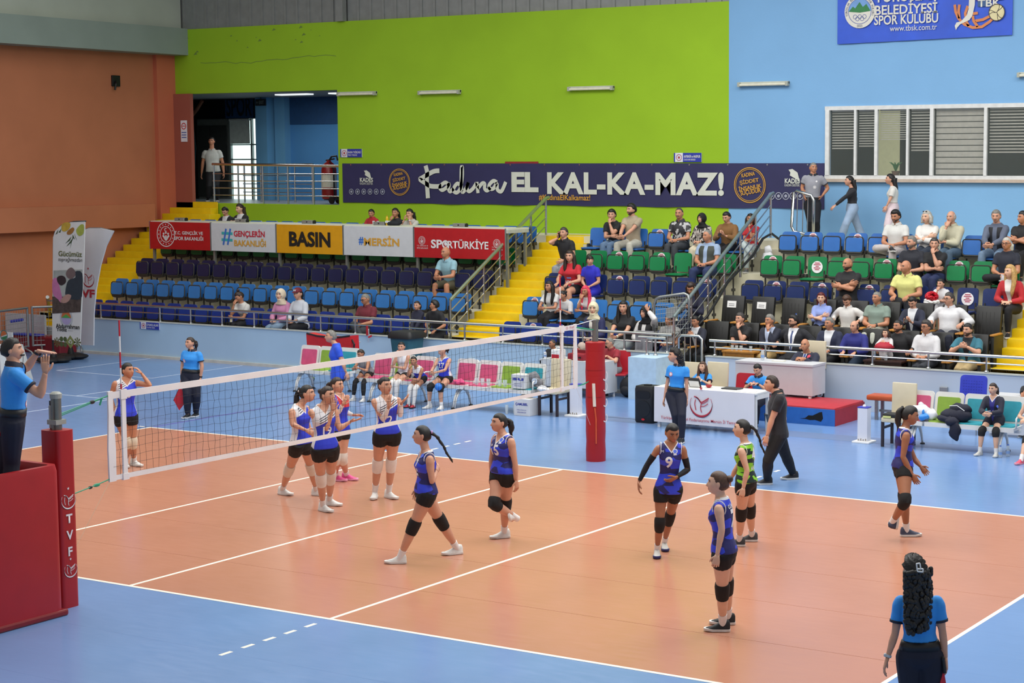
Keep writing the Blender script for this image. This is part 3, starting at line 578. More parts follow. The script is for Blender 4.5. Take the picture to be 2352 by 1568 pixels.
m = M(); m.prism([(-.72*s,0),(-.45*s,.3*s),(-.3*s,.18*s),(-.02*s,.55*s),(.2*s,.25*s),(.42*s,.42*s),(.7*s,0),(0,-.08*s)], Vector(o)+Vector((0,-.005,0)), XA, ZA, NY, .002); ob('crest_hills', m, mat('2f7a45', .6), t)
m = M(); ringpoly(m, Vector(o)+Vector((0,-.004,0)), XA, ZA, NY, s*.73, s*.76, n=32)
for i in range(5): ringpoly(m, Vector(o)+Vector(((-.3+.15*i)*s, -.005, (-.32-.12*(i % 2))*s)), XA, ZA, NY, s*.11, s*.135, n=14)
ob('crest_rings', m, mat('4a5aa0', .6), t); text('2025', Vector(o)+Vector((0,-.006,-.86*s)), XA, ZA, s*.36, s*.13, mat('5a6080', .6), t)
for i, ch in enumerate('TOROSLAR BELEDİYESİ SPOR KULÜBÜ'):
    a = math.radians(195-210*i/30)
    if ch != ' ': text(ch, Vector(o)+Vector((s*.87*math.cos(a), -.006, s*.87*math.sin(a))), (math.sin(a),0,-math.cos(a)), (math.cos(a),0,math.sin(a)), None, s*.12, mat('5a6080', .6), t)
m = M(); f = lambda u, v: (float(Wy(1900+u/5.204, v/5.204, Yt)[0]), float(Wy(1900+u/5.204, v/5.204, Yt)[2]))
for P in (((1525,55),(1535,140),(1570,220),(1640,290),(1740,330),(1850,320),(1940,260),(1985,215)), ((1580,55),(1570,130),(1580,220)), ((1680,70),(1650,160),(1665,260),(1690,310)), ((1740,190),(1750,250),(1800,318)), ((1770,250),(1860,235),(1950,190)), ((1740,165),(1800,155))):
    stroke(m, [f(*p) for p in P], .06, (0,Yt,0), XA, ZA, NY)
ob('orange_curve', m, ORG, t)
m = M(); m.box(*sorted((f(1780,0)[0], f(2105,0)[0])), Yt-.001, Yt+.001, f(0,100)[1], f(0,-60)[1]); ob('emblem_block', m, mat('3f2a78', .6), t)
m = M(); m.box(f(1500,0)[0], f(1705,0)[0], Yt-.001, Yt+.001, f(0,40)[1], f(0,-40)[1]); m.box(f(1800,0)[0], f(1960,0)[0], Yt-.002, Yt, f(0,165)[1], f(0,100)[1]); ob('emblem_shade', m, mat('3a5a86', .6), t)
tl('TBK', 2246, -2, 2299, 15, WB, .02)
m = M(); m.prism([f(*p) for p in ((1700,-60),(1770,-60),(1765,60),(1735,190),(1700,240),(1590,290),(1555,330),(1540,360),(1525,310),(1545,270),(1600,255),(1670,180),(1690,110))], (0,Yt-.004,0), XA, ZA, NY, .002); ob('emblem_player', m, WB, t)
o = Wy(1900+2027/5.204, 148/5.204, Yt-.004); m = M(); m.prism(circ(13.5*sc*.93, 20), o, XA, ZA, NY, .002); ob('emblem_ball', m, mat('d9cf9f', .6), t)
m = M(); r = 13.5*sc*.93; ringpoly(m, Vector(o)+Vector((0,-.003,0)), XA, ZA, NY, r*.93, r*1.03, n=20)
for a in (0, 2.09, 4.19): c, d = math.cos(a), math.sin(a); [stroke(m, [(c*p-d*q, d*p+c*q) for p, q in P], r*.07, Vector(o)+Vector((0,-.003,0)), XA, ZA, NY) for P in ([(0,0),(r*.3,r*.5),(r*.3,r*.95)], [(r*.1,r*.15),(r*.55,r*.45),(r*.75,r*.7)])]
ob('ball_seam', m, mat('4a4038', .6), t)
# press desk with five printed panels
PW = mat('c9cccf', .5, var=.03); PRED = mat('b0161c', .45, var=.06); PYEL = mat('d89a10', .45, var=.04); CRED = mat('c02238', .5); PB = mat('3a6ec0', .5); PT = mat('38a8a8', .5)
desk = thing('press_desk', 'long white press desk behind five printed panels', 'desk', (0,0,0)); YP = 20.1
m = M(); m.box(-20.4, -8.85, YP, 20.95, 3.2, 3.235); ob('desktop', m, mat('d6d8c8', .4, var=.02), desk)
for x in (-20.35, -18.18, -15.95, -13.75, -11.55, -8.92): m = M(); m.box(x-.03, x+.03, YP+.03, YP+.09, FLR[4], 3.2); m.box(x-.03, x+.03, 20.86, 20.92, FLR[5], 3.2); ob('leg', m, mat('8d918c', .4, .5), desk)
m = M(); m.box(-8.93, -8.85, YP, 20.95, 3.12, 3.2); ob('end_rail', m, mat('b5b8ae', .5), desk)
edges = [(345,486),(486,636),(636,790),(790,952),(952,1163)]; pls = [PRED, PW, PYEL, PW, PRED]
pl = ['red ministry crest panel at the end by the orange wall','white panel with the red and gold hashtag words','yellow panel reading BASIN','white panel reading #MERSİN','dark red panel reading SPORTÜRKİYE by the stairs']
PAN = []
for (a, b), mt, l in zip(edges, pls, pl):
    t = thing('desk_panel', l+', on the press desk', 'panel', (0,0,0), 0, None); xa, xb = Wy(a,540,YP)[0]+.02, Wy(b,540,YP)[0]-.02
    m = M(); m.box(xa, xb, YP-.03, YP, 2.5, 3.215); ob('board', m, mt, t)
    m = M(); m.box(xa-.018, xa, YP-.035, YP+.01, 2.49, 3.23); m.box(xb, xb+.014, YP-.035, YP+.01, 2.49, 3.23); ob('edge_strip', m, mat('7d8484', .4, .4), t); PAN.append(t)
YQ = YP-.033; L = lambda s, u0, v0, u1, v1, mt, p, bold=.02: wtext(s, u0, v0, u1, v1, YQ, mt, p, bold, 0, 1, .004)
WT = mat('dcdcdc', .5, var=0)
L('T.C. GENÇLİK VE', 401, 529, 466, 540.5, WT, PAN[0]); L('SPOR BAKANLIĞI', 401, 541, 467, 552, WT, PAN[0])
m = M(); emblem_ministry(m, Wy(381,538,YQ), XA, ZA, NY, .33); ob('crest', m, WT, PAN[0])
L('GENÇLERİN', 537, 526, 608, 547, CRED, PAN[1], .03); L('BAKANLIĞI', 538, 547, 611, 566, GOLD, PAN[1], .03)
m = M()
for k in (0, 1): stroke(m, [(float(Wy(u,v,YQ)[0]), float(Wy(u,v,YQ)[2])) for u, v in ((519+k*10,525),(516+k*10,545),(513+k*10,562))], .055, (0,YQ,0), XA, ZA, NY)
ob('hash_bars', m, PB, PAN[1]); m = M()
for v in (535, 550): stroke(m, [(float(Wy(u,q,YQ)[0]), float(Wy(u,q,YQ)[2])) for u, q in ((509,v),(534,v+1.5))], .07, (0,YQ+.001,0), XA, ZA, NY)
ob('hash_bars', m, PT, PAN[1])
L('BASIN', 664, 532, 759, 567, mat('1c1a18', .5), PAN[2], .04)
L('#', 824, 544, 835, 562, PB, PAN[3], .03); L('MERSİN', 836, 541, 917, 565, GOLD, PAN[3], .03)
L('SP', 990, 550, 1016, 570, WT, PAN[4], .03); L('RTÜRKİYE', 1029, 548, 1122, 571.5, WT, PAN[4], .02)
m = M(); o = Wy(1023,561,YQ); ringpoly(m, o, XA, ZA, NY, .06, .1, n=18); m.prism(circ(.05, 14, .015, .015), o, XA, ZA, NY, .002); ob('ball_letter', m, WT, PAN[4])
for u, v, k in ((969,552,0),(1141,559,1)):
    m = M(); emblem_ministry(m, Wy(u,v,YQ), XA, ZA, NY, .1); ob('crest', m, WT, PAN[4])
    if k == 0: L('T.C. GENÇLİK VE', u-11, 562, u+14, 566, WT, PAN[4], 0); L('SPOR BAKANLIĞI', u-11, 567, u+14, 571, WT, PAN[4], 0)
    else: L('T.C. GENÇLİK VE', u-11, 566, u+14, 570, WT, PAN[4], 0); L('SPOR BAKANLIĞI', u-11, 571, u+14, 575, WT, PAN[4], 0)
for u, l in ((415,'over the red crest panel'),(555,'in front of the suited pair'),(708,'over the yellow panel'),(873,'beside the yellow bottle'),(1056,'over the dark red panel')):
    x = float(Wy(u,505,20.4)[0]); t = thing('socket_box', 'grey desktop socket box '+l, 'socket box', (x,20.4,3.235))
    m = M(); m.box(-.17,.17,-.06,.1,0,.085,bv=.01); ob('body', m, mat('8c8d8c', .4, .4), t); m = M(); m.tube([(.17,.02,.04),(.2,.02,.04)], .05, 12); ob('end_cap', m, BLACK, t); m = M(); m.box(-.02,.02,-.063,-.06,.03,.06); ob('socket', m, BLACK, t)
def bottle(x, y, z, lab, h=.22, r=.033, body='c9d8e4', cap='3a62c0', name='water_bottle', cat='bottle', a=.45):
    t = thing(name, lab, cat, (x,y,z)); m = M(); m.lathe([(r*.9,0),(r,.01),(r,h*.5),(r*.85,h*.55),(r,h*.62),(r*.9,h*.78),(r*.4,h*.92),(r*.4,h*.95)], n=12); ob('body', m, mat(body, .15, alpha=a, var=0), t, auto=50)
    m = M(); m.lathe([(r*1.01,h*.25),(r*1.01,h*.48)], n=12, cap=False); ob('paper_label', m, mat('7f9fd0', .5), t); m = M(); m.lathe([(r*.48,h*.93),(r*.48,h)], n=10); ob('cap', m, mat(cap, .4), t); return t
def glass(x, y, z, lab, h=.1, r=.033, grp=None):
    t = thing('drinking_glass', lab, 'glass', (x,y,z), 0, grp); m = M(); m.lathe([(r*.75,0),(r,h),(r*.92,h),(r*.68,.012)], n=12, cap=False); m.lathe([(r*.74,.0),(r*.7,.012)], n=12); ob('tumbler', m, mat('dfe8ea', .05, alpha=.35, var=0), t, auto=50); return t
x = Wy(889,505,20.4)[0]; bottle(x, 20.4, 3.235, 'yellow drink bottle on the press desk', .24, .035, 'd9b020', 'c48a18', a=1)
for u, l in ((542,'by the suited pair'),(858,'by the boy in red'),(868,'next to the boy in red')): glass(Wy(u,502,20.5)[0], 20.5, 3.235, 'small clear drinking glass on the press desk '+l)
x = Wy(905,512,20.45)[0]; t = thing('folded_jacket', 'black folded jacket lying on the press desk', 'jacket', (x,20.45,3.235)); m = M(); m.ell((0,0,.05), (.2,.14,.07)); m.ell((.1,.02,.07), (.13,.1,.05)); ob('cloth', m, mat('16181f', .8), t, smooth=True); m = M(); [m.box(-.19+.05*i,-.165+.05*i,-.1,.02,.06,.11) for i in range(3)]; ob('stripe', m, WHITE, t)
# ================================================================ FLAGS AND BARRIERS AT THE FAR END
def flagpole(name, lab, base, cloth_pts, mt, ydepth, bow):
    t = thing(name, lab, 'flag', base); m = M()
    for a in range(4): c, s = math.cos(a*R90+.4), math.sin(a*R90+.4); m.ell((.2*c,.2*s,.07), (.24,.24,.07), 14, 6)
    m.lathe([(.09,.02),(.08,.16),(.05,.28),(.035,.3)], n=12); ob('base', m, mat('141416', .6), t, auto=50)
    m = M(); m.tube([(0,0,.25),(0,0,.62)], .022, 8); ob('pole', m, BLACK, t); return t
fb = G(123, 832); t = flagpole('feather_flag', 'printed white feather flag on a black water base', fb, None, None, 0, 0); YF = float(fb[1])
P = [(122,780),(124,545),(129,530),(145,516),(165,510),(197,509),(195,600),(190,700),(186,793)]
Q = [Wy(u, v, YF) for u, v in P]; cl = [(float(q[0]), float(q[2])) for q in Q]
m = M(); m.prism(cl, (0,YF-.03,0), XA, ZA, YA, .02); FC = mat('cfcfcb', .6, 0, .05, 2, .1, 4); ob('cloth', m, FC, t, world=True)
m = M(); m.tube([(fb[0],YF,.5)]+[tuple(Wy(u,v,YF)) for u, v in ((122,780),(123,560),(126,533),(145,515),(170,509),(197,508))], .02, 6); ob('rod', m, mat('3a3b3e', .4), t, world=True, smooth=True)
fx = lambda u, v: (float(Wy(u,v,YF)[0]), float(Wy(u,v,YF)[2]))
def csm(P):
    R = []; n = len(P)
    for i in range(n):
        a, b, c, d = P[i-1], P[i], P[(i+1) % n], P[(i+2) % n]
        for s in (0,.34,.67): R.append(tuple(.5*(2*b[j]+(c[j]-a[j])*s+(2*a[j]-5*b[j]+4*c[j]-d[j])*s*s+(3*b[j]-a[j]-3*c[j]+d[j])*s**3) for j in (0,1)))
    return R
def fpoly(P, mt, name, dy=.034):
    if len(P) > 4: P = csm(P)
    m = M(); m.prism([fx(*p) for p in P], (0,YF-dy,0), XA, ZA, NY, .002); return ob(name, m, mt, t, world=True)
def fp(u, v): return (100+u/4.355, 490+v/4.355)
def fpz(P): return [fp(*p) for p in P]
lemo, olive, leaf = mat('b99a3a', .6, var=.15), mat('9aa548', .6, var=.15), mat('3c5238', .6)
fpoly(fpz([(195,110),(240,88),(280,100),(270,150),(230,180),(195,170)]), lemo, 'print_lemon'); fpoly(fpz([(250,180),(300,140),(320,160),(290,205),(250,210)]), mat('9a6a30', .6), 'print_nut', .036); fpoly(fpz([(340,160),(385,110),(415,120),(410,200),(370,225),(345,200)]), olive, 'print_olive')
for P in ([(230,300),(290,230),(275,270)], [(240,330),(315,230),(290,290)], [(275,350),(300,240),(290,300)], [(305,210),(325,260),(300,240)], [(320,200),(345,270),(330,240)], [(130,210),(160,160),(150,200)], [(160,190),(190,150),(180,190)]): fpoly(fpz(P), leaf, 'print_leaf')
def ftext(s, a, b, mt, bold=.01, shear=0):
    (u0, v0), (u1, v1) = fp(*a), fp(*b); return wtext(s, u0, v0, u1, v1, YF-.034, mt, t, bold, shear)
OL = mat('5c6238', .6); DK = mat('2a2c2a', .6)
ftext('Gücümüz', (150,378), (385,432), OL, .02); ftext('toprağımızdan', (150,440), (388,492), DK, 0, .3)
fpoly(fpz([(112,570),(400,560),(385,960),(100,980)]), mat('9aa09a', .7, var=.2, scale=3), 'print_field', .0335); fpoly(fpz([(100,830),(390,830),(382,985),(100,1000)]), mat('463c36', .7, 0, .4, 12), 'print_soil', .035)
fpoly(fpz([(235,600),(255,560),(290,540),(325,570),(330,620),(290,655),(250,640)]), mat('6a5a58', .7), 'print_figure', .0365); fpoly(fpz([(330,580),(400,600),(395,830),(320,860),(235,830),(240,720),(270,660),(330,640)]), mat('26323a', .7), 'print_figure', .036)
fpoly(fpz([(148,640),(190,620),(230,640),(235,690),(190,720),(155,690)]), mat('2c2226', .7), 'print_figure', .037); fpoly(fpz([(105,660),(150,650),(170,720),(200,850),(185,890),(160,860),(105,800)]), mat('b8709a', .7), 'print_figure', .0368); fpoly(fpz([(180,870),(240,810),(290,820),(260,880),(210,895)]), mat('a88478', .7), 'print_hands', .038)
o = Wy(*fp(227,1045), YF-.034); R = 63/4.355*(float(Wy(150,700,YF)[0]-Wy(100,700,YF)[0])/50)
m = M(); ringpoly(m, o, XA, ZA, NY, R*.8, R, n=28); ob('print_seal', m, mat('aab0b4', .6), t, world=True)
m = M(); m.prism(arc_pts(R*.75, 0, math.pi, 14), o, XA, ZA, NY, .002); ob('print_seal', m, mat('b5673a', .6), t, world=True); m = M(); m.prism([(-.75*R,0),(0,.4*R),(.75*R,0)], Vector(o)+Vector((0,-.003,0)), XA, ZA, NY, .002); ob('print_seal', m, mat('4a9a4a', .6), t, world=True); m = M(); m.prism(arc_pts(R*.75, math.pi, 2*math.pi, 14), o, XA, ZA, NY, .002); ob('print_seal', m, mat('a59ac0', .6), t, world=True)
ftext('Abdurrahman', (125,1108), (360,1150), DK, .02); ftext('Yıldız', (128,1140), (235,1178), DK, .02); ftext('Toroslar Belediye', (246,1150), (358,1164), mat('9a9c9a', .6), 0); ftext('Başkanı', (246,1166), (296,1180), mat('9a9c9a', .6), 0)
for i, (a, c) in enumerate((((104,1260),'5c6238'),((167,1256),'4a5a30'),((238,1258),'7a8248'),((308,1262),'5c6238'))):
    u, v = fp(a[0]+31, a[1]+27); o = Wy(u, v, YF-.034); k = 28/4.355/55; m = M()
    if i in (0, 3): [m.prism([(0,0),(k*math.cos(j*.785-.2),k*math.sin(j*.785-.2)),(k*1.0*math.cos(j*.785+.2),k*1.0*math.sin(j*.785+.2))], o, XA, ZA, NY, .002) for j in range(8)]
    elif i == 1: [m.prism(circ(k*.52, 12, sx*k*.55, sy*k*.55), o, XA, ZA, NY, .002) for sx in (-1,1) for sy in (-1,1)]
    else: ringpoly(m, o, XA, ZA, NY, k*.65, k*1.35, n=4); m.prism(star(k*.4), o, XA, ZA, NY, .002)
    ob('print_tile', m, mat(c, .6), t, world=True)
fb2 = G(163, 824); t2 = flagpole('feather_flag', 'plain white federation feather flag with red TVF lettering', fb2, None, None, 0, 0); YG = float(fb2[1])
P = [(163,790),(165,600),(175,535),(205,524),(232,524),(262,531),(245,565),(232,610),(222,665),(217,720),(216,793)]
cl = [(float(Wy(u,v,YG)[0]), float(Wy(u,v,YG)[2])) for u, v in P]; m = M(); n = len(P)
m.prism(cl, (0,YG-.02,0), XA, ZA, YA, .03); ob('cloth', m, mat('d2d2d6', .55, 0, .06, 1.5, .3, 3), t2, world=True)
m = M(); m.tube([(fb2[0],YG+.03,.5)]+[tuple(Wy(u,v,YG+.03)) for u, v in ((164,790),(166,600),(176,535),(205,524),(232,524),(262,531))], .02, 6); ob('rod', m, mat('6a6b6e', .4), t2, world=True, smooth=True)
m = M(); emblem_ball(m, Wy(203,641,YG-.022), XA, ZA, NY, .2); ob('emblem', m, mat('b02a38', .5), t2, world=True); wtext('TVF', 172, 664, 218, 683, YG-.022, mat('b02a38', .5), t2, .04)
# crowd barriers
def barrier(name, lab, p0, p1, h, mesh_=True, dia=False):
    t = thing(name, lab, 'barrier', (0,0,0)); a, b = Vector(p0), Vector(p1); d = (b-a); L = d.length; d.normalize(); Z = Vector((0,0,1))
    m = M(); m.tube([a+Z*.2,a+Z*h,], .03, 8); m.tube([b+Z*.2,b+Z*h], .03, 8); m.tube([a+Z*(h-.02),b+Z*(h-.02)], .03, 8); m.tube([a+Z*.22,b+Z*.22], .022, 8); ob('frame', m, GALV, t, auto=50)
    m = M(); n = int(L/.09)
    for i in range(1, n): q = a+d*(L*i/n); m.tube([q+Z*.22,q+Z*(h-.02)], .005, 4, cap=False)
    for i in range(1, int((h-.2)/.12)): z = .22+.12*i; m.tube([a+Z*z,b+Z*z], .005, 4, cap=False)
    o = ob('wire_mesh', m, GALV, t); o['kind'] = 'stuff'
    nrm = Vector((-d.y,d.x,0)); 
    for q in (a+d*.2, b-d*.2): m = M(); m.tube([q+nrm*.3,q+nrm*.25+Z*.1,q+Z*.22,q-nrm*.25+Z*.1,q-nrm*.3], .022, 6); ob('foot', m, GALV, t, smooth=True)
    return t
g1, g2 = G(-60, 835), G(66, 815); bt = barrier('crowd_barrier', 'mesh crowd barrier with a blue tape band by the orange wall', (g1[0],g1[1],0), (g2[0],g2[1],0), 1.2)
m = M(); m.tube([Wy(25,738,float(g2[1])),Wy(52,734,float(g2[1]))], .036); ob('tape_band', m, mat('3a4ab8', .5), bt, world=True)
g3, g4 = G(77, 813), G(205, 808); barrier('crowd_barrier', 'mesh crowd barrier standing behind the two feather flags', (g3[0],g3[1],0), (g4[0],g4[1],0), 1.2)
t = thing('leaning_pole', 'tall grey pole standing at the foot of yellow steps', 'pole', (0,0,0)); m = M(); a, b = G(122,775), Wy(109,682,17.0); m.tube([(a[0],a[1],0),tuple(b)], .045, 10); ob('tube', m, GALV, t); m = M(); a = Vector(Wy(109,690,17.0)); m.tube([a,a+Vector((.16,0,0))], .02); ob('hook', m, GALV, t)
t = thing('notice_board', 'white board with a round club emblem on the barrier', 'sign', (0,0,0)); yb = float(g1[1])-.15; m = M(); a, b = Wy(-15,760,yb), Wy(30,783,yb); m.box(a[0],b[0],yb-.02,yb,b[2],a[2]); ob('board', m, mat('cfd3d0', .5), t)
o = Wy(9,770,yb-.022); k = .13; m = M(); ringpoly(m, o, XA, ZA, NY, k*.85, k, n=20); ob('emblem_ring', m, mat('3a6a6a', .5), t); m = M(); m.prism(arc_pts(k*.8, .3, math.pi+.3, 12), o, XA, ZA, NY, .002); ob('emblem_top', m, mat('c06a3a', .5), t); m = M(); m.prism(arc_pts(k*.8, math.pi+.5, 2*math.pi, 10), o, XA, ZA, NY, .002); ob('emblem_base', m, mat('2f7a50', .5), t)
g = G(60, 812); t = thing('crash_mat', 'dark red padded crash mat with blue top behind barrier', 'mat', (g[0],17.0,0)); m = M(); m.box(-.75,.95,-.3,.25,0,.42,bv=.03); ob('pad', m, mat('7a1620', .5), t); m = M(); m.box(-.77,.2,-.32,-.1,.42,.47,bv=.02); ob('blue_top', m, mat('2f3fae', .5), t)
g = G(105, 800); t = thing('low_wall_board', 'pale grey board leaning before the yellow end stairs', 'board', (g[0],17.1,0)); m = M(); m.box(-.9,.55,.0,.06,0,.92); ob('board', m, mat('b5b8bc', .6), t)
g = G(56, 880, 0); t = thing('white_board', 'white leaning board behind the referee on stand', 'board', (g[0],g[1],0)); m = M(); a, b, c, d = G(10,960), G(74,870), Wy(50,790,float(G(60,870)[1])), Wy(-5,790,float(G(10,960)[1])); m.prism([(0,0)], (0,0,0), XA, YA, ZA, 0) if False else None
A, B, Cc, D = [Vector(p)-Vector((g[0],g[1],0)) for p in (a, b, c, d)]; nn = Vector((.03,.0,0)); m.add([A,B,Cc,D,A+nn,B+nn,Cc+nn,D+nn], [(0,1,2,3),(7,6,5,4),(0,4,5,1),(1,5,6,2),(2,6,7,3),(3,7,4,0)]); ob('board', m, mat('d9d9d6', .5), t)
# ================================================================ NET, POSTS, REFEREE STAND
NETW = mat('e4dedb', .55, 0, .05, 3, .1, 20, name='net_tape'); CORD = mat('17181c', .7, var=0)
net = thing('volleyball_net', 'white taped volleyball net stretched across the court', 'net', (0,0,0)); ya, yb = -.18, 9.37
sag = lambda y: -.012*math.sin(math.pi*(y-ya)/(yb-ya))
def tape(y0, y1, z0, z1, n, nm, th=.006):
    m = M(); m.loft([[(-th,y,z0+sag(y)),(th,y,z0+sag(y)),(th,y,z1+sag(y)),(-th,y,z1+sag(y))] for y in [y0+(y1-y0)*i/n for i in range(n+1)]]); ob(nm, m, NETW, net)
tape(ya, yb, 2.17, 2.245, 24, 'top_band'); tape(ya, yb, 1.245, 1.30, 24, 'bottom_band')
for y in (-.17, 9.36): m = M(); m.loft([[(-.011,y-w,z),(.011,y-w,z),(.011,y+w,z),(-.011,y+w,z)] for z, w in ((1.235,.05),(1.6,.055),(2.0,.035),(2.255,.035))]); ob('end_band', m, NETW, net)
for y in (.02, 8.98): m = M(); m.box(-.012,.012,y-.03,y+.03,1.23,2.26); m.box(-.02,.02,y-.045,y+.045,1.23,1.3); m.box(-.02,.02,y-.045,y+.045,2.15,2.26); ob('side_band', m, NETW, net)
m = M(); random.seed(5); cw = .0019
NYC = [ya+.02+.1*i for i in range(96)]; NZ = [1.30+.0967*j for j in range(10)]
PT_ = {}
for i, y in enumerate(NYC):
    for j, z in enumerate(NZ): PT_[i,j] = (random.uniform(-.012,.012)*(0 < j < 9), y+random.uniform(-.01,.01), z+(random.uniform(-.008,.008)+.012*math.sin(y*2.1))*(0 < j < 9)+sag(y))
def cord(a, b): m.tube([a, b], cw, 3, cap=False)
for i in range(96):
    for j in range(10):
        if j < 9: cord(PT_[i,j], PT_[i,j+1])
        if i < 95: cord(PT_[i,j], PT_[i+1,j])
o = ob('netting', m, CORD, net, fix=False); o['kind'] = 'stuff'
wtext_done = text('Ⓢ TVF', (.008, 9.2, 2.21), (0,1,0), ZA, .24, .045, mat('c06a78', .5), net)
for k, (y, l) in enumerate(((.02,'red and white striped antenna at the near end of net'),(8.98,'red and white striped antenna at the far end of net'))):
    t = thing('net_antenna', l, 'antenna', (-0.024,y,0)); 
    for i in range(10): m = M(); m.tube([(0,0,1.24+.18*i),(0,0,1.24+.18*(i+1))], .0095, 8); ob('antenna_band', m, mat('e6e4e0', .4, var=0) if i % 2 == 0 else mat('c01f30', .4, var=0), t)
PADR = mat('a01219', .42, 0, .05, 4, .12, 12, name='red_pad_vinyl'); POSTM = mat('7b7d76', .35, .8)
t = thing('net_post', 'grey net post in tall red pad beside referee stand', 'post', (.08,-1.0,0))
m = M(); m.lathe([(.055,0),(.055,2.32)], n=16); ob('post', m, POSTM, t, auto=40); m = M(); m.lathe([(.062,2.28),(.065,2.33),(.04,2.35)], n=16); m.box(-.09,-.05,-.03,.05,1.95,2.2,bv=.01); m.box(-.07,.07,-.07,.07,2.0,2.05); ob('cap', m, mat('9a9c94', .4), t); m = M(); m.box(-.085,-.06,-.02,.02,1.9,2.25); ob('ratchet', m, BLACK, t)
m = M(); m.prism(rrect(.28, .24, .05), (0,0,0), XA, YA, ZA, 1.94); ob('pad', m, PADR, t, auto=40)
def vtext(parent, base, face_ax, face_n, items, mt):
    for kind, z, s in items:
        o = Vector(base)+Vector((0,0,z))
        if kind == 'E': m = M(); emblem_ball(m, o, face_ax, ZA, face_n, s); ob('emblem', m, mt, parent, world=True)
        else: text(kind, o, face_ax, ZA, None, s, mt, parent, .03)
PWT = mat('dcd6d6', .5, var=0)
CAMD = Vector((.79,-.61,0)); fa = Vector((0,1,0))
vtext(t, (.08+.143,-1.0,0), (0,1,0), (1,0,0), (('E',1.18,.1),('T',.98,.1),('V',.8,.1),('F',.62,.1),('E',.42,.09)), PWT)
t = thing('net_post', 'steel net post in red lace-up pad across the court', 'post', (0,9.95,0))
m = M(); m.lathe([(.05,0),(.05,2.24),(.06,2.24),(.06,2.28),(.03,2.29)], n=16); ob('post', m, mat('8f8f88', .3, .9), t, auto=40)
m = M(); P = circ(.16, 16); rr = []
for i in range(13):
    z = i*1.92/12; k = 1+.03*math.sin(i*2.3); rr.append([(x*k, y*k, z) for x, y in P])
rr += [[(x*.8, y*.8, 1.93) for x, y in P]]; m.loft(rr); ob('pad', m, PADR, t, auto=60)
for z0, z1 in ((1.48,1.78),(1.05,1.38)): m = M(); m.loft([[(.168*math.cos(a),.168*math.sin(a),z) for a in [-2.2+i*.16 for i in range(13)]]+[(.16*math.cos(a),.16*math.sin(a),z) for a in [-2.2+i*.16 for i in range(12,-1,-1)]] for z in (z0, z1)]); ob('strap_flap', m, PADR, t, auto=50)
m = M(); m.tube([(.062,-.152,1.27),(.075,-.15,.9)], .026, 8); ob('pad_slot', m, mat('d6d2c8', .6), t)
m = M(); m.tube([(.08,-.15,.88),(.1,-.145,.7),(.098,-.142,.3)], .012, 5); ob('lace', m, mat('c8502a', .6), t)
vtext(t, (.0+.11,9.95+.0-.0,0), (.0,1,0), (1,0,0), (), PWT)
for z, s in ((1.2,.07),(.95,.07),(.7,.07),(1.38,.08)): m = M(); ringpoly(m, (.163,.03,z), (0,1,0), ZA, (1,0,0), s*.75, s, n=14, a0=-2.4, a1=1.2); ob('emblem', m, PWT, t)
# ropes
GRN = mat('1f8f6a', .5, var=.1); t = thing('net_rope', 'green tension rope from net top to the referee post', 'rope', (0,0,0))
m = M(); m.tube([(0.0,-.2,2.21),(.03,-.5,2.17),(.07,-.94,2.1)], .007, 5); m.tube([(0.0,-.2,2.21),(.03,-.52,2.15),(.07,-.94,2.08)], .006, 5); m.tube([(.01,-.3,2.19),(.01,-.33,2.12)], .01); ob('cord', m, GRN, t); m = M(); m.ell((.025,-.45,2.17), (.015,.04,.022)); ob('buckle', m, BLACK, t)
t = thing('net_rope', 'green tension rope from net bottom to the referee post', 'rope', (0,0,0)); m = M(); m.tube([(0,-.2,1.27),(.03,-.5,1.23),(.1,-.88,1.2)], .007, 5); m.ell((.02,-.42,1.235), (.014,.05,.02)); ob('cord', m, GRN, t); m = M(); m.ell((.03,-.52,1.225), (.014,.03,.018)); ob('buckle', m, BLACK, t)
t = thing('net_rope', 'thin cream string slanting from net corner to floor', 'rope', (0,0,0)); m = M(); m.tube([(0,-.2,1.26),(.06,-.86,.5)], .003, 4); ob('cord', m, mat('c9b89a', .7), t)
t = thing('net_rope', 'green tension rope from net top to far padded post', 'rope', (0,0,0)); m = M(); m.tube([(0,9.38,2.2),(.0,9.62,2.16),(0,9.9,2.12)], [.014,.014,.008], 6); ob('cord', m, GRN, t)
t = thing('net_rope', 'green tension rope from net bottom to far padded post', 'rope', (0,0,0)); m = M(); m.tube([(0,9.38,1.26),(.0,9.62,1.28),(-.02,9.78,1.3)], [.006,.012,.006], 6); ob('cord', m, GRN, t)
t = thing('net_rope', 'white wire from net top to head of far post', 'rope', (0,0,0)); m = M(); m.tube([(0,9.37,2.235),(0,9.9,2.28)], .006, 5); ob('cord', m, mat('d8d8d8', .5), t)
t = thing('net_rope', 'thin white string from far net corner to the post foot', 'rope', (0,0,0)); m = M(); m.tube([(0,9.38,1.25),(.0,9.82,.55)], .003, 4); ob('cord', m, mat('d8d8d8', .5), t)
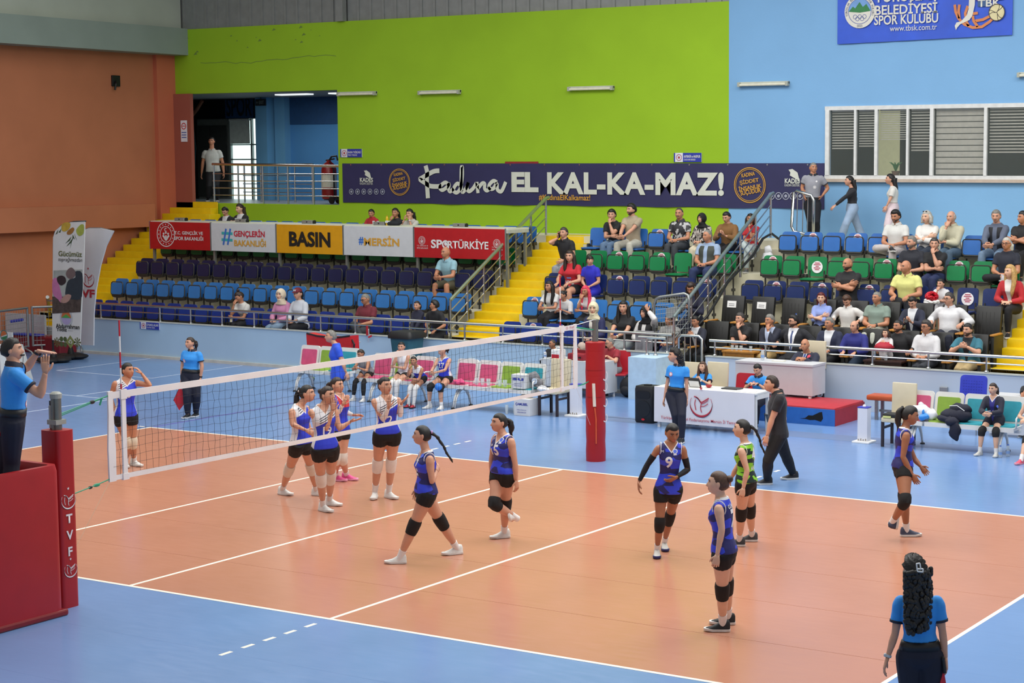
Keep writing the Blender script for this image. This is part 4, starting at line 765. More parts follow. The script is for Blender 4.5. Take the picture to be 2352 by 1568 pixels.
# referee stand (red padded box with rails)
rs = thing('referee_stand', 'red padded referee platform with handrail beside net post', 'referee stand', (.0,-1.8,0))
m = M(); m.prism(rrect(.86, 1.06, .1, 5), (0,0,.06), XA, YA, ZA, 1.58)
P = rrect(.86, 1.06, .1, 5); I = rrect(.66, .86, .06, 5); n = len(P)
m = M(); m.loft([[(x,y,.07) for x, y in P],[(x,y,1.56) for x, y in P],[(x*.97,y*.975,1.63) for x, y in P],[(x*1.08,y*1.06,1.63) for x, y in I],[(x,y,1.57) for x, y in I],[(x,y,1.15) for x, y in I]], True); ob('padding', m, PADR, rs, auto=45)
m = M(); m.box(-.45,.45,-.56,.56,0,.07,bv=.02); ob('base_frame', m, mat('7a1218', .4), rs)
RTB = mat('a5161e', .35); m = M(); m.tube([(-.2,.3,1.2),(-.2,.3,1.9),(-.16,.3,2.0),(.05,.3,2.02),(.16,.2,2.02),(.16,-.1,2.0)], .022, 8); ob('handrail', m, RTB, rs, smooth=True)
m = M(); m.tube([(-.3,.1,1.2),(-.3,.1,1.8),(-.3,-.3,1.85)], .022, 8); ob('handrail', m, RTB, rs, smooth=True)
# ================================================================ BENCHES, TABLES, CHAIRS
BW = mat('dddcd8', .35, var=.03, name='bench_white'); PINK = mat('c8527a', .55); LIME = mat('84a63a', .55); TEAL = mat('2e97a8', .55)
def bench(lab, x0, y, n, cols, yb=None, legs=None):
    t = thing('waiting_bench', lab, 'bench', (x0,y,0)); w = .53
    for i in range(n):
        c = i*w+.26; m = M(); m.prism(rrect(.5,.46,.05,3,c,-.02), (0,0,.42), XA, YA, ZA, .045); m.prism(rrect(.5,.05,.02,2,c,-.235), (0,0,.395), XA, YA, ZA, .07); sh = ob('seat_shell', m, BW, t, auto=40)
        m = M(); m.prism(rrect(.42,.36,.04,3,c,-.01), (0,0,.465), XA, YA, ZA, .02); ob('seat_cushion', m, cols[i], t, auto=40)
        MT = Matrix.Translation((c,.2,.45)) @ Matrix.Rotation(-.2,4,'X'); m = M(); P = rrect(.5,.46,.06,4,0,.25); I = rrect(.4,.33,.03,4,0,.23); k = len(P)
        m.add([MT @ Vector((x,-.02,z)) for x, z in P]+[MT @ Vector((x,.03,z)) for x, z in P], [tuple(range(k-1,-1,-1)), tuple(range(k,2*k))]+[(j,(j+1) % k,k+(j+1) % k,k+j) for j in range(k)]); ob('backrest_shell', m, BW, t, auto=40)
        m = M(); m.add([MT @ Vector((x,-.035,z)) for x, z in I]+[MT @ Vector((x,-.019,z)) for x, z in I], [tuple(range(k-1,-1,-1)), tuple(range(k,2*k))]+[(j,(j+1) % k,k+(j+1) % k,k+j) for j in range(k)]); ob('back_cushion', m, cols[i], t, auto=40)
    m = M(); m.box(0,n*w,-.03,.05,.36,.41); ob('beam', m, BW, t)
    for c in (.3, n*w-.3):
        m = M()
        for s in (-1, 1): m.tube([(c,s*.02,.38),(c,s*.14,.33),(c,s*.23,.2),(c,s*.29,.02)], [.035,.035,.03,.022], 8, flat=.7)
        m.tube([(c+.05,-.02,.38),(c+.05,-.14,.33),(c+.05,-.25,.2),(c+.05,-.3,.02)], [.02,.02,.018,.015], 6); ob('leg', m, BW, t, smooth=True)
        for s in (-1, 1): m = M(); m.lathe([(.045,0),(.04,.02),(.02,.03)], (c,s*.29,0), 10); ob('foot', m, BLACK, t)
    for c in (0, n*w):
        m = M(); m.tube([(c,-.2,.46),(c,-.2,.62),(c,-.1,.66),(c,.2,.64)], .016, 6); ob('armrest', m, BW, t, smooth=True) if c else None
    return t
bench('white three seat bench behind the coach, pink lime and teal pads', -10.45, 14.45, 3, [PINK, LIME, TEAL])
bench('white three seat bench under the waiting reserves', -8.05, 13.95, 3, [PINK, LIME, PINK])
bench('white three seat bench of bottles and boxes, pink lime and teal', -5.95, 13.95, 4, [PINK, PINK, LIME, TEAL])
bench('white three seat bench of bags under the reserve in navy', 3.62, 13.85, 4, [PINK, LIME, TEAL, TEAL])
TAUP = mat('cfc4a8', .55, var=.03, name='cream_leatherette'); WEN = mat('2a1f24', .5)
def cchair(lab, x, y, rz=0):
    t = thing('dining_chair', lab, 'chair', (x,y,0), rz); m = M(); m.box(-.22,.22,-.24,.22,.42,.5,bv=.02); ob('seat', m, TAUP, t, auto=40)
    m = M(); m.box(-.22,.22,.17,.23,.5,1.06,bv=.015, mt=Matrix.Rotation(-.06,4,'X')); ob('backrest', m, TAUP, t, auto=40)
    for sx in (-1, 1):
        for sy in (-.2, .2): m = M(); m.box(sx*.2-.022,sx*.2+.022,sy-.022,sy+.022,0,.43); ob('leg', m, WEN, t)
        m = M(); m.box(sx*.2-.012,sx*.2+.012,-.2,.2,.3,.34); ob('stretcher', m, WEN, t)
    return t
cchair('cream dining chair with dark legs beside the box bench', -3.5, 13.98); cchair('cream dining chair with dark legs holding a black bag', 3.64, 13.75)
cchair('tall cream chair standing empty behind the scorer table', -.62, 14.95); cchair('cream chair under the curly haired scorer', -1.1, 14.72)
t = thing('shoulder_bag', 'black flat bag on the cream dining chair', 'bag', (3.6,13.66,.5)); m = M(); m.box(-.16,.12,-.14,.1,0,.07,bv=.02); ob('pouch', m, mat('17181c', .6), t); m = M(); m.box(-.14,.0,-.16,-.1,.0,.03); ob('paper', m, mat('d5d88a', .6), t)
# scorer table with printed cover
t = thing('scorer_table', 'white scorer table fronted by red federation emblem cover', 'table', (-.05,13.86,0)); xl, xr = -1.0, 1.02
m = M(); m.box(xl,xr+.04,-.25,.3,.7,.74,bv=.008); ob('tabletop', m, mat('dcdcd8', .4), t)
for x in (xl+.06, xr): 
    for y in (-.2, .26): m = M(); m.box(x-.025,x+.025,y-.025,y+.025,0,.7); ob('leg', m, BW, t)
m = M(); m.box(xr-.3,xr+.02,.24,.28,.6,.7); m.box(xr,xr+.04,-.2,.26,.62,.7); ob('apron', m, BW, t)
m = M(); fr = []
for i in range(25):
    x = xl-.01+(xr-xl+.02)*i/24; s = .006*math.sin(i*1.9); fr.append([(x,-.275-s,.1),(x,-.27,.45),(x,-.262,.735),(x,-.252,.742),(x,-.252,.1)])
m.loft(fr); ob('printed_cover', m, mat('d9d7dc', .6, 0, .03, 2, .1, 5), t, auto=50)
TR = mat('b8293e', .5, var=0); m = M(); emblem_ball(m, (-.03+.0,-.283,.47), XA, ZA, NY, .23); ob('emblem', m, TR, t)
text('Türkiye Voleybol Fedarasyonu Mersin İl Temsilciliği', (-.05+.0,13.86-.285,.19), XA, ZA, 1.72, .085, TR, t, .004)
x = -.35; o = thing('bowl', 'small red bowl on the scorer table', 'bowl', (-.1,13.9,.74)); m = M(); m.lathe([(.02,0),(.05,.02),(.06,.05),(.052,.045)], n=14, cap=False); ob('body', m, mat('b01f2e', .4), o)
o = thing('clipboard', 'black clipboard leaning on the scorer table', 'clipboard', (-.35,13.86,.74)); m = M(); m.box(-.12,.12,-.01,.01,0,.2,mt=Matrix.Rotation(.5,4,'X')); ob('board', m, BLACK, o); m = M(); m.box(-.1,.1,-.02,-.01,.02,.14,mt=Matrix.Rotation(.5,4,'X')); ob('paper', m, WHITE, o)
o = thing('score_sheet', 'white score sheet under the writing scorer', 'paper', (.72,13.74,.742)); m = M(); m.box(-.2,.2,-.1,.1,0,.004); ob('sheet', m, WHITE, o); m = M(); [m.box(-.18,.18,-.08+.03*i,-.076+.03*i,.004,.0045) for i in range(6)]; ob('ruled_line', m, mat('8a90a8', .6), o)
o = thing('laptop', 'dark closed laptop on the scorer table', 'laptop', (.35,13.95,.742)); m = M(); m.box(-.17,.17,-.11,.11,0,.02,bv=.005); ob('shell', m, mat('4a4a4e', .4, .3), o); m = M(); m.box(-.16,.16,-.112,-.11,.006,.014); ob('edge', m, BLACK, o)
def rchair(lab, x, y, rz=0):
    c = mat('b0182a', .4, 0, .04); t = thing('plastic_chair', lab, 'chair', (x,y,0), rz); m = M(); m.box(-.22,.22,-.23,.2,.42,.46,bv=.018); ob('seat', m, c, t, auto=40); o = shell(.46,.44,.06,.03,.07,.46,.17); ob('backrest', o, c, t, auto=40)
    for sx in (-1, 1):
        for sy in (-.2, .2): m = M(); m.tube([(sx*.19,sy*.9,.42),(sx*.2,sy*1.05,0)], .014, 8); ob('leg', m, STEEL, t)
    return t
rchair('red plastic chair empty behind the scorer table', .12, 14.75); rchair('red plastic chair under the man in the red polo', -3.95, 17.0, .35)
rchair('red plastic chair far along bench end by laptop table', -4.9, 16.9)
# loudspeaker
t = thing('loudspeaker', 'black loudspeaker box standing beside scorer table', 'speaker', (-1.46,14.05,0)); m = M(); P = rrect(.4,.36,.06,3); m.loft([[(x*.92,y*.9,.0) for x, y in P],[(x,y,.03) for x, y in P],[(x,y,.62) for x, y in P],[(x*.95,y*.9,.68) for x, y in P]]); ob('cabinet', m, mat('17171a', .5, bump=.1), t, auto=40)
m = M(); m.prism(rrect(.3,.14,.06,4), (0,-.182,.53), XA, ZA, NY, .006); ob('horn', m, mat('0b0b0d', .3), t); m = M(); m.prism(circ(.15,24), (0,-.182,.27), XA, ZA, NY, .006); ob('woofer_grille', m, mat('101013', .4), t); m = M(); m.prism(circ(.035,14,0,0,.02), (0,-.186,.07), XA, ZA, NY, .006); ob('badge', m, mat('c0202a', .4), t)
m = M(); m.box(-.06,.06,-.05,.05,.68,.7); ob('handle', m, BLACK, t)
g = G(1228, 895); t = thing('backpack', 'black backpack on the floor behind the loudspeaker', 'bag', (-3.62,16.9,0)); m = M(); m.ell((0,0,.2), (.2,.15,.22)); ob('body', m, mat('131316', .7), t, smooth=True); m = M(); m.ell((0,-.12,.14), (.13,.06,.1)); ob('pocket', m, mat('1a1a1e', .7), t, smooth=True); m = M(); m.tube([(-.05,0,.4),(0,0,.46),(.05,0,.4)], .012); ob('handle', m, BLACK, t)
# numbered towers (white columns with a lamp)
def tower(lab, x, y):
    t = thing('signal_tower', lab, 'signal tower', (x,y,0)); m = M(); m.box(-.16,.16,-.16,.16,0,.03,bv=.005); ob('base', m, WHITE, t); m = M(); m.box(-.09,.09,-.08,.08,.03,.6,bv=.004); ob('column', m, mat('dcdde6', .4, var=.02), t)
    m = M(); m.box(-.095,.095,-.085,.085,.6,.615); ob('blue_rim', m, mat('3a3fb0', .4), t); m = M(); m.ell((0,0,.625), (.03,.03,.03)); ob('buzzer', m, WHITE, t, smooth=True); m = M(); [m.box(-.08+.045*i,-.06+.045*i,-.083,-.079,.04,.065+.01*(i % 2)) for i in range(4)]; ob('sticker_strip', m, mat('8a8478', .5), t); return t
tower('white signal column beside the cream chair and far padded post', -3.05, 14.05); tower('white signal column by the red podium and cream chair', 2.98, 13.82)
# first-aid desk, podium, jury desk
DG = mat('c6c9cb', .45, var=.02); t = thing('side_desk', 'light grey desk before the man in red polo', 'desk', (-4.75,16.1,0)); m = M(); m.box(-.75,.75,-.3,.3,.72,.75); ob('desktop', m, DG, t); m = M(); m.box(-.75,.75,-.3,-.27,.2,.72); ob('front_panel', m, DG, t); m = M(); m.box(.72,.75,-.3,.3,.1,.72); ob('side_panel', m, DG, t); m = M(); m.box(-.75,-.72,-.3,.3,.1,.72); ob('side_panel', m, DG, t)
for sx in (-.7, .7):
    for sy in (-.25, .25): m = M(); m.tube([(sx,sy,0),(sx,sy,.72)], .025); ob('leg', m, WHITE, t)
# move desk to surveyed position: its right front foot stands on the floor below the visitor
t.location = (-4.62, 16.55, 0)
o = thing('first_aid_case', 'white and red first aid case on the grey desk', 'case', (-5.02,16.42,.75)); m = M(); m.box(-.12,.12,-.1,.1,.0,.2,bv=.015); ob('case', m, WHITE, o, auto=40); m = M(); m.box(-.1,.08,-.105,-.1,.0,.1); ob('red_front', m, mat('b8202e', .4), o); m = M(); m.tube([(-.06,0,.2),(-.04,0,.24),(.04,0,.24),(.06,0,.2)], .012); ob('handle', m, WHITE, o)
o = thing('first_aid_bag', 'dark red open medical bag on the grey desk', 'bag', (-4.55,16.45,.75)); m = M(); m.box(-.2,.2,-.12,.12,0,.14,bv=.03); ob('body', m, mat('8a1424', .6), o, auto=40); m = M(); m.box(-.19,.19,.06,.1,.12,.2); ob('lid', m, mat('7a1020', .6), o); m = M(); m.box(.08,.14,-.13,-.12,.05,.08); ob('clasp', m, BLACK, o)
bottle(-5.3, 16.35, .75, 'small bottle with blue cap at the grey desk end', .16, .03, 'dfe3ea', '2f62c8', a=1)
t = thing('podium_platform', 'red topped padded platform under the jury desk', 'platform', (.3,15.8,0)); m = M(); m.box(-.9,1.46,-.55,.75,.28,.33,bv=.02); ob('red_top', m, mat('b02a34', .5), t, auto=40); m = M(); m.box(-.9,1.47,-.57,-.5,0,.3); ob('blue_front', m, mat('2a66b4', .5), t); m = M(); m.box(1.38,1.475,-.55,.75,0,.3); ob('red_side', m, mat('a5202c', .5), t)
m = M(); m.prism([(.78,.1),(.88,.115),(.95,.17),(1.03,.17),(1.17,.24),(1.22,.25),(1.24,.13),(1.2,.07),(1.08,.095),(.98,.085),(.9,.1)], (0,-.571,0), XA, ZA, NY, .004); ob('torn_hole', m, mat('0a0a0c', .9), t)
jd = thing('jury_desk', 'big light grey jury desk standing on red platform', 'desk', (.16,16.4,.33)); JG = mat('c3c5c9', .5, var=.02)
m = M(); m.box(-.95,.7,-.2,.4,.6,.64); ob('desktop', m, JG, jd); m = M(); m.box(-.95,.69,-.18,-.15,.05,.6); ob('front_panel', m, JG, jd); m = M(); m.box(.66,.692,-.17,.38,.05,.6); ob('side_panel', m, JG, jd)
for sx in (-.9, .62):
    for sy in (-.13, .34): m = M(); m.box(sx-.025,sx+.025,sy-.025,sy+.025,0,.6); ob('leg', m, WHITE, jd)
bottle(-.35, 16.5, .97, 'clear water bottle with red cap on the jury desk', .22, .036, 'd5dfe8', 'c02a3a')
o = thing('paper_sheet', 'loose papers on the jury desk by water bottle', 'paper', (-.02,16.55,.971)); m = M(); m.box(-.12,.12,-.08,.08,0,.006); ob('sheet', m, mat('d8d2b8', .6), o); m = M(); m.box(-.1,.1,-.05,.1,.006,.01,mt=Matrix.Rotation(.3,4,'Z')); ob('sheet', m, WHITE, o)
o = thing('dining_chair', 'cream high chair under the bald official at jury desk', 'chair', (.42,17.1,.0)); m = M(); m.box(-.22,.22,-.24,.14,.72,.78,bv=.02); ob('seat', m, TAUP, o, auto=40); m = M(); m.box(-.22,.22,.13,.19,.78,1.32,bv=.015); ob('backrest', m, TAUP, o, auto=40)
for sx in (-.18, .18): m = M(); m.box(sx-.02,sx+.02,-.2,-.16,0,.72); ob('leg', m, WEN, o); m = M(); m.box(sx-.02,sx+.02,.1,.14,0,.72); ob('leg', m, WEN, o)
t = thing('vaulting_bench', 'low orange padded bench behind the white signal column', 'bench', (2.5,16.55,0)); m = M(); m.box(-.62,.5,-.18,.18,.36,.46,bv=.03); ob('padding', m, mat('b5522a', .45), t, auto=40)
for x in (-.42, .35):
    for y in (-.14, .14): m = M(); m.box(x-.03,x+.03,y-.02,y+.02,0,.37); ob('leg', m, GALV, t)
m = M(); m.box(-.42,.35,-.02,.02,.14,.18); ob('stretcher', m, GALV, t)
t = thing('office_chair', 'blue perforated plastic chair by the front wall', 'chair', (4.15,15.7,0)); bc = mat('3440b8', .4); ob('backrest', shell(.5,.5,.07,.03,.06,.5,.18), bc, t, auto=40); m = M(); m.box(-.23,.23,-.22,.2,.44,.49,bv=.02); ob('seat', m, bc, t, auto=40); m = M()
for i in range(8):
    for j in range(7): m.box(-.17+.048*i,-.15+.048*i,.135+.006*j,.139+.006*j,.6+.05*j,.612+.05*j)
ob('perforation', m, mat('262f90', .5), t)['kind'] = 'stuff'
for sx in (-.2,.2):
    for sy in (-.18,.18): m = M(); m.tube([(sx,sy,.44),(sx*1.1,sy*1.1,0)], .015); ob('leg', m, STEEL, t)
t = thing('side_table', 'pale grey table end beside the man at picture edge', 'table', (5.3,15.9,0)); m = M(); m.box(-.75,.9,-.35,.3,.66,.7); ob('tabletop', m, JG, t); m = M(); m.box(-.72,.9,-.33,-.3,.05,.66); ob('front_panel', m, JG, t)
for sx in (-.7,.8): m = M(); m.box(sx-.03,sx+.03,-.28,.25,0,.66); ob('leg', m, JG, t)
t = thing('wall_socket', 'grey double socket with conduit on the front wall', 'socket', (Wy(2169,895,17.3)[0],17.3,Wy(2169,895,17.3)[2])); m = M(); m.box(-.08,.08,-.05,0,-.06,.06,bv=.01); ob('box', m, mat('8d9298', .4, .4), t); m = M(); [m.tube([(s,-.02,-.06),(s,-.02,-.5)], .014) for s in (-.025,.03)]; ob('conduit', m, mat('b5b8bc', .4, .4), t)
t = thing('wall_socket', 'white and red sockets low on the front wall', 'socket', (Wy(1085,868,17.3)[0],17.3,.42)); m = M(); m.box(-.08,.08,-.04,0,-.1,.1); ob('box', m, WHITE, t); m = M(); m.box(-.03,.02,-.045,-.04,-.02,.05); ob('socket', m, mat('a02030', .5), t)
# wheelie bin, red trolley cover, floor-cleaning stick
g = G(935, 850); t = thing('wheelie_bin', 'black lidded waste bin behind the bench', 'bin', (Wy(935,780,16.8)[0],16.8,0)); m = M(); m.loft([[(x*.8,y*.8,.05) for x, y in rrect(.5,.5,.06,3)],[(x,y,.95) for x, y in rrect(.55,.55,.06,3)]]); ob('body', m, mat('2a5a66', .5), t, auto=40); m = M(); m.loft([[(x,y,.95) for x, y in rrect(.66,.62,.08,3)],[(x,y,1.02) for x, y in rrect(.66,.62,.08,3)],[(x*.85,y*.85,1.1) for x, y in rrect(.66,.62,.08,3)]]); ob('lid', m, mat('1a1b1d', .5), t, auto=40)
for s in (-1, 1): m = M(); m.tube([(s*.22,.22,.08),(s*.26,.22,.08)], .08, 12); ob('wheel', m, BLACK, t)
t = thing('ball_trolley', 'red fabric covered trolley behind the grey haired coach', 'trolley', (Wy(765,810,15.6)[0],15.6,0)); m = M()
fr = []
for i in range(13): x = -.62+1.24*i/12; s = .05*math.sin(math.pi*i/12); fr.append([(x,-.12,.55),(x,-.15,1.08-s),(x,.12,1.08-s),(x,.15,.55)])
m.loft(fr); ob('fabric', m, mat('c81f26', .5), t, auto=50); m = M(); m.tube([(-.6,-.15,1.08),(-.3,-.16,1.04),(0,-.16,1.03),(.3,-.16,1.04),(.6,-.15,1.08)], .018); m.tube([(.62,-.1,1.0),(.68,-.1,.9),(.66,-.1,.75)], .02); ob('black_hem', m, BLACK, t)
for sx in (-.6,.6): m = M(); m.tube([(sx,0,1.06),(sx,0,.06)], .02); m.tube([(sx,-.02,.06),(sx,.02,.06)], .05, 12); ob('leg', m, STEEL, t)
t = thing('line_flag', 'white stick with a small red flag against front wall', 'flag', (0,0,0)); m = M(); m.tube([G(852,855),Wy(845,756,17.2)], .025, 6); ob('stick', m, mat('d4d8e0', .5), t); a, b, c, d = [Vector(Wy(u,v,17.2)) for u, v in ((845,773),(856,769),(852,776),(845,776))]; m = M(); m.prism([(0,0),(.12,.05),(.11,.0),(.03,-.03)], a, XA, ZA, NY, .01); ob('pennant', m, mat('c0202e', .5), t); m = M(); m.tube([Wy(843.5,770,17.18),Wy(843,748,17.18)], .028, 6); ob('red_tip', m, mat('a01824', .5), t)
# things on and under the benches
def box_thing(lab, x, y, z, w, d, h, words, small):
    t = thing('carton_box', lab, 'box', (x,y,z)); m = M(); m.box(-w/2,w/2,-d/2,d/2,0,h,bv=.004); ob('carton', m, mat('cfcfd0', .6, var=.04), t); m = M(); m.box(-w/2-.002,w/2+.002,-.02,.02,h,h+.002); ob('tape', m, mat('c8c2a8', .4), t)
    B = mat('34409c', .5); text(words, (x,y-d/2-.002,z+h*.68), XA, ZA, w*.78, h*.18, B, t, .03); text(small, (x,y-d/2-.002,z+h*.36), XA, ZA, w*.6, h*.09, B, t); text(small, (x,y-d/2-.002,z+h*.22), XA, ZA, w*.56, h*.1, B, t, .01); return t
box_thing('white bottled water carton under the box bench', -3.95, 13.7, 0, .36, .3, .32, 'ÇAMLIBEL', 'DOĞAL KAYNAK SUYU'); box_thing('white carton on the bench teal seat with towel', -4.15, 13.85, .485, .32, .25, .27, 'su', 'DOĞAL KAYNAK SUYU')
def drape(name, lab, cat, loc, mt, parts, mt2=None):
    t = thing(name, lab, cat, loc); m = M(); random.seed(len(lab))
    for c, r in parts: m.ell(c, r, 14, 9)
    m.v = [(x+.012*math.sin(y*40+z*31), y+.012*math.sin(x*37), z+.012*math.sin(x*33+y*27)) for x, y, z in m.v]; ob('cloth', m, mt, t, smooth=True); return t
GTW = mat('77777c', .9, 0, .08, 20, .4, 150)
t = drape('towel', 'grey towel heaped beside the white carton on bench', 'towel', (-3.95,13.95,.5), GTW, [((0,0,.2),(.14,.1,.1)),((.12,-.03,.1),(.1,.1,.1)),((.2,-.05,.03),(.12,.1,.03))]); m = M(); m.prism(circ(.06,16), (.12,-.14,.14), XA, ZA, NY, .01); ob('crest_patch', m, mat('c5d2e0', .6), t)
for i, (u, l) in enumerate(((1095,'on pink bench seat, first of three jars'),(1108,'on pink bench seat, middle of three jars'),(1122,'on pink bench seat, last of three jars'),(1148,'on lime bench seat, single jar'),(1160,'on lime bench seat beside single jar'))):
    p = Wy(u, 880, 13.85); glass(p[0], 13.85, .485, 'clear plastic jar '+l, .13, .045)
for i, (u, l) in enumerate(((1164,'on floor by carton, outer one'),(1182,'on floor touching the white carton'))):
    p = G(u, 950); glass(p[0], p[1], 0, 'clear plastic bottle standing '+l, .17, .035)
t = thing('napkin_pile', 'white tissue pile on the bench end', 'tissue', (-3.62,13.75,.485)); m = M(); m.ell((0,0,.03), (.1,.08,.05), 10, 6); m.ell((.08,.03,.02), (.07,.06,.03), 10, 6); ob('paper', m, WHITE, t); m = M(); m.tube([(-.08,0,.06),(.03,-.05,.1),(.1,.02,.05)], .012, 5); ob('fold', m, WHITE, t)
PLW = mat('d5d6da', .3, 0, .06, 6, .3, 12)
t = drape('plastic_bag', 'white knotted carrier bag on the pink bench seat', 'bag', (4.02,13.8,.485), PLW, [((0,0,.11),(.2,.13,.13)),((.2,-.02,.08),(.11,.1,.1)),((-.02,.05,.22),(.05,.04,.05))]); text('Alışveriş poşeti', (3.98,13.66,.62), XA, ZA, .16, .03, mat('6a8a78', .5), t)
t = drape('plastic_bag', 'small bright blue knotted bag on pink bench seat', 'bag', (4.13,13.66,.485), mat('2f86d8', .3, 0, .08, 12, .3, 15), [((0,0,.055),(.09,.07,.06)),((0,0,.13),(.02,.02,.05))])
t = drape('tracksuit_pile', 'pile of navy tracksuits on the lime bench seat', 'jacket', (4.65,13.8,.485), mat('15182c', .8, 0, .15, 6, .3, 30), [((0,0,.1),(.28,.16,.12)),((.05,.05,.2),(.2,.12,.1)),((-.12,-.1,.05),(.18,.12,.06)),((.06,-.2,-.12),(.1,.06,.18)),((.0,-.19,.02),(.12,.08,.07))]); m = M(); m.tube([(-.1,-.05,.26),(.05,-.1,.28),(.18,-.1,.2)], .006); ob('white_piping', m, WHITE, t)
for i, (x, y, l) in enumerate(((5.55,13.45,'lying at the bench leg by pink shoe'),(5.62,13.62,'standing behind the bench leg'))):
    bottle(x, y, 0, 'clear water bottle '+l, .2, .033)
t = thing('waste_bin', 'small grey waste bin behind scorer table end', 'bin', (1.0,14.2,0)); m = M(); m.lathe([(.09,0),(.12,.3),(.11,.3),(.085,.02)], n=18, cap=False); m.lathe([(.09,0),(.085,.02)], n=18); ob('body', m, mat('5a646c', .5), t, auto=40); m = M(); m.lathe([(.12,.29),(.128,.3),(.12,.31)], n=18, cap=False); ob('rim', m, mat('4a545c', .5), t)
t = thing('hung_towel', 'grey towel hung over the front railing', 'towel', (0,0,0)); a, b = Wy(1460,765,17.36)[0], Wy(1500,765,17.36)[0]; m = M(); fr = []
for i in range(9): x = a+(b-a)*i/8; s = .012*math.sin(i*1.3); fr.append([(x,17.33+s,.80+.02*math.sin(i)),(x,17.345+s,1.28),(x,17.4,1.32),(x,17.455,1.28),(x,17.47,1.0),(x,17.45,1.0),(x,17.44,1.26),(x,17.4,1.3),(x,17.36+s,1.26),(x,17.345+s,.8)])
m.loft(fr); ob('cloth', m, GTW, t, auto=60); m = M(); m.box(a,b,17.318,17.325,.86,.93); ob('woven_band', m, mat('8c8c90', .9), t)
# mesh gate beside the handrail
t = thing('mesh_gate', 'tall grey wire mesh gate leaning by grey handrail', 'barrier', (0,0,0)); Y = 17.75; q = lambda u, v: Vector(Wy(u,v,Y))
m = M(); m.tube([q(1500,790),q(1502,700),q(1507,686),q(1516,682),q(1572,674),q(1580,678),q(1583,690),q(1583,740)], .03, 8); ob('frame', m, GALV, t, smooth=True); m = M()
for i in range(14): u = 1505+i*5.8; m.tube([q(u,684-(u-1505)*.13),q(u,770)], .005, 3, cap=False)
for j in range(8): v = 692+j*10; m.tube([q(1502,v),q(1583,v-9)], .005, 3, cap=False)
o = ob('wire_mesh', m, GALV, t); o['kind'] = 'stuff'; m = M(); m.tube([q(1505,778),q(1560,764)], .035, 8); ob('bottom_tube', m, GALV, t); a, b, c, d = q(1530,708), q(1556,702), q(1556,728), q(1530,732); m = M(); m.add([a,b,c,d,a+Vector((0,.02,0)),b+Vector((0,.02,0)),c+Vector((0,.02,0)),d+Vector((0,.02,0))],[(3,2,1,0),(4,5,6,7),(0,1,5,4),(1,2,6,5),(2,3,7,6),(3,0,4,7)]); ob('number_plate', m, mat('8d9090', .5), t)
# VIP armchairs
LEA = mat('1b1b1a', .4, 0, .1, 5, .06, 60, name='black_leatherette'); OAK = mat('b98038', .45, 0, .15, 9)
vip_meshes = None
def armchair(x, y, z, lab, group, folded=False):
    global vip_meshes
    if vip_meshes is None:
        L = []
        m = M(); MT = Matrix.Translation((0,.1,.42)) @ Matrix.Rotation(-.17,4,'X'); m.box(-.26,.26,0,.1,0,.72,bv=.03,mt=MT); L.append(('backrest', m, LEA))
        m = M()
        for i in range(5): m.box(-.2+.08*i,-.194+.08*i,-.004,.002,.08,.6,mt=MT)
        L.append(('back_seam', m, mat('2c2c2a', .5)))
        m = M(); m.box(-.26,.26,-.4,.12,.32,.46,bv=.03); L.append(('seat', m, LEA))
        for s in (-1, 1):
            m = M(); m.box(s*.31-.035,s*.31+.035,-.42,.12,0,.6,bv=.01); L.append(('side_panel', m, LEA)); m = M(); m.box(s*.31-.04,s*.31+.04,-.46,.06,.6,.635,bv=.012); L.append(('armrest', m, OAK))
        vip_meshes = [(n, (lambda me: (fixn(me), me.set_sharp_from_angle(angle=.6), me)[2])(mesh(n, m, mt, True))) for n, m, mt in L]
    t = thing('armchair', lab, 'armchair', (x,y,z), 0, group)
    for n, me in vip_meshes: o = bpy.data.objects.new(n, me); COL.objects.link(o); o.parent = t
    return t
VB = ['with a reserved paper, first beside the handrail','with a reserved paper, second from the handrail','empty with a small bottle on its arm','under the red haired woman','under the man in white shirt looking down','under the man in sage polo','under the suited man holding a phone','under the white shirted man with glasses','empty beside the yellow stairs']
for i in range(9):
    a = armchair(-2.3+.7*i, 18.75, FLR[2], 'black armchair of the upper row, '+VB[i], 'black armchairs of the upper row')
    if i < 2: 
        m = M(); MT = Matrix.Translation((0,.1,.42)) @ Matrix.Rotation(-.17,4,'X'); m.box(-.13,.08,-.012,-.006,.46,.6,mt=MT); o = ob('reserved_paper', m, WHITE, a)
        m = M(); [m.box(-.09,.04,-.014,-.012,.53-.035*j,.54-.035*j,mt=MT) for j in range(2)]; ob('print_line', m, mat('5a5a60', .6), a)
bottle(-2.3+.7*2+.31, 18.45, FLR[2]+.635, 'small water bottle on the empty black armchair arm', .22, .034)
VA = ['under the young man in navy suit','under the man in black t-shirt','under the man in navy blazer rubbing chin','under the man with blue necktie','empty behind the bald official','under the man with moustache in navy suit','under the man in royal blue shirt','under the father in black shirt','under the white shirted man with dark glasses','under the bearded man in teal shirt']
for i in range(9): armchair(-2.3+.7*i, 18.06, FLR[1], 'black armchair of the front row, '+VA[i if i < 4 else i+1], 'black armchairs of the front row')
def ctable(lab, x, y, z, w, d, h, mt):
    t = thing('coffee_table', lab, 'table', (x,y,z)); m = M(); m.box(-w/2,w/2,-d/2,d/2,h-.04,h,bv=.006); ob('tabletop', m, mt, t); m = M(); m.box(-w/2+.04,w/2-.04,-d/2+.03,-d/2+.05,h-.12,h-.04); ob('apron', m, mt, t)
    for sx in (-1,1):
        for sy in (-1,1): m = M(); m.box(sx*(w/2-.05)-.03,sx*(w/2-.05)+.03,sy*(d/2-.05)-.03,sy*(d/2-.05)+.03,0,h-.04); ob('leg', m, mt, t)
    return t
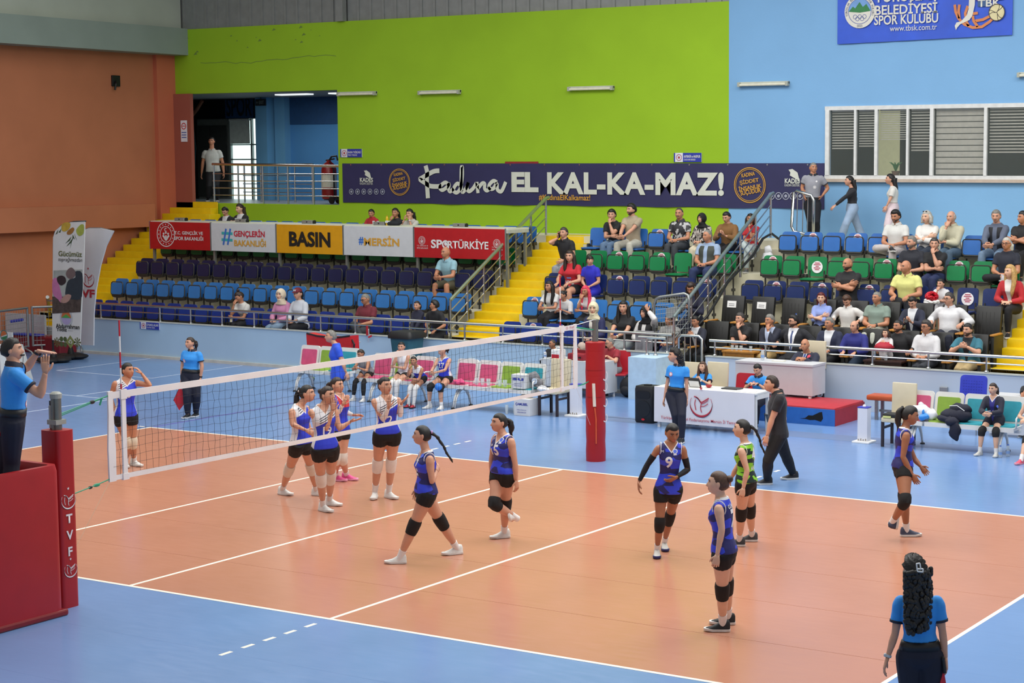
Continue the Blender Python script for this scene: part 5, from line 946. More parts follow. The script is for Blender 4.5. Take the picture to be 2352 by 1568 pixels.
ctable('light oak coffee table of glasses before black armchairs', -1.42, 17.62, FLR[1], .72, .3, .62, OAK); ctable('dark brown coffee table before the father and child', 1.72, 17.62, FLR[1], .8, .3, .6, mat('3a221a', .4))
for i, l in enumerate(('first of four tumblers from the railing gate','second of four tumblers from the railing gate','third of four tumblers from the railing gate','last tumbler standing alone')): glass(-1.6+.1*i+(.12 if i == 3 else 0), 17.6, FLR[1]+.62, 'tea glass on oak coffee table, '+l, .1, .035)
bottle(1.5, 17.6, FLR[1]+.6, 'blue labelled water bottle on the dark coffee table', .2, .034); glass(1.75, 17.6, FLR[1]+.6, 'clear glass on the dark coffee table')
# bags by the red shirted woman on the top row
t = drape('plastic_bag', 'white carrier bag by the top row woman feet', 'bag', (-3.8,21.3,FLR[5]), PLW, [((0,0,.12),(.16,.12,.13)),((0,0,.25),(.1,.04,.06))])
t = drape('plastic_bag', 'white hanging bag at the top row seat end', 'bag', (Wy(1764,570,21.5)[0],21.5,FLR[5]), PLW, [((0,0,.25),(.16,.12,.22)),((0,0,.5),(.1,.06,.1))])

# ================================================================ PEOPLE
FH = Vector((FW[0], FW[1], 0)).normalized(); RH = Vector((FH.y, -FH.x, 0)); UZ = Vector((0,0,1)); VCP = Vector(CP)
def facing(deg): a = math.radians(deg); return (-FH*math.cos(a)+RH*math.sin(a)).normalized()
def at_depth(u, v, D): d = Vector(ray(u, v)); return VCP+d*(D/d.dot(FH))
def project(P): d = np.array(P)-CP; z = d @ FW; return PPX+FOC*(d @ RT)/z, PPY-FOC*(d @ UP)/z
def smooth(a, b, x): t = max(0, min(1, (x-a)/(b-a))); return t*t*(3-2*t)
JOBS = []
def voxel(M_, vs, it=3, fac=.5):  # one continuous closed skin from overlapping lofts
    me = bpy.data.meshes.new('skin'); me.from_pydata(M_.v, [], M_.f); fixn(me)
    o = bpy.data.objects.new('skin', me); COL.objects.link(o)
    r = o.modifiers.new('r', 'REMESH'); r.mode = 'VOXEL'; r.voxel_size = vs; r.use_smooth_shade = True
    s = o.modifiers.new('s', 'SMOOTH'); s.iterations = it; s.factor = fac
    return o
SKINS = {'a': 'c9957a', 'b': 'b87f60', 'c': 'a06a4c', 'd': 'd8aa8e'}
HAIRS = {'k': '15110f', 'b': '2c1c14', 'm': '4a3020', 'g': '77756f', 'w': 'b0aca2', 'r': '5a1a18', 'y': 'b8935a', 'p': 'd83a58', 's': '3b3633'}
def skinm(k): return mat(SKINS[k], .5, 0, .05, 9, name='skin_'+k)
def hairm(k): return mat(HAIRS[k], .5, 0, .3, 40, .15, 60, name='hair_'+k)
EYEW = mat('d8d2cc', .3, var=0); IRIS = mat('1c120e', .3, var=0); LIPF = mat('b0685a', .5, var=.02); LIPM = mat('a06e58', .5, var=.02)
# ---- head: a sculpted grid (front at +y), metres for a 0.226 m tall head
def head_grid(male):
    nu, nv = 36, 28; th = []
    for j in range(nu): s = -math.pi+2*math.pi*(j+.5)/nu; th.append(s-.42*math.sin(s))
    R = []
    for i in range(nv+1):
        ph = math.pi*i/nv; row = []
        for t in th:
            x = .076*math.sin(ph)*math.sin(t); y = .097*math.sin(ph)*math.cos(t); z = .113*math.cos(ph); fr = max(0, math.cos(t))*math.sin(ph)
            j = smooth(-.015, -.1, z); x *= 1-(.2 if male else .3)*j
            if y < 0: y *= 1-.4*smooth(-.03, -.11, z)
            else: y += .03*math.exp(-((z+.085)/.032)**2)*fr*(1-.3*j)
            f2 = smooth(.25, .8, fr)
            if z < .03: pr = smooth(.028, -.022, z)*(1 if z > -.022 else math.exp(-((z+.022)/.009)**2))
            else: pr = 0
            y += f2*.027*math.exp(-(x/.0115)**2)*pr
            y -= f2*.010*math.exp(-((abs(x)-.031)/.016)**2-((z-.017)/.013)**2)
            y += f2*(.007 if male else .003)*math.exp(-((abs(x)-.028)/.024)**2-((z-.037)/.008)**2)
            y += f2*.007*math.exp(-(x/.02)**2-((z+.05)/.011)**2)+f2*.006*math.exp(-(x/.018)**2-((z+.09)/.012)**2)
            x += (1 if x > 0 else -1)*.004*math.exp(-((z+.01)/.02)**2)*smooth(.2,.5,fr)*(1-smooth(.75,.95,fr))
            row.append((x, y, z))
        R.append(row)
    return R
HG = {True: head_grid(True), False: head_grid(False)}
def hairline(yn, st):
    if st == 'receding': f, s, b = .088, .03, -.05
    elif st == 'fringe': f, s, b = .042, -.03, -.075
    else: f, s, b = .066, .012, -.06
    if yn > .45: return f
    if yn > .05: return s+(f-s)*smooth(.05, .45, yn)
    if yn > -.3: return b+(s-b)*smooth(-.3, .05, yn)
    return b
def build_head(hc, hf, hu, sc, male, st, beard=0, brow=1, glasses=False, lips=True):
    """returns (M for face geometry with material slots skin, hair, eye white, iris, lip, stubble), (M hair)"""
    hf = hf.normalized(); hr = hf.cross(hu).normalized(); hu = hr.cross(hf).normalized()
    MT = Matrix(((hr.x,hf.x,hu.x,hc.x),(hr.y,hf.y,hu.y,hc.y),(hr.z,hf.z,hu.z,hc.z),(0,0,0,1))) @ Matrix.Scale(sc, 4)
    R = HG[male]; nv = len(R)-1; nu = len(R[0]); m = M(); m.add([MT @ Vector(p) for r in R for p in r], [])
    for i in range(nv):
        for j in range(nu):
            k = (j+1) % nu; q = [R[i][j], R[i+1][j], R[i+1][k], R[i][k]]; c = [sum(p[a] for p in q)/4 for a in range(3)]; mi = 0
            if c[1] > .05 and abs(c[0]) < .019 and -.057 < c[2] < -.043 and lips: mi = 4
            elif beard >= 2 and c[2] < -.035 and c[1] > -.035 and not (abs(c[0]) < .018 and c[2] > -.066 and c[2] < -.044): mi = 5
            elif beard >= 1 and c[1] > .05 and abs(c[0]) < .03 and -.044 < c[2] < -.03: mi = 5
            m.f.append((i*nu+j, (i+1)*nu+j, (i+1)*nu+k, i*nu+k)); m.m.append(mi)
    def L(p): return MT @ Vector(p)
    R3 = MT.to_3x3()
    for s in (-1, 1):
        m.ell(L((s*.031,.0725,.017)), (.0145,.0095,.0085), 10, 6, 2, R3); m.ell(L((s*.031,.0782,.017)), (.0062,.005,.0066), 8, 5, 3, R3)
        m.tube([L((s*.016,.082,.021)),L((s*.03,.085,.0275)),L((s*.046,.076,.021))], .0024*sc, 4, k=3)
        if brow: m.tube([L((s*.012,.092,.034)),L((s*.03,.091,.042)),L((s*.05,.074,.036))], [.0036*sc,.004*sc,.002*sc], 5, k=1)
        m.ell(L((s*.077,-.006,.0)), (.009,.019,.031), 8, 8, 0, R3 @ Matrix.Rotation(s*.2,3,'Z'))
    h = M()
    if st not in ('bald', 'hijab', None):
        d = {'short': .014, 'buzz': .006, 'tied': .009, 'long': .017, 'curly': .03, 'receding': .008, 'fringe': .014, 'thick': .024, 'side': .008}.get(st, .012)
        vs = []; mg = []
        for i in range(nv+1):
            for j in range(nu):
                p = Vector(R[i][j]); yn = p.y/.097; zl = hairline(yn, st); g = p.z-zl
                if st == 'side': g = min(p.z+.05, .055-p.z) if yn < .2 else -1
                n = Vector((p.x/.076, p.y/.097, p.z/.113)).normalized(); o = d*smooth(-.004, .03, g)-(.004 if g < -.004 else 0)
                if st in ('curly',): o += .012*math.sin(i*2.1+j*1.7)*smooth(0,.03,g)
                elif st in ('short', 'thick'): o += .003*math.sin(i*1.9+j*2.7)*smooth(0,.03,g)
                vs.append(MT @ (p+n*o)); mg.append(g)
        fs = []
        for i in range(nv):
            for j in range(nu):
                k = (j+1) % nu; q = (i*nu+j, (i+1)*nu+j, (i+1)*nu+k, i*nu+k)
                if max(mg[a] for a in q) > 0: fs.append(q)
        h.add(vs, fs)
    g = None
    if glasses:
        g = M()
        for s in (-1, 1):
            ringpoly(g, L((s*.033,.098,.014)), hr, hu, hf, .018*sc, .0235*sc, .004*sc, n=14, ry=.75); g.tube([L((s*.056,.095,.018)),L((s*.079,.0,.016))], .0028*sc, 4)
        g.tube([L((-.012,.102,.018)),L((.012,.102,.018))], .003*sc, 4)
    return m, h, g, MT
def hair_extra(h, MT, sc, st, down, back, length, seed=0):
    """pony tails, plaits, buns and loose hair; down/back are the world directions hair falls and lies"""
    L = lambda p: MT @ Vector(p); rnd = random.Random(seed)
    if st == 'pony' or st == 'plait' or st == 'highpony':
        a = L((0,-.1,.035 if st != 'highpony' else .07)); b = a+back*.04*sc; n = 14; P = []; rr = []
        for i in range(n+1):
            t = i/n; P.append(a+back*(.055*smooth(0,.25,t)-.03*smooth(.4,1,t)*0)*sc+down*length*t*t**.15)
            if st == 'plait': rr.append(.02*sc*(1-.45*t)*(1+.22*math.sin(i*2.6)) if i < n else .004)
            else: rr.append((.018+.022*math.sin(min(1, t*1.3)*math.pi))*sc*(1 if t < .8 else 1.1-.8*(t-.8)/.2))
        P2 = [p+back*.006*math.sin(i*1.1) for i, p in enumerate(P)]; h.tube(P2, rr, 9); h.ell(a+back*.01, (.017*sc,)*3, 8, 6)
    elif st == 'bun': h.ell(L((0,-.105,.045)), (.038*sc,.036*sc,.036*sc), 12, 8)
    elif st == 'topbun': h.ell(L((0,-.06,.125)), (.035*sc,.035*sc,.03*sc), 12, 8)
    elif st in ('loose', 'wavy', 'curlylong'):
        n = 12; w0 = {'loose': .08, 'wavy': .095, 'curlylong': .122}[st]; rings = []; R = MT.to_3x3(); ax = (R @ Vector((1,0,0))).normalized()
        for i in range(n+1):
            t = i/n; c = L((0,-.055,.03))+back*(.035+.03*smooth(.2,.6,t))*sc+down*(length*t); w = (w0*(1+.12*math.sin(t*3.1))*(1-.35*smooth(.75,1,t)))*sc; dd = (.062-.02*t)*sc; ring = []
            for k in range(18):
                a = k*math.pi/9; q = 1+(.09*math.sin(k*2.3+i*1.3+seed) if st != 'loose' else .03*math.sin(k*3.1+i*.5))+(rnd.uniform(-.1,.1) if st == 'curlylong' else 0); ring.append(c+ax*w*math.cos(a)*q+back*dd*math.sin(a)*q)
            rings.append(ring)
        h.loft(rings)
        if st == 'curlylong':
            for k in range(330):
                t = rnd.random(); a = rnd.uniform(0, 6.28); c = L((0,-.055,.03))+back*(.035+.03*smooth(.2,.6,t))*sc+down*(length*t)
                p = c+ax*w0*(1.04-.3*smooth(.8,1,t))*math.cos(a)*sc+back*.056*math.sin(a)*sc; h.ell(p, (.021*sc,.021*sc,.024*sc), 7, 5)
    elif st in ('front', 'bob'):
        R = MT.to_3x3(); ax = (R @ Vector((1,0,0))).normalized(); fw = (R @ Vector((0,1,0))).normalized()
        for s in (-1, 1):
            P = [L((s*.07,.02,.06)), L((s*.088,.005,.0)), L((s*.088,.0,-.06))]; e = P[-1]
            if st == 'front': P += [e+down*length*.35+ax*s*.012, e+down*length*.75+fw*.035+ax*s*.004, e+down*length+fw*.045]
            else: P += [e+down*length*.3]
            h.tube(P, [.02*sc,.034*sc,.04*sc]+[.042*sc,.034*sc,.012*sc][:len(P)-3], 9)
        if st == 'bob' or True:
            rings = []
            for i in range(7):
                t = i/6; c = L((0,-.05,.02))+down*(length*.5*t+.0)+back*.02*sc; rings.append([c+ax*.086*sc*math.cos(k*.524)+back*.05*sc*math.sin(k*.524) for k in range(12)])
            h.loft(rings)
def hijab(hm, MT, sc, male, neck, chest, fwd, right):
    R = HG[male]; nv = len(R)-1; nu = len(R[0]); vs = []; ins = []
    for i in range(nv+1):
        for j in range(nu):
            p = Vector(R[i][j]); n = Vector((p.x/.076, p.y/.097, p.z/.113)).normalized(); f = (p.x/.054)**2+((p.z+.012)/.07)**2; inside = p.y > 0 and f < 1
            if p.y > .02: p.y = min(p.y, .097)
            vs.append(MT @ (p+n*(.022 if not inside else -.01)+Vector((0,-.004,.0)))); ins.append(inside)
    fs = []
    for i in range(nv):
        for j in range(nu):
            k = (j+1) % nu; q = (i*nu+j, (i+1)*nu+j, (i+1)*nu+k, i*nu+k)
            if not all(ins[a] for a in q): fs.append(q)
    hm.add(vs, fs); u = (chest-neck).normalized()*-1; rings = []
    top = MT @ Vector((0,.01,-.075))
    for t, w, d, o in ((0,.072,.085,.0),(.3,.078,.085,.0),(.55,.1,.09,.0),(.8,.145,.1,.005),(1.0,.165,.105,.01)):
        c = top.lerp(chest+u*.0, t)+fwd*o; rings.append([c+right*w*sc*math.cos(k*.3927)*(1+.05*math.sin(k*2.1+t*5))+fwd*d*sc*math.sin(k*.3927)*(1+.05*math.sin(k*1.7+t*7)) for k in range(16)])
    hm.loft(rings)
# ---- hand: palm, four unequal bent fingers, thumb off the side of the palm
def hand(m, w, d, pn, side, sz, curl=.5, spread=.12):
    """w wrist, d direction of the fingers, pn palm normal (towards the palm side), side +1 = thumb towards d x pn"""
    d = d.normalized(); pn = (pn-d*pn.dot(d)).normalized(); t = d.cross(pn)*side; s = sz
    P = lambda a, b, c: w+d*a*s+t*b*s+pn*c*s
    rr = []
    for a, wd, th in ((-.01,.024,.019),(.02,.032,.017),(.055,.04,.015),(.085,.041,.013),(.098,.036,.010)): rr.append([P(a, wd*math.cos(k*.628), th*math.sin(k*.628)) for k in range(10)])
    m.loft(rr)
    for b, ln, o in ((.03,.07,.0),(.0105,.08,.003),(-.0095,.074,.002),(-.028,.058,-.004)):
        base = P(.088+o, b, 0); an = 0; q = base; pts = [P(.07,b,0), q]
        for seg, cu in ((.45,.55),(.3,.8),(.25,.6)):
            an += curl*cu*1.2; dr = (d*math.cos(an)+pn*math.sin(an)+t*spread*(b/.03)).normalized(); q = q+dr*ln*seg*s; pts.append(q)
        m.tube(pts, [.0098*s,.0095*s,.0088*s,.008*s,.0058*s], 6)
    tb = P(.02,.026,.004); d2 = (d*.65+t*.75+pn*.25).normalized(); d3 = (d*.9+t*.3+pn*(.2+curl*.4)).normalized(); m.tube([P(.005,.012,.002),tb,tb+d2*.035*s,tb+d2*.035*s+d3*.03*s,tb+d2*.035*s+d3*.05*s], [.013*s,.0125*s,.011*s,.0095*s,.006*s], 6)
def shoe(m, an, f, u, L, k0=0, k1=1):
    f = (f-u*f.dot(u)).normalized(); r = f.cross(u).normalized(); hh = .052*L/.26
    O = an-u*.075*L/.26; up = []; so = []
    for a, w, h in ((-.28,.02,.085),(-.24,.031,.112),(-.13,.036,.12),(-.02,.037,.118),(.1,.039,.097),(.24,.043,.073),(.38,.046,.056),(.53,.045,.045),(.63,.036,.036),(.69,.018,.026)):
        a *= L; w *= L/.26; h *= L/.26; up.append([O+f*a+r*w*math.cos(q)*(1 if math.sin(q) < .3 else .93)+u*(.018*L/.26+(h-.018*L/.26)*max(0, math.sin(q))**.75) for q in [i*math.pi/8 for i in range(9)]]+[O+f*a-r*w*.6+u*.016*L/.26, O+f*a+r*w*.6+u*.016*L/.26])
    m.loft(up, True, k0)
    for a, w in ((-.29,.02),(-.25,.034),(-.12,.039),(.05,.038),(.2,.043),(.38,.05),(.54,.049),(.66,.038),(.72,.016)):
        a *= L; w *= L/.26; lift = (.008 if a > .5*L else 0); so.append([O+f*a+r*w*x+u*(y*L/.26+lift) for x, y in ((-1,.026),(1,.026),(1.0,.004),(.85,0),(-.85,0),(-1,.004))])
    m.loft(so, True, k1)
    for i in range(4): a = (.04+.07*i)*L; z = (.108-.017*i)*L/.26; m.tube([O+f*a-r*.022*L/.26+u*(z-.006), O+f*a+u*(z+.002), O+f*a+r*.022*L/.26+u*(z-.006)], .004, 4, k=k1)
TOR = {'f': ((-.06,.06,.05,0),(-.03,.094,.066,-.004),(.0,.1,.07,-.006),(.035,.094,.066,-.002),(.075,.08,.056,.0),(.11,.073,.051,.0),(.155,.078,.056,.002),(.2,.087,.069,.009),(.235,.09,.062,.005),(.262,.088,.052,.0),(.284,.076,.043,-.002),(.303,.056,.038,-.004),(.322,.037,.034,-.002)),
       'm': ((-.06,.06,.05,0),(-.03,.09,.063,-.002),(.0,.094,.066,-.003),(.035,.09,.064,.0),(.075,.086,.062,.004),(.11,.086,.062,.005),(.155,.092,.066,.005),(.2,.1,.069,.004),(.235,.104,.066,.0),(.262,.102,.057,-.002),(.285,.088,.046,-.004),(.305,.062,.042,-.005),(.325,.042,.038,-.002))}
def torso(m, J, H, sx, b, lo, hi, e=0., flare=0., belly=0.):
    pel, ch = J['pel'], J['ch']; ax = ch-pel; T = ax.length; up = ax.normalized(); rp = (J['hR']-J['hL']).normalized(); rc = (J['sR']-J['sL']).normalized(); rings = []; k = T/(.29*H)
    for z, w, d, o in TOR[sx]:
        if z < lo-1e-6 or z > hi+1e-6: continue
        t = max(0, min(1, z/.29)); r = rp.lerp(rc, t).normalized(); r = (r-up*r.dot(up)).normalized(); f = up.cross(r); be = belly*math.exp(-((z-.08)/.06)**2)
        ww = w*H*(1+(b-1)*(1 if z < .25 else .45))+e+flare*max(0, (.12-z)/.12); dd = d*H*(1+(b-1)*(1.15 if z < .25 else .45))+e+flare*max(0, (.12-z)/.12)*.8
        c = pel+up*(z*H*k)+f*(o*H+be*H*.5); rings.append([c+r*ww*math.copysign(abs(math.cos(a))**.88, math.cos(a))+f*(dd+be*H*.5)*math.copysign(abs(math.sin(a))**.9, math.sin(a)) for a in [i*math.pi/10 for i in range(20)]])
    m.loft(rings)
def limb(a, j, c, prof, n1=4, n2=5):
    """points and radii along a two bone limb; prof = (fraction 0..2, radius)"""
    P = []; R = []
    for t, r in prof: P.append(a.lerp(j, t) if t <= 1 else j.lerp(c, t-1)); R.append(r)
    return P, R
def cut(prof, lo, hi):
    f = lambda t: next((r0+(r1-r0)*(t-t0)/(t1-t0) for (t0,r0),(t1,r1) in zip(prof, prof[1:]) if t0 <= t <= t1), prof[-1][1])
    return [(lo, f(lo))]+[p for p in prof if lo < p[0] < hi]+[(hi, f(hi))]
LEGP = {'f': ((-.12,.05),(.0,.059),(.15,.058),(.4,.05),(.7,.041),(.9,.036),(1,.0345),(1.1,.033),(1.3,.0345),(1.5,.031),(1.75,.0235),(1.95,.0205),(2,.0205)), 'm': ((-.12,.05),(.0,.057),(.15,.056),(.4,.05),(.7,.042),(.9,.037),(1,.036),(1.1,.034),(1.3,.036),(1.5,.032),(1.75,.025),(1.95,.022),(2,.022))}
ARMP = {'f': ((0,.028),(.12,.031),(.3,.0275),(.6,.0245),(.9,.021),(1,.0205),(1.15,.0215),(1.35,.021),(1.7,.016),(1.95,.0138),(2,.0138)), 'm': ((0,.033),(.12,.036),(.3,.032),(.6,.029),(.9,.025),(1,.024),(1.15,.026),(1.35,.025),(1.7,.019),(1.95,.0165),(2,.0165))}
def ik(a, c, l1, l2, hint, pix=None, fwd=None):
    d = c-a; D = d.length
    if D > (l1+l2)*.999: l1 *= D/(l1+l2)*1.001; l2 *= D/(l1+l2)*1.001 if D > (l1+l2)*.999 else 1
    D = max(D, abs(l1-l2)+1e-3); x = (l1*l1-l2*l2+D*D)/(2*D); h = math.sqrt(max(0, l1*l1-x*x)); d = d.normalized(); b = a+d*x
    if pix is None:
        q = hint-d*hint.dot(d); q = q.normalized() if q.length > 1e-6 else d.orthogonal().normalized(); return b+q*h
    o1 = d.orthogonal().normalized(); o2 = d.cross(o1); best = None
    for i in range(36):
        p = b+(o1*math.cos(i*.1745)+o2*math.sin(i*.1745))*h; u, v = project(p); cst = math.hypot(u-pix[0], v-pix[1])+(60*max(0, -(p-b).dot(fwd)/.1) if fwd is not None else 0)
        if best is None or cst < best[0]: best = (cst, p)
    return best[1]
PEOPLE = []
def person(J, H, sx, label, o, hf, hu=UZ, group=None, kid=False):
    """J joints in world space; o = look: skin, hair, garments. Builds root > body, hair, garments"""
    fw = UZ.cross((J['hR']-J['hL'])); fw.z = 0; fw = fw.normalized() if fw.length > 1e-6 else facing(0)
    gz = min(J['aR'].z, J['aL'].z)-.045*H
    base = Vector((J['pel'].x, J['pel'].y, o.get('base', gz)))
    root = thing('person', label, 'person', base, math.atan2(fw.y, fw.x)-R90, group); inv = mw(root).inverted()
    male = sx == 'm'; b = o.get('b', 1.); bl = o.get('belly', 0); vs = o.get('vs', .0165); lp = [(t, r*H*b) for t, r in LEGP[sx]]; ap = [(t, r*H*(1+(b-1)*.8)) for t, r in ARMP[sx]]
    body = M(); torso(body, J, H, sx, b, -.06, .33, 0, 0, bl)
    for s in 'RL':
        P, R = limb(J['h'+s], J['k'+s], J['a'+s], lp); body.tube(P, R, 12)
        P, R = limb(J['s'+s], J['e'+s], J['w'+s], ap); body.tube(P, R, 10); body.ell(J['s'+s], (ap[1][1]*.92,)*3, 10, 8)
        f = o.get('toe'+s, fw); a = J['a'+s]; body.tube([a, a+f.normalized()*.035*H-UZ*.025*H], [.015*H,.01*H], 8)
    hc = J['hd']; nk = J['ch'].lerp(hc, .15); body.tube([J['ch']+(J['pel']-J['ch'])*.06, nk, hc-hu*.02*H], [.04*H if male else .034*H, (.037 if male else .031)*H*(1+(b-1)*.5), (.036 if male else .031)*H], 12)
    hs = H*.139/.226*(o.get('hs', 1.0))
    hst = o.get('hair', 'short'); cap = {'pony':'tied','plait':'tied','highpony':'tied','bun':'tied','topbun':'tied','loose':'long','wavy':'long','curlylong':'curly','front':'long','bob':'long'}.get(hst, hst)
    face, hair, gl, MT = build_head(hc, hf, hu, hs, male, cap, o.get('beard', 0), 1, o.get('glasses', False))
    for s, sg in (('R', 1), ('L', -1)):
        w = J['w'+s]; d = o.get('hd'+s) or (w-J['e'+s]); pn = o.get('pn'+s)
        if pn is None: pn = (J['pel'].lerp(J['ch'], .4)-w); pn = pn-(w-J['e'+s]).normalized()*pn.dot((w-J['e'+s]).normalized())
        dn = d.normalized(); q = pn-dn*pn.dot(dn); side = o.get('th'+s, 0)
        if not side: side = 1 if (dn.cross(q)).dot(fw+UZ*.8) > 0 else -1
        hand(face, w, d, q if q.length > 1e-4 else dn.orthogonal(), side, H/1.7*(1.06 if male else .96)*o.get('hz', 1), o.get('curl'+s, o.get('curl', .45)))
    sk = skinm(o.get('skin', 'b')); hk = o.get('hc', 'k'); hm_ = hairm(hk); bdm = mat({'k':'4a352b','b':'5a4030','m':'6a4c3a','g':'7d7064','w':'9c948a','s':'54443a'}.get(hk, '4a352b'), .7, 0, .25, 60)
    JOBS.append(dict(tmp=voxel(body, vs, 4), name='body', root=root, inv=inv, mats=[sk, hm_, EYEW, IRIS, LIPM if male else LIPF, bdm], extra=face))
    # garments --------------------------------------------------
    def garment(name, m, mats, pat=None, v=None, it=3, smooth_=True, dec=None, cuts=()):
        JOBS.append(dict(tmp=voxel(m, v or vs*.95, it), name=name, root=root, inv=inv, mats=mats if isinstance(mats, list) else [mats], pat=pat, dec=dec, cuts=cuts))
    e = o.get('ease', .012); top = o.get('top'); shirt_col = mat(top, .75, 0, .07, 7, .25, 14, sheen=.1, name='cloth') if isinstance(top, str) else top
    up = (J['ch']-J['pel']).normalized(); rc = (J['sR']-J['sL']).normalized(); fc = up.cross(rc).normalized()
    hem = o.get('hem', -.03)
    zl = lambda P: (inv @ P).z
    if top is not None:
        cuts = []; mats_ = [shirt_col]+list(o.get('tmats', [])); pat = o.get('pat'); zc = zl(J['ch']); zp = zl(J['pel'])
        lx = (inv @ J['ch']).x; px = (inv @ J['pel']).x; cx = lambda z: px+(lx-px)*(z-zp)/max(.05, zc-zp)
        if o.get('open'):
            col, tie = o['open']; k = len(mats_); mats_ += [mat(col, .7, 0, .04, 8), mat(tie or col, .6)]; z0 = zp+.03*H; sl_ = .2 if o.get('jacket') else .12
            for sg in (-1, 1): cuts.append(((px+sg*.012, 0, z0), (1, 0, -((lx-px)/max(.05, zc-zp))-sg*sl_)))
            if tie:
                for sg in (-1, 1): cuts.append(((px+sg*.02, 0, zp), (1, 0, -((lx-px)/max(.05, zc-zp)))))
            def pat(c, n, z0=z0, k=k, tie=tie, sl_=sl_):
                x = c[0]-cx(c[2])
                if n[1] < .15 or c[1] < (inv @ J['pel']).y-.05 or c[2] < z0-.06 or abs(x) > .012+max(0, (c[2]-z0))*sl_: return 0
                return k+1 if tie and abs(x) < .02 and c[2] < zc+.004*H else k
        if o.get('collar') and o['collar'][0] == 'v':
            k = len(mats_); mats_ += [mat(o['collar'][1], .65), skinm(o.get('skin', 'b'))]; zv = zc-.05*H; p0 = pat
            for d in (0, .02):
                for sg in (-1, 1): cuts.append(((lx, 0, zv+d), (-sg*1.35, 0, 1)))
                pass
            cuts.append(((0, 0, zc+.02*H), (0, 0, 1)))
            def pat(c, n, p0=p0, k=k):
                d = c[2]-zv-abs(c[0]-lx)*1.35; y = c[1]-(inv @ J['ch']).y
                if y > 0 and n[1] > -.2 and d > 0: return k+1 if d > .02 else k
                if c[2] > zc+.02*H: return k
                return p0(c, n) if p0 else 0
        cuts += o.get('cuts', [])
        m = M(); torso(m, J, H, sx, b, hem, .306 if o.get('collar', ' ')[0] == 'p' else .326, e*.9 if o.get('sleeve', .55) > 0 else e, o.get('flare', .012), bl); sl = o.get('sleeve', .55)
        for s in 'RL':
            if sl > 0:
                pr = cut(ap, 0, sl); pr = [(t, r+e*(.9 if t < .3 else 1.0)+(.006 if t > sl-.15 and sl < 1.2 else 0)) for t, r in pr]; P, R = limb(J['s'+s], J['e'+s], J['w'+s], pr); m.tube(P, R, 12); m.ell(J['s'+s].lerp(J['ch'], .04)-up*.001*H, (ap[1][1]*.97+e*.75,)*3, 12, 8)
            else: c = J['s'+s].lerp(J['ch'], .32); m.ell(c-up*.005*H, (.034*H,.034*H,.03*H), 10, 8)
        garment('shirt' if not o.get('jacket') else 'jacket', m, mats_, pat, vs*.85 if vs < .014 else None, 3, dec=o.get('dec'), cuts=cuts)
        if o.get('cuff') and sl > 0:
            for s in 'RL': pr = cut(ap, max(0, sl-.06), sl+.02); pr = [(t, r+e+.009) for t, r in pr]; P, R = limb(J['s'+s], J['e'+s], J['w'+s], pr); c = M(); c.tube(P, R, 12); o_ = ob('cuff', c, mat(o['cuff'], .7), root, world=True, smooth=True)
        if o.get('collar') and o['collar'][0] == 'p':
            c = M(); q = J['ch']+up*.013*H; rr = []
            for rx, ry, z in ((.041,.039,.02),(.043,.041,.034),(.05,.048,.03),(.062,.053,.006),(.059,.05,.004),(.046,.044,.022)):
                if not male: rx, ry = rx*.9, ry*.9
                rr.append([q+rc*rx*H*math.cos(a)+fc*ry*H*math.sin(a)+up*(z*H-.012*H*max(0, math.sin(a))) for a in [R90+.16+i*(6.28318-.32)/18 for i in range(19)]])
            rr.append(rr[0]); c.loft(rr, False, closed=False); ob('collar', c, mat(o['collar'][1], .7), root, world=True, smooth=True, auto=60)
        if o.get('arm'):
            c = M()
            for s in 'RL':
                q = J['s'+s].lerp(J['ch'], .2); P = [q+up*.048*H*math.sin(a)+fc*.04*H*math.cos(a)-up*.008*H+(J['s'+s]-J['ch']).normalized()*(.004*H) for a in [i*.4189 for i in range(16)]]; c.tube(P, .0055, 6, cap=False)
            ob('armhole_trim', c, mat(o['arm'], .7), root, world=True, smooth=True)
    if o.get('vest'):
        vx = (inv @ J['ch']).x
        m = M(); torso(m, J, H, sx, b, -.01, .285, e+.012, .01, bl); garment('vest', m, [mat(o['vest'], .7, 0, .1, 8, .2, 14)]+([mat(top, .7)] if isinstance(top, str) else []), lambda c, n: 1 if (abs(c[0]-vx) < .045 and n[1] > .2) else 0, cuts=[((vx+s*.045, 0, 0), (1, 0, 0)) for s in (-1, 1)])
    bt = o.get('bottom'); 
    if bt:
        bm_ = mat(bt, .8, 0, .1, 9, .25, 16, name='cloth') if isinstance(bt, str) else bt; le = o.get('leg', 1.93); be = o.get('bease', .012); m = M(); torso(m, J, H, sx, b, -.06, .08, be, 0, bl*.5)
        for s in 'RL':
            wd = o.get('wide', 0); pr = cut(lp, -.12, le); pr = [(t, r+be+.003+wd*max(0, t-.5)*.5) for t, r in pr]; P, R = limb(J['h'+s], J['k'+s], J['a'+s], pr); m.tube(P, R, 12)
        garment('shorts' if le < 1 else 'trousers', m, bm_, None, vs*.85 if vs < .014 else None, 3 if le > 1 else 2)
        if o.get('belt'): m = M(); torso(m, J, H, sx, b, .03, .075, be+.005, 0, bl*.6); ob('belt', m, mat('101014', .5), root, world=True, smooth=True)
    if o.get('pad'):
        for s in 'RL': pr = cut(lp, .8, 1.24); pr = [(t, r+(.017 if .88 < t < 1.12 else .007)) for t, r in pr]; P, R = limb(J['h'+s], J['k'+s], J['a'+s], pr); c = M(); c.tube(P, R, 14); ob('knee_pad', c, mat(o['pad'], .8, 0, .06, 12, .2, 30), root, world=True, auto=50)
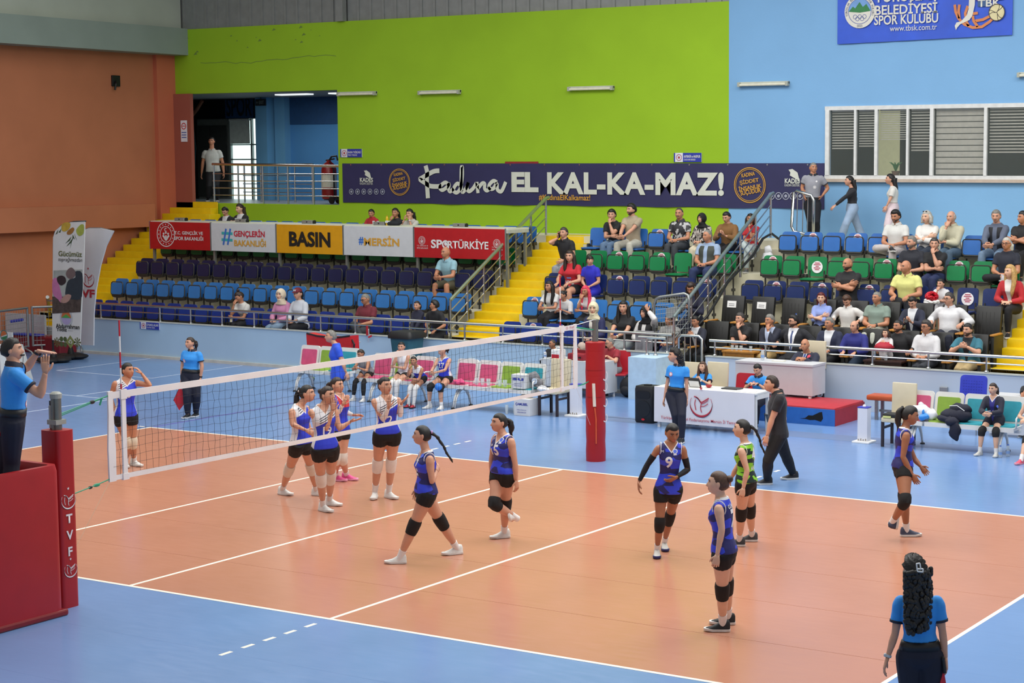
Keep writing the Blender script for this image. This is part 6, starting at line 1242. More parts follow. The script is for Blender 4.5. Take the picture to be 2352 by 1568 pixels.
    if o.get('legsleeve'):
        for s in 'RL': pr = [(t, r+.006) for t, r in cut(lp, .75, 1.8)]; P, R = limb(J['h'+s], J['k'+s], J['a'+s], pr); c = M(); c.tube(P, R, 14); ob('leg_sleeve', c, mat(o['legsleeve'], .8, 0, .05, 12), root, world=True, auto=50)
    if o.get('sock'):
        for s in 'RL': pr = [(t, r+.005) for t, r in cut(lp, o.get('sockt', 1.78), 2.0)]; P, R = limb(J['h'+s], J['k'+s], J['a'+s], pr); P.append(P[-1]+(P[-1]-P[-2]).normalized()*.025*H); R.append(R[-1]); c = M(); c.tube(P, R, 12); ob('sock', c, mat(o['sock'], .8, 0, .04, 12), root, world=True, auto=50)
    if o.get('armsleeve'):
        a0, a1 = o.get('ast', (.45, 1.9))
        for s in o.get('ass', 'RL'): pr = [(t, r+.004) for t, r in cut(ap, a0, a1)]; P, R = limb(J['s'+s], J['e'+s], J['w'+s], pr); c = M(); c.tube(P, R, 12); ob('arm_sleeve', c, mat(o['armsleeve'], .8, 0, .05, 12), root, world=True, auto=50)
    if o.get('shoe'):
        for s in 'RL':
            c = M(); f = o.get('toe'+s, fw); u = o.get('fu'+s, UZ); shoe(c, J['a'+s], f, u, H*.158*(1.06 if male else 1)); ob('shoe', c, [mat(o['shoe'], .6, 0, .1, 20, .2, 60), mat(o.get('sole', 'd8d6d2'), .6)], root, world=True, smooth=True, auto=50)
    if o.get('watch'):
        s, col = o['watch']; w, el = J['w'+s], J['e'+s]; c = M(); P, R = w.lerp(el, .06), w.lerp(el, .16); c.tube([P, R], ap[-1][1]+.006, 12); c.ell(w.lerp(el, .11)+(w-el).orthogonal().normalized()*(ap[-1][1]+.004), (.016,.016,.016), 8, 6); ob('wristwatch', c, mat(col, .4), root, world=True, auto=50)
    # hair --------------------------------------------------------
    dn = (UZ*-1) if not o.get('hdown') else o['hdown']; bk = -hf.copy(); bk.z = 0; bk = bk.normalized()
    if hst in ('pony','plait','highpony','bun','topbun','loose','wavy','curlylong','front','bob'): hair_extra(hair, MT, hs, hst, dn, o.get('hback', bk), o.get('hl', .35)*hs, len(label))
    if hst == 'hijab':
        hj = M(); hijab(hj, MT, hs, male, J['ch'].lerp(hc, .5), J['ch']-up*.015*H, fc, rc); ob('headscarf', hj, mat(o['scarf'], .8, 0, .08, 8, .3, 20), root, world=True, smooth=True)
    elif hair.f: ob('hair', hair, hm_, root, world=True, smooth=True, fix=False)
    if o.get('tie'): c = M(); a = MT @ Vector((0,-.1,.035)); c.tube([a+UZ*.0-hf*.004,a-hf*.02], .024*hs, 10); ob('hair_tie', c, mat(o['tie'], .6), root, world=True, smooth=True)
    if gl: ob('glasses', gl, mat('17171a', .3), root, world=True)
    if o.get('cap'):
        c = M(); R_ = MT.to_3x3(); rows = []
        for i in range(7): ph = i/6*1.45; rows.append([MT @ Vector((.086*math.cos(a)*math.cos(ph)*1.0, .105*math.sin(a)*math.cos(ph)-.004, .05+.085*math.sin(ph))) for a in [k*.3491 for k in range(18)]])
        c.loft(rows); br = [(-.07,.06),(-.06,.12),(-.03,.165),(0,.175),(.03,.165),(.06,.12),(.07,.06)]; c.add([MT @ Vector((x,y,.052-.1*max(0, y-.09))) for x, y in br]+[MT @ Vector((x,y,.058-.1*max(0, y-.09))) for x, y in br], [tuple(range(6,-1,-1)), tuple(range(7,14))]+[(i,(i+1) % 7,7+(i+1) % 7,7+i) for i in range(7)]); cp = ob('baseball_cap', c, mat(o['cap'][0], .7), root, world=True, auto=50)
        text(o['cap'][1], MT @ Vector((0,.113,.088)), (R_ @ Vector((-1,0,0))), (R_ @ Vector((0,-.2,1))), .07*hs, .042*hs, WHITE, root, .02) if o['cap'][1] else None
    if o.get('sunglass'): c = M(); [c.ell(MT @ Vector((s*.03,.055,.112)), (.024,.02,.012), 8, 6) for s in (-1, 1)]; ob('sunglasses', c, mat('17171a', .2), root, world=True, smooth=True)
    if o.get('badge'):
        PEOPLE.append((root, inv, o['badge'], J, H, up, rc, fc))
    return root
def finish_people():
    bpy.context.view_layer.update(); dg = bpy.context.evaluated_depsgraph_get()
    for j in JOBS:
        me = bpy.data.meshes.new_from_object(j['tmp'].evaluated_get(dg)); nv = len(me.vertices); co = np.zeros(nv*3); me.vertices.foreach_get('co', co); co = co.reshape(-1, 3)
        iv = np.array(j['inv']); co = co @ iv[:3,:3].T+iv[:3,3]; ex = j.get('extra')
        if ex is not None:
            np_ = len(me.polygons); ls = np.zeros(np_, int); lt = np.zeros(np_, int); me.polygons.foreach_get('loop_start', ls); me.polygons.foreach_get('loop_total', lt); li = np.zeros(len(me.loops), int); me.loops.foreach_get('vertex_index', li)
            fs = [li[a:a+n].tolist() for a, n in zip(ls, lt)]; ev = np.array(ex.v) @ iv[:3,:3].T+iv[:3,3]
            m2 = bpy.data.meshes.new(j['name']); m2.from_pydata(np.vstack([co, ev]).tolist(), [], fs+[[i+nv for i in f] for f in ex.f]); mi = [0]*np_+ex.m; m2.polygons.foreach_set('material_index', mi); bpy.data.meshes.remove(me); me = m2
        else: me.vertices.foreach_set('co', co.ravel())
        me.name = j['name']; me.materials.clear()
        for x in j['mats']: me.materials.append(x)
        me.polygons.foreach_set('use_smooth', [True]*len(me.polygons))
        if j.get('cuts'):
            bm = bmesh.new(); bm.from_mesh(me)
            for cp, cn in j['cuts']: bmesh.ops.bisect_plane(bm, geom=bm.verts[:]+bm.edges[:]+bm.faces[:], plane_co=cp, plane_no=Vector(cn).normalized(), dist=1e-5)
            bm.to_mesh(me); bm.free(); me.polygons.foreach_set('use_smooth', [True]*len(me.polygons))
        if j.get('pat'):
            for p in me.polygons: p.material_index = j['pat'](p.center, p.normal)
        if ex is not None: me.polygons.foreach_set('material_index', mi)
        me.update(); o = bpy.data.objects.new(j['name'], me); COL.objects.link(o); o.parent = j['root']; j['me'] = me; j['ob'] = o
        if j.get('dec'):
            bv = BVHTree.FromPolygons([v.co[:] for v in me.vertices], [p.vertices[:] for p in me.polygons])
            for s, x, z, h, side, mt, bold in j['dec']:   # text printed on the chest (side +1) or back (-1), in the person's own frame
                decal(o, bv, s, x, z, h, side, mt, bold)
    for j in JOBS:
        d = j['tmp'].data; bpy.data.objects.remove(j['tmp']); bpy.data.meshes.remove(d)
def decal(o, bv, s, x, z, h, side, mt, bold=.03):
    if s == 'disc': 
        m = M(); n = 14; P = [(x,z)]+[(x+h/2*math.cos(i*6.283/n), z+h/2*math.sin(i*6.283/n)) for i in range(n)]; vs = [(a,0,c) for a, c in P]; me = bpy.data.meshes.new('emblem'); me.from_pydata(vs, [], [(0,i+1,(i+1) % n+1) for i in range(n)])
    elif s == 'ring':
        m = M(); n = 16; vs = [(x+r*h/2*math.cos(i*6.283/n),0,z+r*h/2*math.sin(i*6.283/n)) for i in range(n) for r in (.72,1)]; me = bpy.data.meshes.new('emblem'); me.from_pydata(vs, [], [(2*i,2*i+1,(2*i+3) % (2*n),(2*i+2) % (2*n)) for i in range(n)])
    elif s == 'bar':
        w = h*3.4; vs = [(x-w/2+w*i/4,0,z+q*h/2) for i in range(5) for q in (-1,1)]; me = bpy.data.meshes.new('print_bar'); me.from_pydata(vs, [], [(2*i,2*i+2,2*i+3,2*i+1) for i in range(4)])
    else:
        t = text(s, (0,0,0), (1,0,0), (0,0,1), None, h, mt, None, bold, lift=0); me = t.data; bpy.data.objects.remove(t); me.name = 'lettering'
        for v in me.vertices: v.co = Vector((v.co.x+x if side < 0 else -v.co.x+0, 0, v.co.z+z)) if side < 0 else Vector((-(v.co.x)+x, 0, v.co.z+z))
    bm = bmesh.new(); bm.from_mesh(me); bmesh.ops.triangulate(bm, faces=bm.faces)
    if s not in ('disc','ring'): bmesh.ops.subdivide_edges(bm, edges=[e for e in bm.edges if e.calc_length() > .04], cuts=1, use_grid_fill=False)
    bm.to_mesh(me); bm.free()
    for v in me.vertices:
        hit = bv.ray_cast(Vector((v.co.x, side*1.2, v.co.z)), Vector((0,-side,0)))
        v.co = hit[0]+Vector((0,side*.0055,0)) if hit[0] is not None else Vector((v.co.x, side*.1, v.co.z))
    me.materials.clear(); me.materials.append(mt); q = bpy.data.objects.new(me.name.split('.')[0], me); COL.objects.link(q); q.parent = o
# ---- figures measured in the photograph: pixel positions of the joints, lifted to real bone lengths
def lifted(H, sx, foot, pel, nk, hd, yaw, hyaw, aR, aL, lR, lL, label, o, syaw=None, hpitch=0, group=None, D0=None):
    g = Vector(G(*foot, o.get('fz', 0))); D = (g-VCP).dot(FH) if D0 is None else D0; P = lambda u, v, d=0: at_depth(u, v, D+d)
    f = facing(yaw); r = f.cross(UZ); fs = facing(yaw if syaw is None else syaw); rs = fs.cross(UZ)
    J = dict(pel=P(*pel), ch=P(*nk), hd=P(*hd)); hw = .052*H*(1 if sx == 'f' else .95); sw = (.093 if sx == 'f' else .106)*H*(1+(o.get('b', 1)-1)*.5); sp = (J['ch']-J['pel']).normalized(); rs = (rs-sp*rs.dot(sp)*.6).normalized()
    J['hR'] = J['pel']+r*hw-UZ*.008*H; J['hL'] = J['pel']-r*hw-UZ*.008*H; J['sR'] = J['ch']+rs*sw-sp*.024*H; J['sL'] = J['ch']-rs*sw-sp*.024*H
    if len(hd) > 2: J['hd'] = P(*hd)
    def bone(a, u, v, L, s):
        da = (a-VCP).dot(FH); q = at_depth(u, v, da); pl = (q-a).length; dz = math.sqrt(max(0, L*L-pl*pl))*s
        for _ in range(3):
            q = at_depth(u, v, da+dz); pl = math.hypot((q-a).dot(RH), (q-a).z); dz = math.sqrt(max(0, L*L-pl*pl))*s
        return at_depth(u, v, da+dz)
    for s, a in (('R', aR), ('L', aL)):
        eu, ev, es, wu, wv, ws = a; J['e'+s] = bone(J['s'+s], eu, ev, .17*H, es); J['w'+s] = bone(J['e'+s], wu, wv, .148*H, ws)
    for s, l in (('R', lR), ('L', lL)):
        ku, kv, au, av = l[:4]; dz = l[4] if len(l) > 4 else None
        J['a'+s] = Vector(G(au, av, .047*H+o.get('fz', 0))) if dz is None else P(au, av, dz)
        J['k'+s] = ik(J['h'+s], J['a'+s], .245*H, .245*H, f, (ku, kv), f)
    hf = facing(hyaw); hf = (hf*math.cos(math.radians(hpitch))+UZ*math.sin(math.radians(hpitch))).normalized(); hr = hf.cross(UZ).normalized(); hu = hr.cross(hf).normalized()
    for s in 'RL':
        q = o.get('tf'+s)
        if q is not None: o['toe'+s] = facing(q)
        elif 'toe'+s not in o: o['toe'+s] = f
    return person(J, H, sx, label, o, hf, hu, group)
# ---- seated figures: head position gives the stature, the seat gives the hips
def seated(u, v, y, seat, floor_, sx, label, o, yaw=None, hyaw=0, lean=6, arms='lap', legs='sit', hpitch=-4, H=None, side=0, x=None, roll=0):
    """y = world depth of the head; seat = height of the sitting surface"""
    hd = Vector(Wy(u, v, y)); la = math.radians(lean); 
    if H is None: H = max(1.3, min(1.9, (hd.z-seat)/(.375*math.cos(la)+.055)*.985))
    f = Vector((0,-1,0)) if yaw is None else facing(yaw); r = f.cross(UZ); h = H
    pel = Vector((hd.x, hd.y, 0))-f*(math.sin(la)*.29*h+.03*h)-r*side*.05; pel.z = seat+.052*h*o.get('b', 1)
    sp = (UZ*math.cos(la)+f*math.sin(la)).normalized(); ch = pel+sp*(hd.z-pel.z-.105*h)/max(.5, math.cos(la)); J = dict(pel=pel, ch=ch, hd=hd); hw = .052*h; sw = (.09 if sx == 'f' else .102)*h*(1+(o.get('b', 1)-1)*.5)
    rr = (r*math.cos(math.radians(roll))+UZ*math.sin(math.radians(roll)))
    J['hR'], J['hL'] = pel+r*hw, pel-r*hw; J['sR'], J['sL'] = ch+rr*sw-sp*.026*h, ch-rr*sw-sp*.026*h
    A = lambda a, b, c: pel+r*a*h+f*b*h+UZ*c*h
    ua, fa, th, sh = .17*h, .148*h, .245*h, .245*h; fz = floor_+.045*h
    def leg(s, kx, ax, ay, az=None):
        sg = 1 if s == 'R' else -1; k = J['h'+s]+f*th*.97+r*sg*kx*h+UZ*.02*h; a = Vector(A(sg*(.05+ax), ay, 0)); a.z = fz if az is None else az; J['a'+s] = a; J['k'+s] = ik(J['h'+s], a, th, sh, f*.4+UZ)
    if legs == 'sit': leg('R', .02, .0, .24); leg('L', .02, .0, .25)
    elif legs == 'wide': leg('R', .05, .05, .23); leg('L', .05, .05, .23)
    elif legs == 'fwd': leg('R', .02, .0, .36); leg('L', .02, .0, .33)
    elif legs == 'tuck': leg('R', .01, -.01, .16); leg('L', .01, -.01, .18)
    elif legs in ('crossR', 'crossL'):
        a, b = ('R', 'L') if legs == 'crossR' else ('L', 'R'); sg = 1 if a == 'R' else -1; leg(b, .0, .0, .25)
        J['k'+a] = J['h'+a]+f*th*.93-r*sg*.02*h+UZ*.075*h; J['a'+a] = J['k'+b]-r*sg*.12*h+f*.06*h-UZ*.06*h; q = (J['a'+a]-J['k'+a]); J['a'+a] = J['k'+a]+q.normalized()*sh*.95; o['toe'+a] = (f*.8-r*sg*.5-UZ*.2); o['fu'+a] = (UZ+f*.3).normalized()
    elif legs == 'ankleR':
        leg('L', .02, .0, .25); J['kR'] = J['hR']+r*.12*h+f*th*.8+UZ*.03*h; J['aR'] = J['kL']+UZ*.05*h+r*.02*h; o['toeR'] = (f*.5-r*.6+UZ*.2); o['fuR'] = UZ
    up = {'R': None, 'L': None}
    def arm(s, w, hint=None): sg = 1 if s == 'R' else -1; J['w'+s] = w; J['e'+s] = ik(J['s'+s], w, ua, fa, hint if hint is not None else r*sg*.7-UZ*.5-f*.35); d = (w-J['s'+s]); 
    lapz = .055
    chn = hd+f*.065*h-UZ*.055*h
    if arms == 'lap': arm('R', A(.035,.17,lapz+.02)); arm('L', A(-.035,.17,lapz+.02)); o.update(hdR=(f*.5-r), hdL=(f*.5+r), pnR=-UZ-f*.3, pnL=-UZ-f*.3)
    elif arms == 'clasp':  # elbows on thighs, hands joined ahead
        arm('R', A(.03,.27,lapz+.05)); arm('L', A(-.03,.27,lapz+.05)); o.update(hdR=(f*.6-r*.8-UZ*.3), hdL=(f*.6+r*.8-UZ*.3), pnR=-r, pnL=r)
    elif arms == 'knees': arm('R', A(.07,.22,lapz+.03)); arm('L', A(-.07,.22,lapz+.03)); o.update(pnR=-UZ, pnL=-UZ, hdR=f*1.-UZ*.35, hdL=f*1.-UZ*.35)
    elif arms == 'cross':
        c = ch+f*.11*h-UZ*.115*h; arm('R', c-r*.06*h+UZ*.012*h, r-UZ*.8+f*.2); arm('L', c+r*.06*h-UZ*.012*h+f*.02*h, -r-UZ*.8+f*.2); o.update(hdR=-r+UZ*.2, hdL=r+UZ*.1, pnR=-f, pnL=-f, curl=.4)
    elif arms in ('chinR', 'chinL'):
        a, b = ('R', 'L') if arms == 'chinR' else ('L', 'R'); sg = 1 if a == 'R' else -1; arm(a, chn+r*sg*.02*h-UZ*.045*h+f*.02*h, -UZ+r*sg*.25+f*.3); o['hd'+a] = UZ*.8-f*.3-r*sg*.2; o['pn'+a] = -f; o['curl'+a] = .9
        arm(b, ch+f*.13*h-UZ*.16*h+r*sg*.05*h, -UZ-r*sg*.6); o['hd'+b] = r*sg; o['pn'+b] = -f
    elif arms == 'chin2':
        for s, sg in (('R', 1), ('L', -1)): arm(s, chn+r*sg*.045*h-UZ*.03*h, -UZ+r*sg*.6+f*.5); o['hd'+s] = UZ-f*.2; o['pn'+s] = -f-r*sg*.5; o['curl'+s] = .8
    elif arms == 'phone':
        c = A(0,.2,.15); arm('R', c+r*.035*h); arm('L', c-r*.045*h); o.update(hdR=f*.4-r*.7+UZ*.5, hdL=f*.4+r*.7+UZ*.5, pnR=UZ-f*.2, pnL=UZ-f*.2, curl=.7); o['phone'] = c+f*.045*h+UZ*.03*h
    elif arms in ('phoneearR', 'phoneearL'):
        a, b = ('R', 'L') if arms[-1] == 'R' else ('L', 'R'); sg = 1 if a == 'R' else -1; arm(a, hd+r*sg*.075*h-UZ*.065*h+f*.02*h, -UZ+r*sg*.6+f*.4); o['hd'+a] = UZ; o['pn'+a] = -r*sg; o['curl'+a] = .8; arm(b, A(-sg*.05,.2,lapz+.03)); o['phone'] = hd+r*sg*.06*h-UZ*.02*h+f*.02*h; o['pdir'] = 'v'
    elif arms == 'fists':  # hands joined before the chest
        c = ch+f*.17*h-UZ*.06*h; arm('R', c+r*.04*h, -UZ*.8+r); arm('L', c-r*.04*h, -UZ*.8-r); o.update(hdR=-r+f*.2+UZ*.2, hdL=r+f*.2+UZ*.2, pnR=-f, pnL=-f, curl=.8)
    elif arms == 'desk': 
        arm('R', A(.05,.2,.2)); arm('L', A(-.05,.21,.2)); o.update(hdR=f-r, hdL=f+r, pnR=-UZ, pnL=-UZ)
    elif arms == 'headL':
        arm('L', hd+f*.05*h+UZ*.03*h-r*.06*h, -UZ*.5-r+f*.6); o['hdL'] = UZ+r*.5; o['pnL'] = -f; o['curlL'] = .7; arm('R', A(.05,.16,lapz+.03))
    elif arms == 'rest':  # on the armrests
        arm('R', A(.17,.1,.13)); arm('L', A(-.17,.1,.13)); o.update(pnR=-UZ, pnL=-UZ, hdR=f-UZ*.3, hdL=f-UZ*.3)
    elif arms == 'hip': arm('R', A(.13,.04,.05), r-f*.2); arm('L', A(-.05,.17,lapz+.02))
    hf = facing(hyaw); hf = (hf*math.cos(math.radians(hpitch))+UZ*math.sin(math.radians(hpitch))).normalized(); hr = hf.cross(UZ).normalized(); hu = hr.cross(hf).normalized()
    o.setdefault('toeR', f+r*.2); o.setdefault('toeL', f-r*.2)
    root = person(J, h, sx, label, o, hf, hu)
    if o.get('phone') is not None:
        c = o['phone']; m = M(); fx_ = f if o.get('pdir') else (f*.4+UZ); m.box(-.036,.036,-.004,.004,-.075,.075,bv=.003, mt=Matrix.Translation(c) @ Matrix(((r.x,f.x,0),(r.y,f.y,0),(0,0,1))).to_4x4() @ Matrix.Rotation(.0 if o.get('pdir') else .9,4,'X')); ph = thing('mobile_phone', o.get('plabel', 'black phone held by '+label)[:90], 'phone', c); m.v = [tuple(Vector(p)-Vector(c)) for p in m.v]; ob('casing', m, mat('121216', .3), ph)
        m = M(); m.box(-.031,.031,-.0055,-.0045,-.068,.068, mt=Matrix(((r.x,f.x,0),(r.y,f.y,0),(0,0,1))).to_4x4() @ Matrix.Rotation(.0 if o.get('pdir') else .9,4,'X')); ob('screen', m, mat('2b3038', .1), ph)
    return root

# ================================================================ WHO IS WHERE
ROYAL = mat('2438c8', .6, 0, .06, 6, .25, 16, name='royal_jersey'); JW = mat('d9d8dc', .65, 0, .04, 7, .2, 16, name='white_jersey'); JK = mat('20223a', .65, name='jersey_streak')
def shard(name, base, hi, sc=9, thr=.5, sx=(1,1,2.2)):
    m = bpy.data.materials.new(name); m.use_nodes = True; nt = m.node_tree; b = nt.nodes['Principled BSDF']; b.inputs['Roughness'].default_value = .55
    tc = nt.nodes.new('ShaderNodeTexCoord'); mp = nt.nodes.new('ShaderNodeMapping'); mp.inputs['Scale'].default_value = sx; mp.inputs['Rotation'].default_value = (.3,.5,.4)
    v = nt.nodes.new('ShaderNodeTexVoronoi'); v.inputs['Scale'].default_value = sc; r = nt.nodes.new('ShaderNodeValToRGB'); r.color_ramp.interpolation = 'CONSTANT'
    e = r.color_ramp.elements; e[0].color = lin(base)+(1,); e[1].position = thr; e[1].color = lin(hi)+(1,)
    s = nt.nodes.new('ShaderNodeSeparateColor'); nt.links.new(tc.outputs['Object'], mp.inputs[0]); nt.links.new(mp.outputs[0], v.inputs['Vector']); nt.links.new(v.outputs['Color'], s.inputs[0]); nt.links.new(s.outputs[0], r.inputs[0]); nt.links.new(r.outputs[0], b.inputs['Base Color'])
    n = nt.nodes.new('ShaderNodeTexNoise'); n.inputs['Scale'].default_value = 16; bp = nt.nodes.new('ShaderNodeBump'); bp.inputs['Strength'].default_value = .25; bp.inputs['Distance'].default_value = .01; nt.links.new(tc.outputs['Object'], n.inputs['Vector']); nt.links.new(n.outputs['Fac'], bp.inputs['Height']); nt.links.new(bp.outputs['Normal'], b.inputs['Normal']); return m
NAVJ = shard('navy_shard_jersey', '1c1a5e', '2a3fd0', 7, .6); GRNJ = shard('green_shard_jersey', '0c2420', '86d028', 9, .55, (1,1,2.6))
PLAID = shard('plaid_cloth', '26262a', 'b5b5b5', 16, .62, (1,1,1)); ANIM = shard('patterned_cloth', '2a2624', 'b8b0a8', 30, .55, (1,1,.5))
NUMW_ = mat('e4e4e8', .6, var=0); BADGE = mat('d8485a', .6, var=0); BADW = mat('e8e6e6', .6, var=0); SKYP = '2e8fe0'; LBL = mat('5a78e8', .6, var=0)
def hostpat(zm, sd=.115):  # white yoke and side panel over royal blue, with dark diagonal streaks
    def f(c, n):
        x, y, z = c; d = (z-zm)+x*.5
        if abs(x) > sd and y < .05: return 1
        if d > 0: return 2 if any(a < d < a+.011 for a in (.02,.05,.08)) and abs(x+.02) < .13 and y > -.02 else 1
        return 0
    f.cuts = [((0,0,zm+a),(.5,0,1)) for q in (0,.02,.05,.08) for a in ((q,) if q == 0 else (q, q+.0125*.9))]+[((s*sd,0,0),(1,0,0)) for s in (-1,1)]+[((0,.05,0),(0,1,0)),((0,-.02,0),(0,1,0)),((.11,0,0),(1,0,0)),((-.15,0,0),(1,0,0))]
    return f
def HOST(num, zm, zn, **k):
    d = dict(top=ROYAL, tmats=[JW, JK], pat=hostpat(zm), sleeve=0, ease=.008, flare=.012, hem=-.005, collar=('v', 'dcdcde'), bottom='0c0c0e', leg=.3, bease=.007, shoe='dcdad6', sock='e0dedc', vs=.0125)
    if num: d['dec'] = [(num, .0, zn, .115, 1, NUMW_, .02), (num, -.003, zn, .09, 1, mat('2438c8', .6), -.01)] if False else [(num, .0, zn, .115, 1, NUMW_, .02)]
    d.update(k); d['cuts'] = getattr(d['pat'], 'cuts', []); return d
def NAVY(num, zn, **k):
    d = dict(top=NAVJ, sleeve=0, ease=.008, flare=.01, hem=-.01, collar=('v', 'e2e2e4'), arm='dadade', bottom='0b0b0d', leg=.3, bease=.007, pad='0e0e10', shoe='d9d8d4', sock='e2e0de', vs=.0125)
    d['dec'] = [(num, .0, zn, .14, 1, NUMW_, .03), ('disc', -.075, zn+.13, .05, 1, LBL, 0), ('ring', -.075, zn+.13, .062, 1, NUMW_, 0), ('bar', -.075, zn+.092, .012, 1, NUMW_, 0), ('M', .075, zn+.13, .028, 1, NUMW_, .0)]; d.update(k); return d
def OFF(**k):
    d = dict(top=SKYP, sleeve=.62, ease=.014, flare=.012, hem=.06, collar=('p', '14182e'), cuff='14182e', bottom='12162a', leg=1.95, bease=.016, belt=1, shoe='16181c', vs=.0135, dec=[('disc', .06, k.pop('bz', 1.17), .075, 1, BADW, 0), ('ring', .06, k.pop('bz2', 1.17), .07, 1, BADGE, 0)]); d.update(k); return d
# players of the white and blue team
lifted(1.76, 'f', (752,1188), (747,1029), (741,937), (752,908), 30, 62, (749,985,-.6,764,941,-.4), (779,985,-.3,806,967,.3), (742,1113,742,1160), (770,1108,757,1147), 'player number 19 with bun clapping behind the net, white knee pads', HOST('19', 1.33, 1.2, hair='bun', hc='b', pad='dcd8d0', tfR=50, tfL=70, glasses=False, hdR=UZ+RH*.2, hdL=RH*1.0-FH*.2+UZ*.25, curl=.15, skin='a'))
lifted(1.78, 'f', (880,1155), (889,995), (887,914), (884,886), 18, 45, (880,962,-.4,893,934,-.5), (919,952,-.2,922,925,-.3), (874,1082,861,1130), (896,1080,893,1130), 'player number 12 in white arm sleeves clapping at the net', HOST('12', 1.34, 1.2, hair='bun', hc='k', pad='dcd8d2', armsleeve='dcd6d2', ast=(.85,1.85), tfR=0, tfL=45, hdR=UZ, hdL=UZ*.7+RH*.7, curl=.15, skin='a', sockt=1.7))
lifted(1.72, 'f', (690,1157), (692,1018), (687,935), (705,904), 62, 80, (671,974,-.2,704,988,0), (706,972,.5,714,990,0), (673,1077,649,1123), (720,1072,727,1125), 'player with long loose ponytail stepping up behind number 19', HOST('', 1.33, 1.2, hair='highpony', hl=.62, hc='k', pad='d6d0c2', tie='e4dcd8', tfR=60, tfL=70, skin='a', hback=-RH*.9+FH*.3))
lifted(1.72, 'f', (800,1112), (779,988), (778,910), (774,885), 55, 62, (775,949,.2,788,928,-.3), (791,945,-.3,811,953,.2), (773,1055,771,1092), (788,1054,796,1090), 'libero in red and blue shirt with pink shoes beside number 19', HOST('', 1.33, 1.2, hair='pony', hl=.22, hc='b', pad='d8d2c8', pat=lambda c, n: 1 if c[2] > 1.17 and c[0] < .09 else 0, tmats=[mat('c0242e', .65)], armsleeve='dad4d2', ast=(.9,1.85), shoe='d8508a', sole='e8a0be', tfR=70, tfL=70, hdR=UZ*.8+RH*.4, hdL=RH, curl=.2, skin='a'))
lifted(1.72, 'f', (298,1078), (288,955), (289,874), (293,851), 28, 62, (254,913,.2,268,962,0), (345,885,-.5,325,857,.3), (293,1013,289,1060), (305,1010,308,1058), 'player in beige knee pads standing beside the net antenna, hand to forehead', HOST('70', 1.32, 1.2, hair='bun', hc='k', pad='d6ceb8', tie='c8a878', tfR=20, tfL=55, hdL=UZ*.6-RH*.5, skin='b'))
# players of the navy team
lifted(1.69, 'f', (1515,1283), (1535,1122), (1541,1022), (1544,994), 4, 18, (1487,1067,.1,1467,1107,-.2), (1580,1078,.2,1553,1096,-.8), (1514,1198,1509,1262), (1538,1195,1526,1246), 'number 9 in black arm sleeves walking towards the camera', NAVY('9', 1.2, hair='tied', hc='k', armsleeve='0e1016', hdR=-UZ-FH*.2, hdL=-RH-UZ*.5, skin='c', b=.86, hem=-.045, leg=.36, flare=.022, shoe='c9c8c2', sole='27306a', tfR=0, tfL=5), hpitch=-22)
lifted(1.72, 'f', (1652,1466), (1662,1266), (1657,1152), (1650,1110), -103, -98, (1678,1212,.3,1672,1262,.2), (1658,1215,-.2,1647,1276,.1), (1662,1360,1672,1416), (1650,1365,1660,1432), 'number 7 with bun seen from behind her shoulder, black shoes', NAVY('7', 1.2, hair='bun', hc='m', skin='d', shoe='17181c', sockt=1.72, tfR=-95, tfL=-95, dec=[('7', 0, 1.24, .19, -1, NUMW_, .04), ('GÜNEY', 0, 1.37, .05, -1, NUMW_, .02), ('disc', -.075, 1.3, .05, 1, LBL, 0)], curl=.9))
lifted(1.68, 'f', (920,1293), (977,1130), (980,1042), (970,1000), -68, -88, (968,1092,.6,960,1122,.3), (992,1106,-.2,1003,1082,.8), (1021,1214,1049,1258), (938,1218,919,1279), 'number 11 with long plait striding away from the net, lilac hair tie', NAVY('11', 1.18, hair='plait', hl=.4, hc='k', tie='b88ac0', skin='a', hback=RH*.95-UZ*.05, hdown=(RH*.55-UZ).normalized(), tfR=-70, tfL=-90, b=1.05, dec=[('11', .0, 1.2, .14, 1, NUMW_, .03), ('disc', -.075, 1.32, .05, 1, LBL, 0), ('bar', .0, 1.09, .03, 1, NUMW_, 0)]))
lifted(1.7, 'f', (1150,1246), (1155,1085), (1156,1003), (1147,971), -48, -60, (1129,1054,.2,1129,1093,0), (1183,1064,-.1,1186,1104,.2), (1138,1165,1184,1188,.12), (1156,1173,1158,1221), 'number 15 with ponytail looking left near the attack line', NAVY('15', 1.2, hair='pony', hl=.24, hc='k', skin='a', b=1.06, tfR=-60, tfL=-70, toeR=(-UZ*.9+RH*.35), fuR=(RH+UZ*.2).normalized()))
lifted(1.77, 'f', (2085,1241), (2074,1071), (2077,988), (2089,954), 92, 88, (2074,1049,-.1,2096,1090,0), (2101,1055,.2,2116,1072,-.3), (2076,1158,2049,1199,-.05), (2094,1160,2082,1217), 'player with high ponytail walking along the far sideline', NAVY('5', 1.22, hair='highpony', hl=.34, hc='k', skin='c', hback=-RH, tfR=95, tfL=95, toeR=(RH*.3-UZ*.95), fuR=(-RH+UZ*.2).normalized(), shoe='3a3f55', sole='d8d6d2'), hpitch=-18)
lifted(1.67, 'f', (1704,1266), (1713,1106), (1712,1024), (1705,985), -112, -98, (1690,1078,.3,1680,1097,.3), (1716,1080,-.2,1707,1122,0), (1717,1187,1727,1229), (1700,1198,1698,1240), 'libero in green and black shirt with plait facing the court', NAVY('4', 1.2, top=GRNJ, hair='plait', hl=.36, hc='k', skin='d', arm='d0d8c0', hback=RH*.9+FH*.1, hdown=(RH*.35-UZ).normalized(), shoe='3a3a3c', tfR=-95, tfL=-100, dec=[('4', 0, 1.22, .17, -1, NUMW_, .03), ('ANL', 0, 1.05, .05, -1, NUMW_, .02)]))
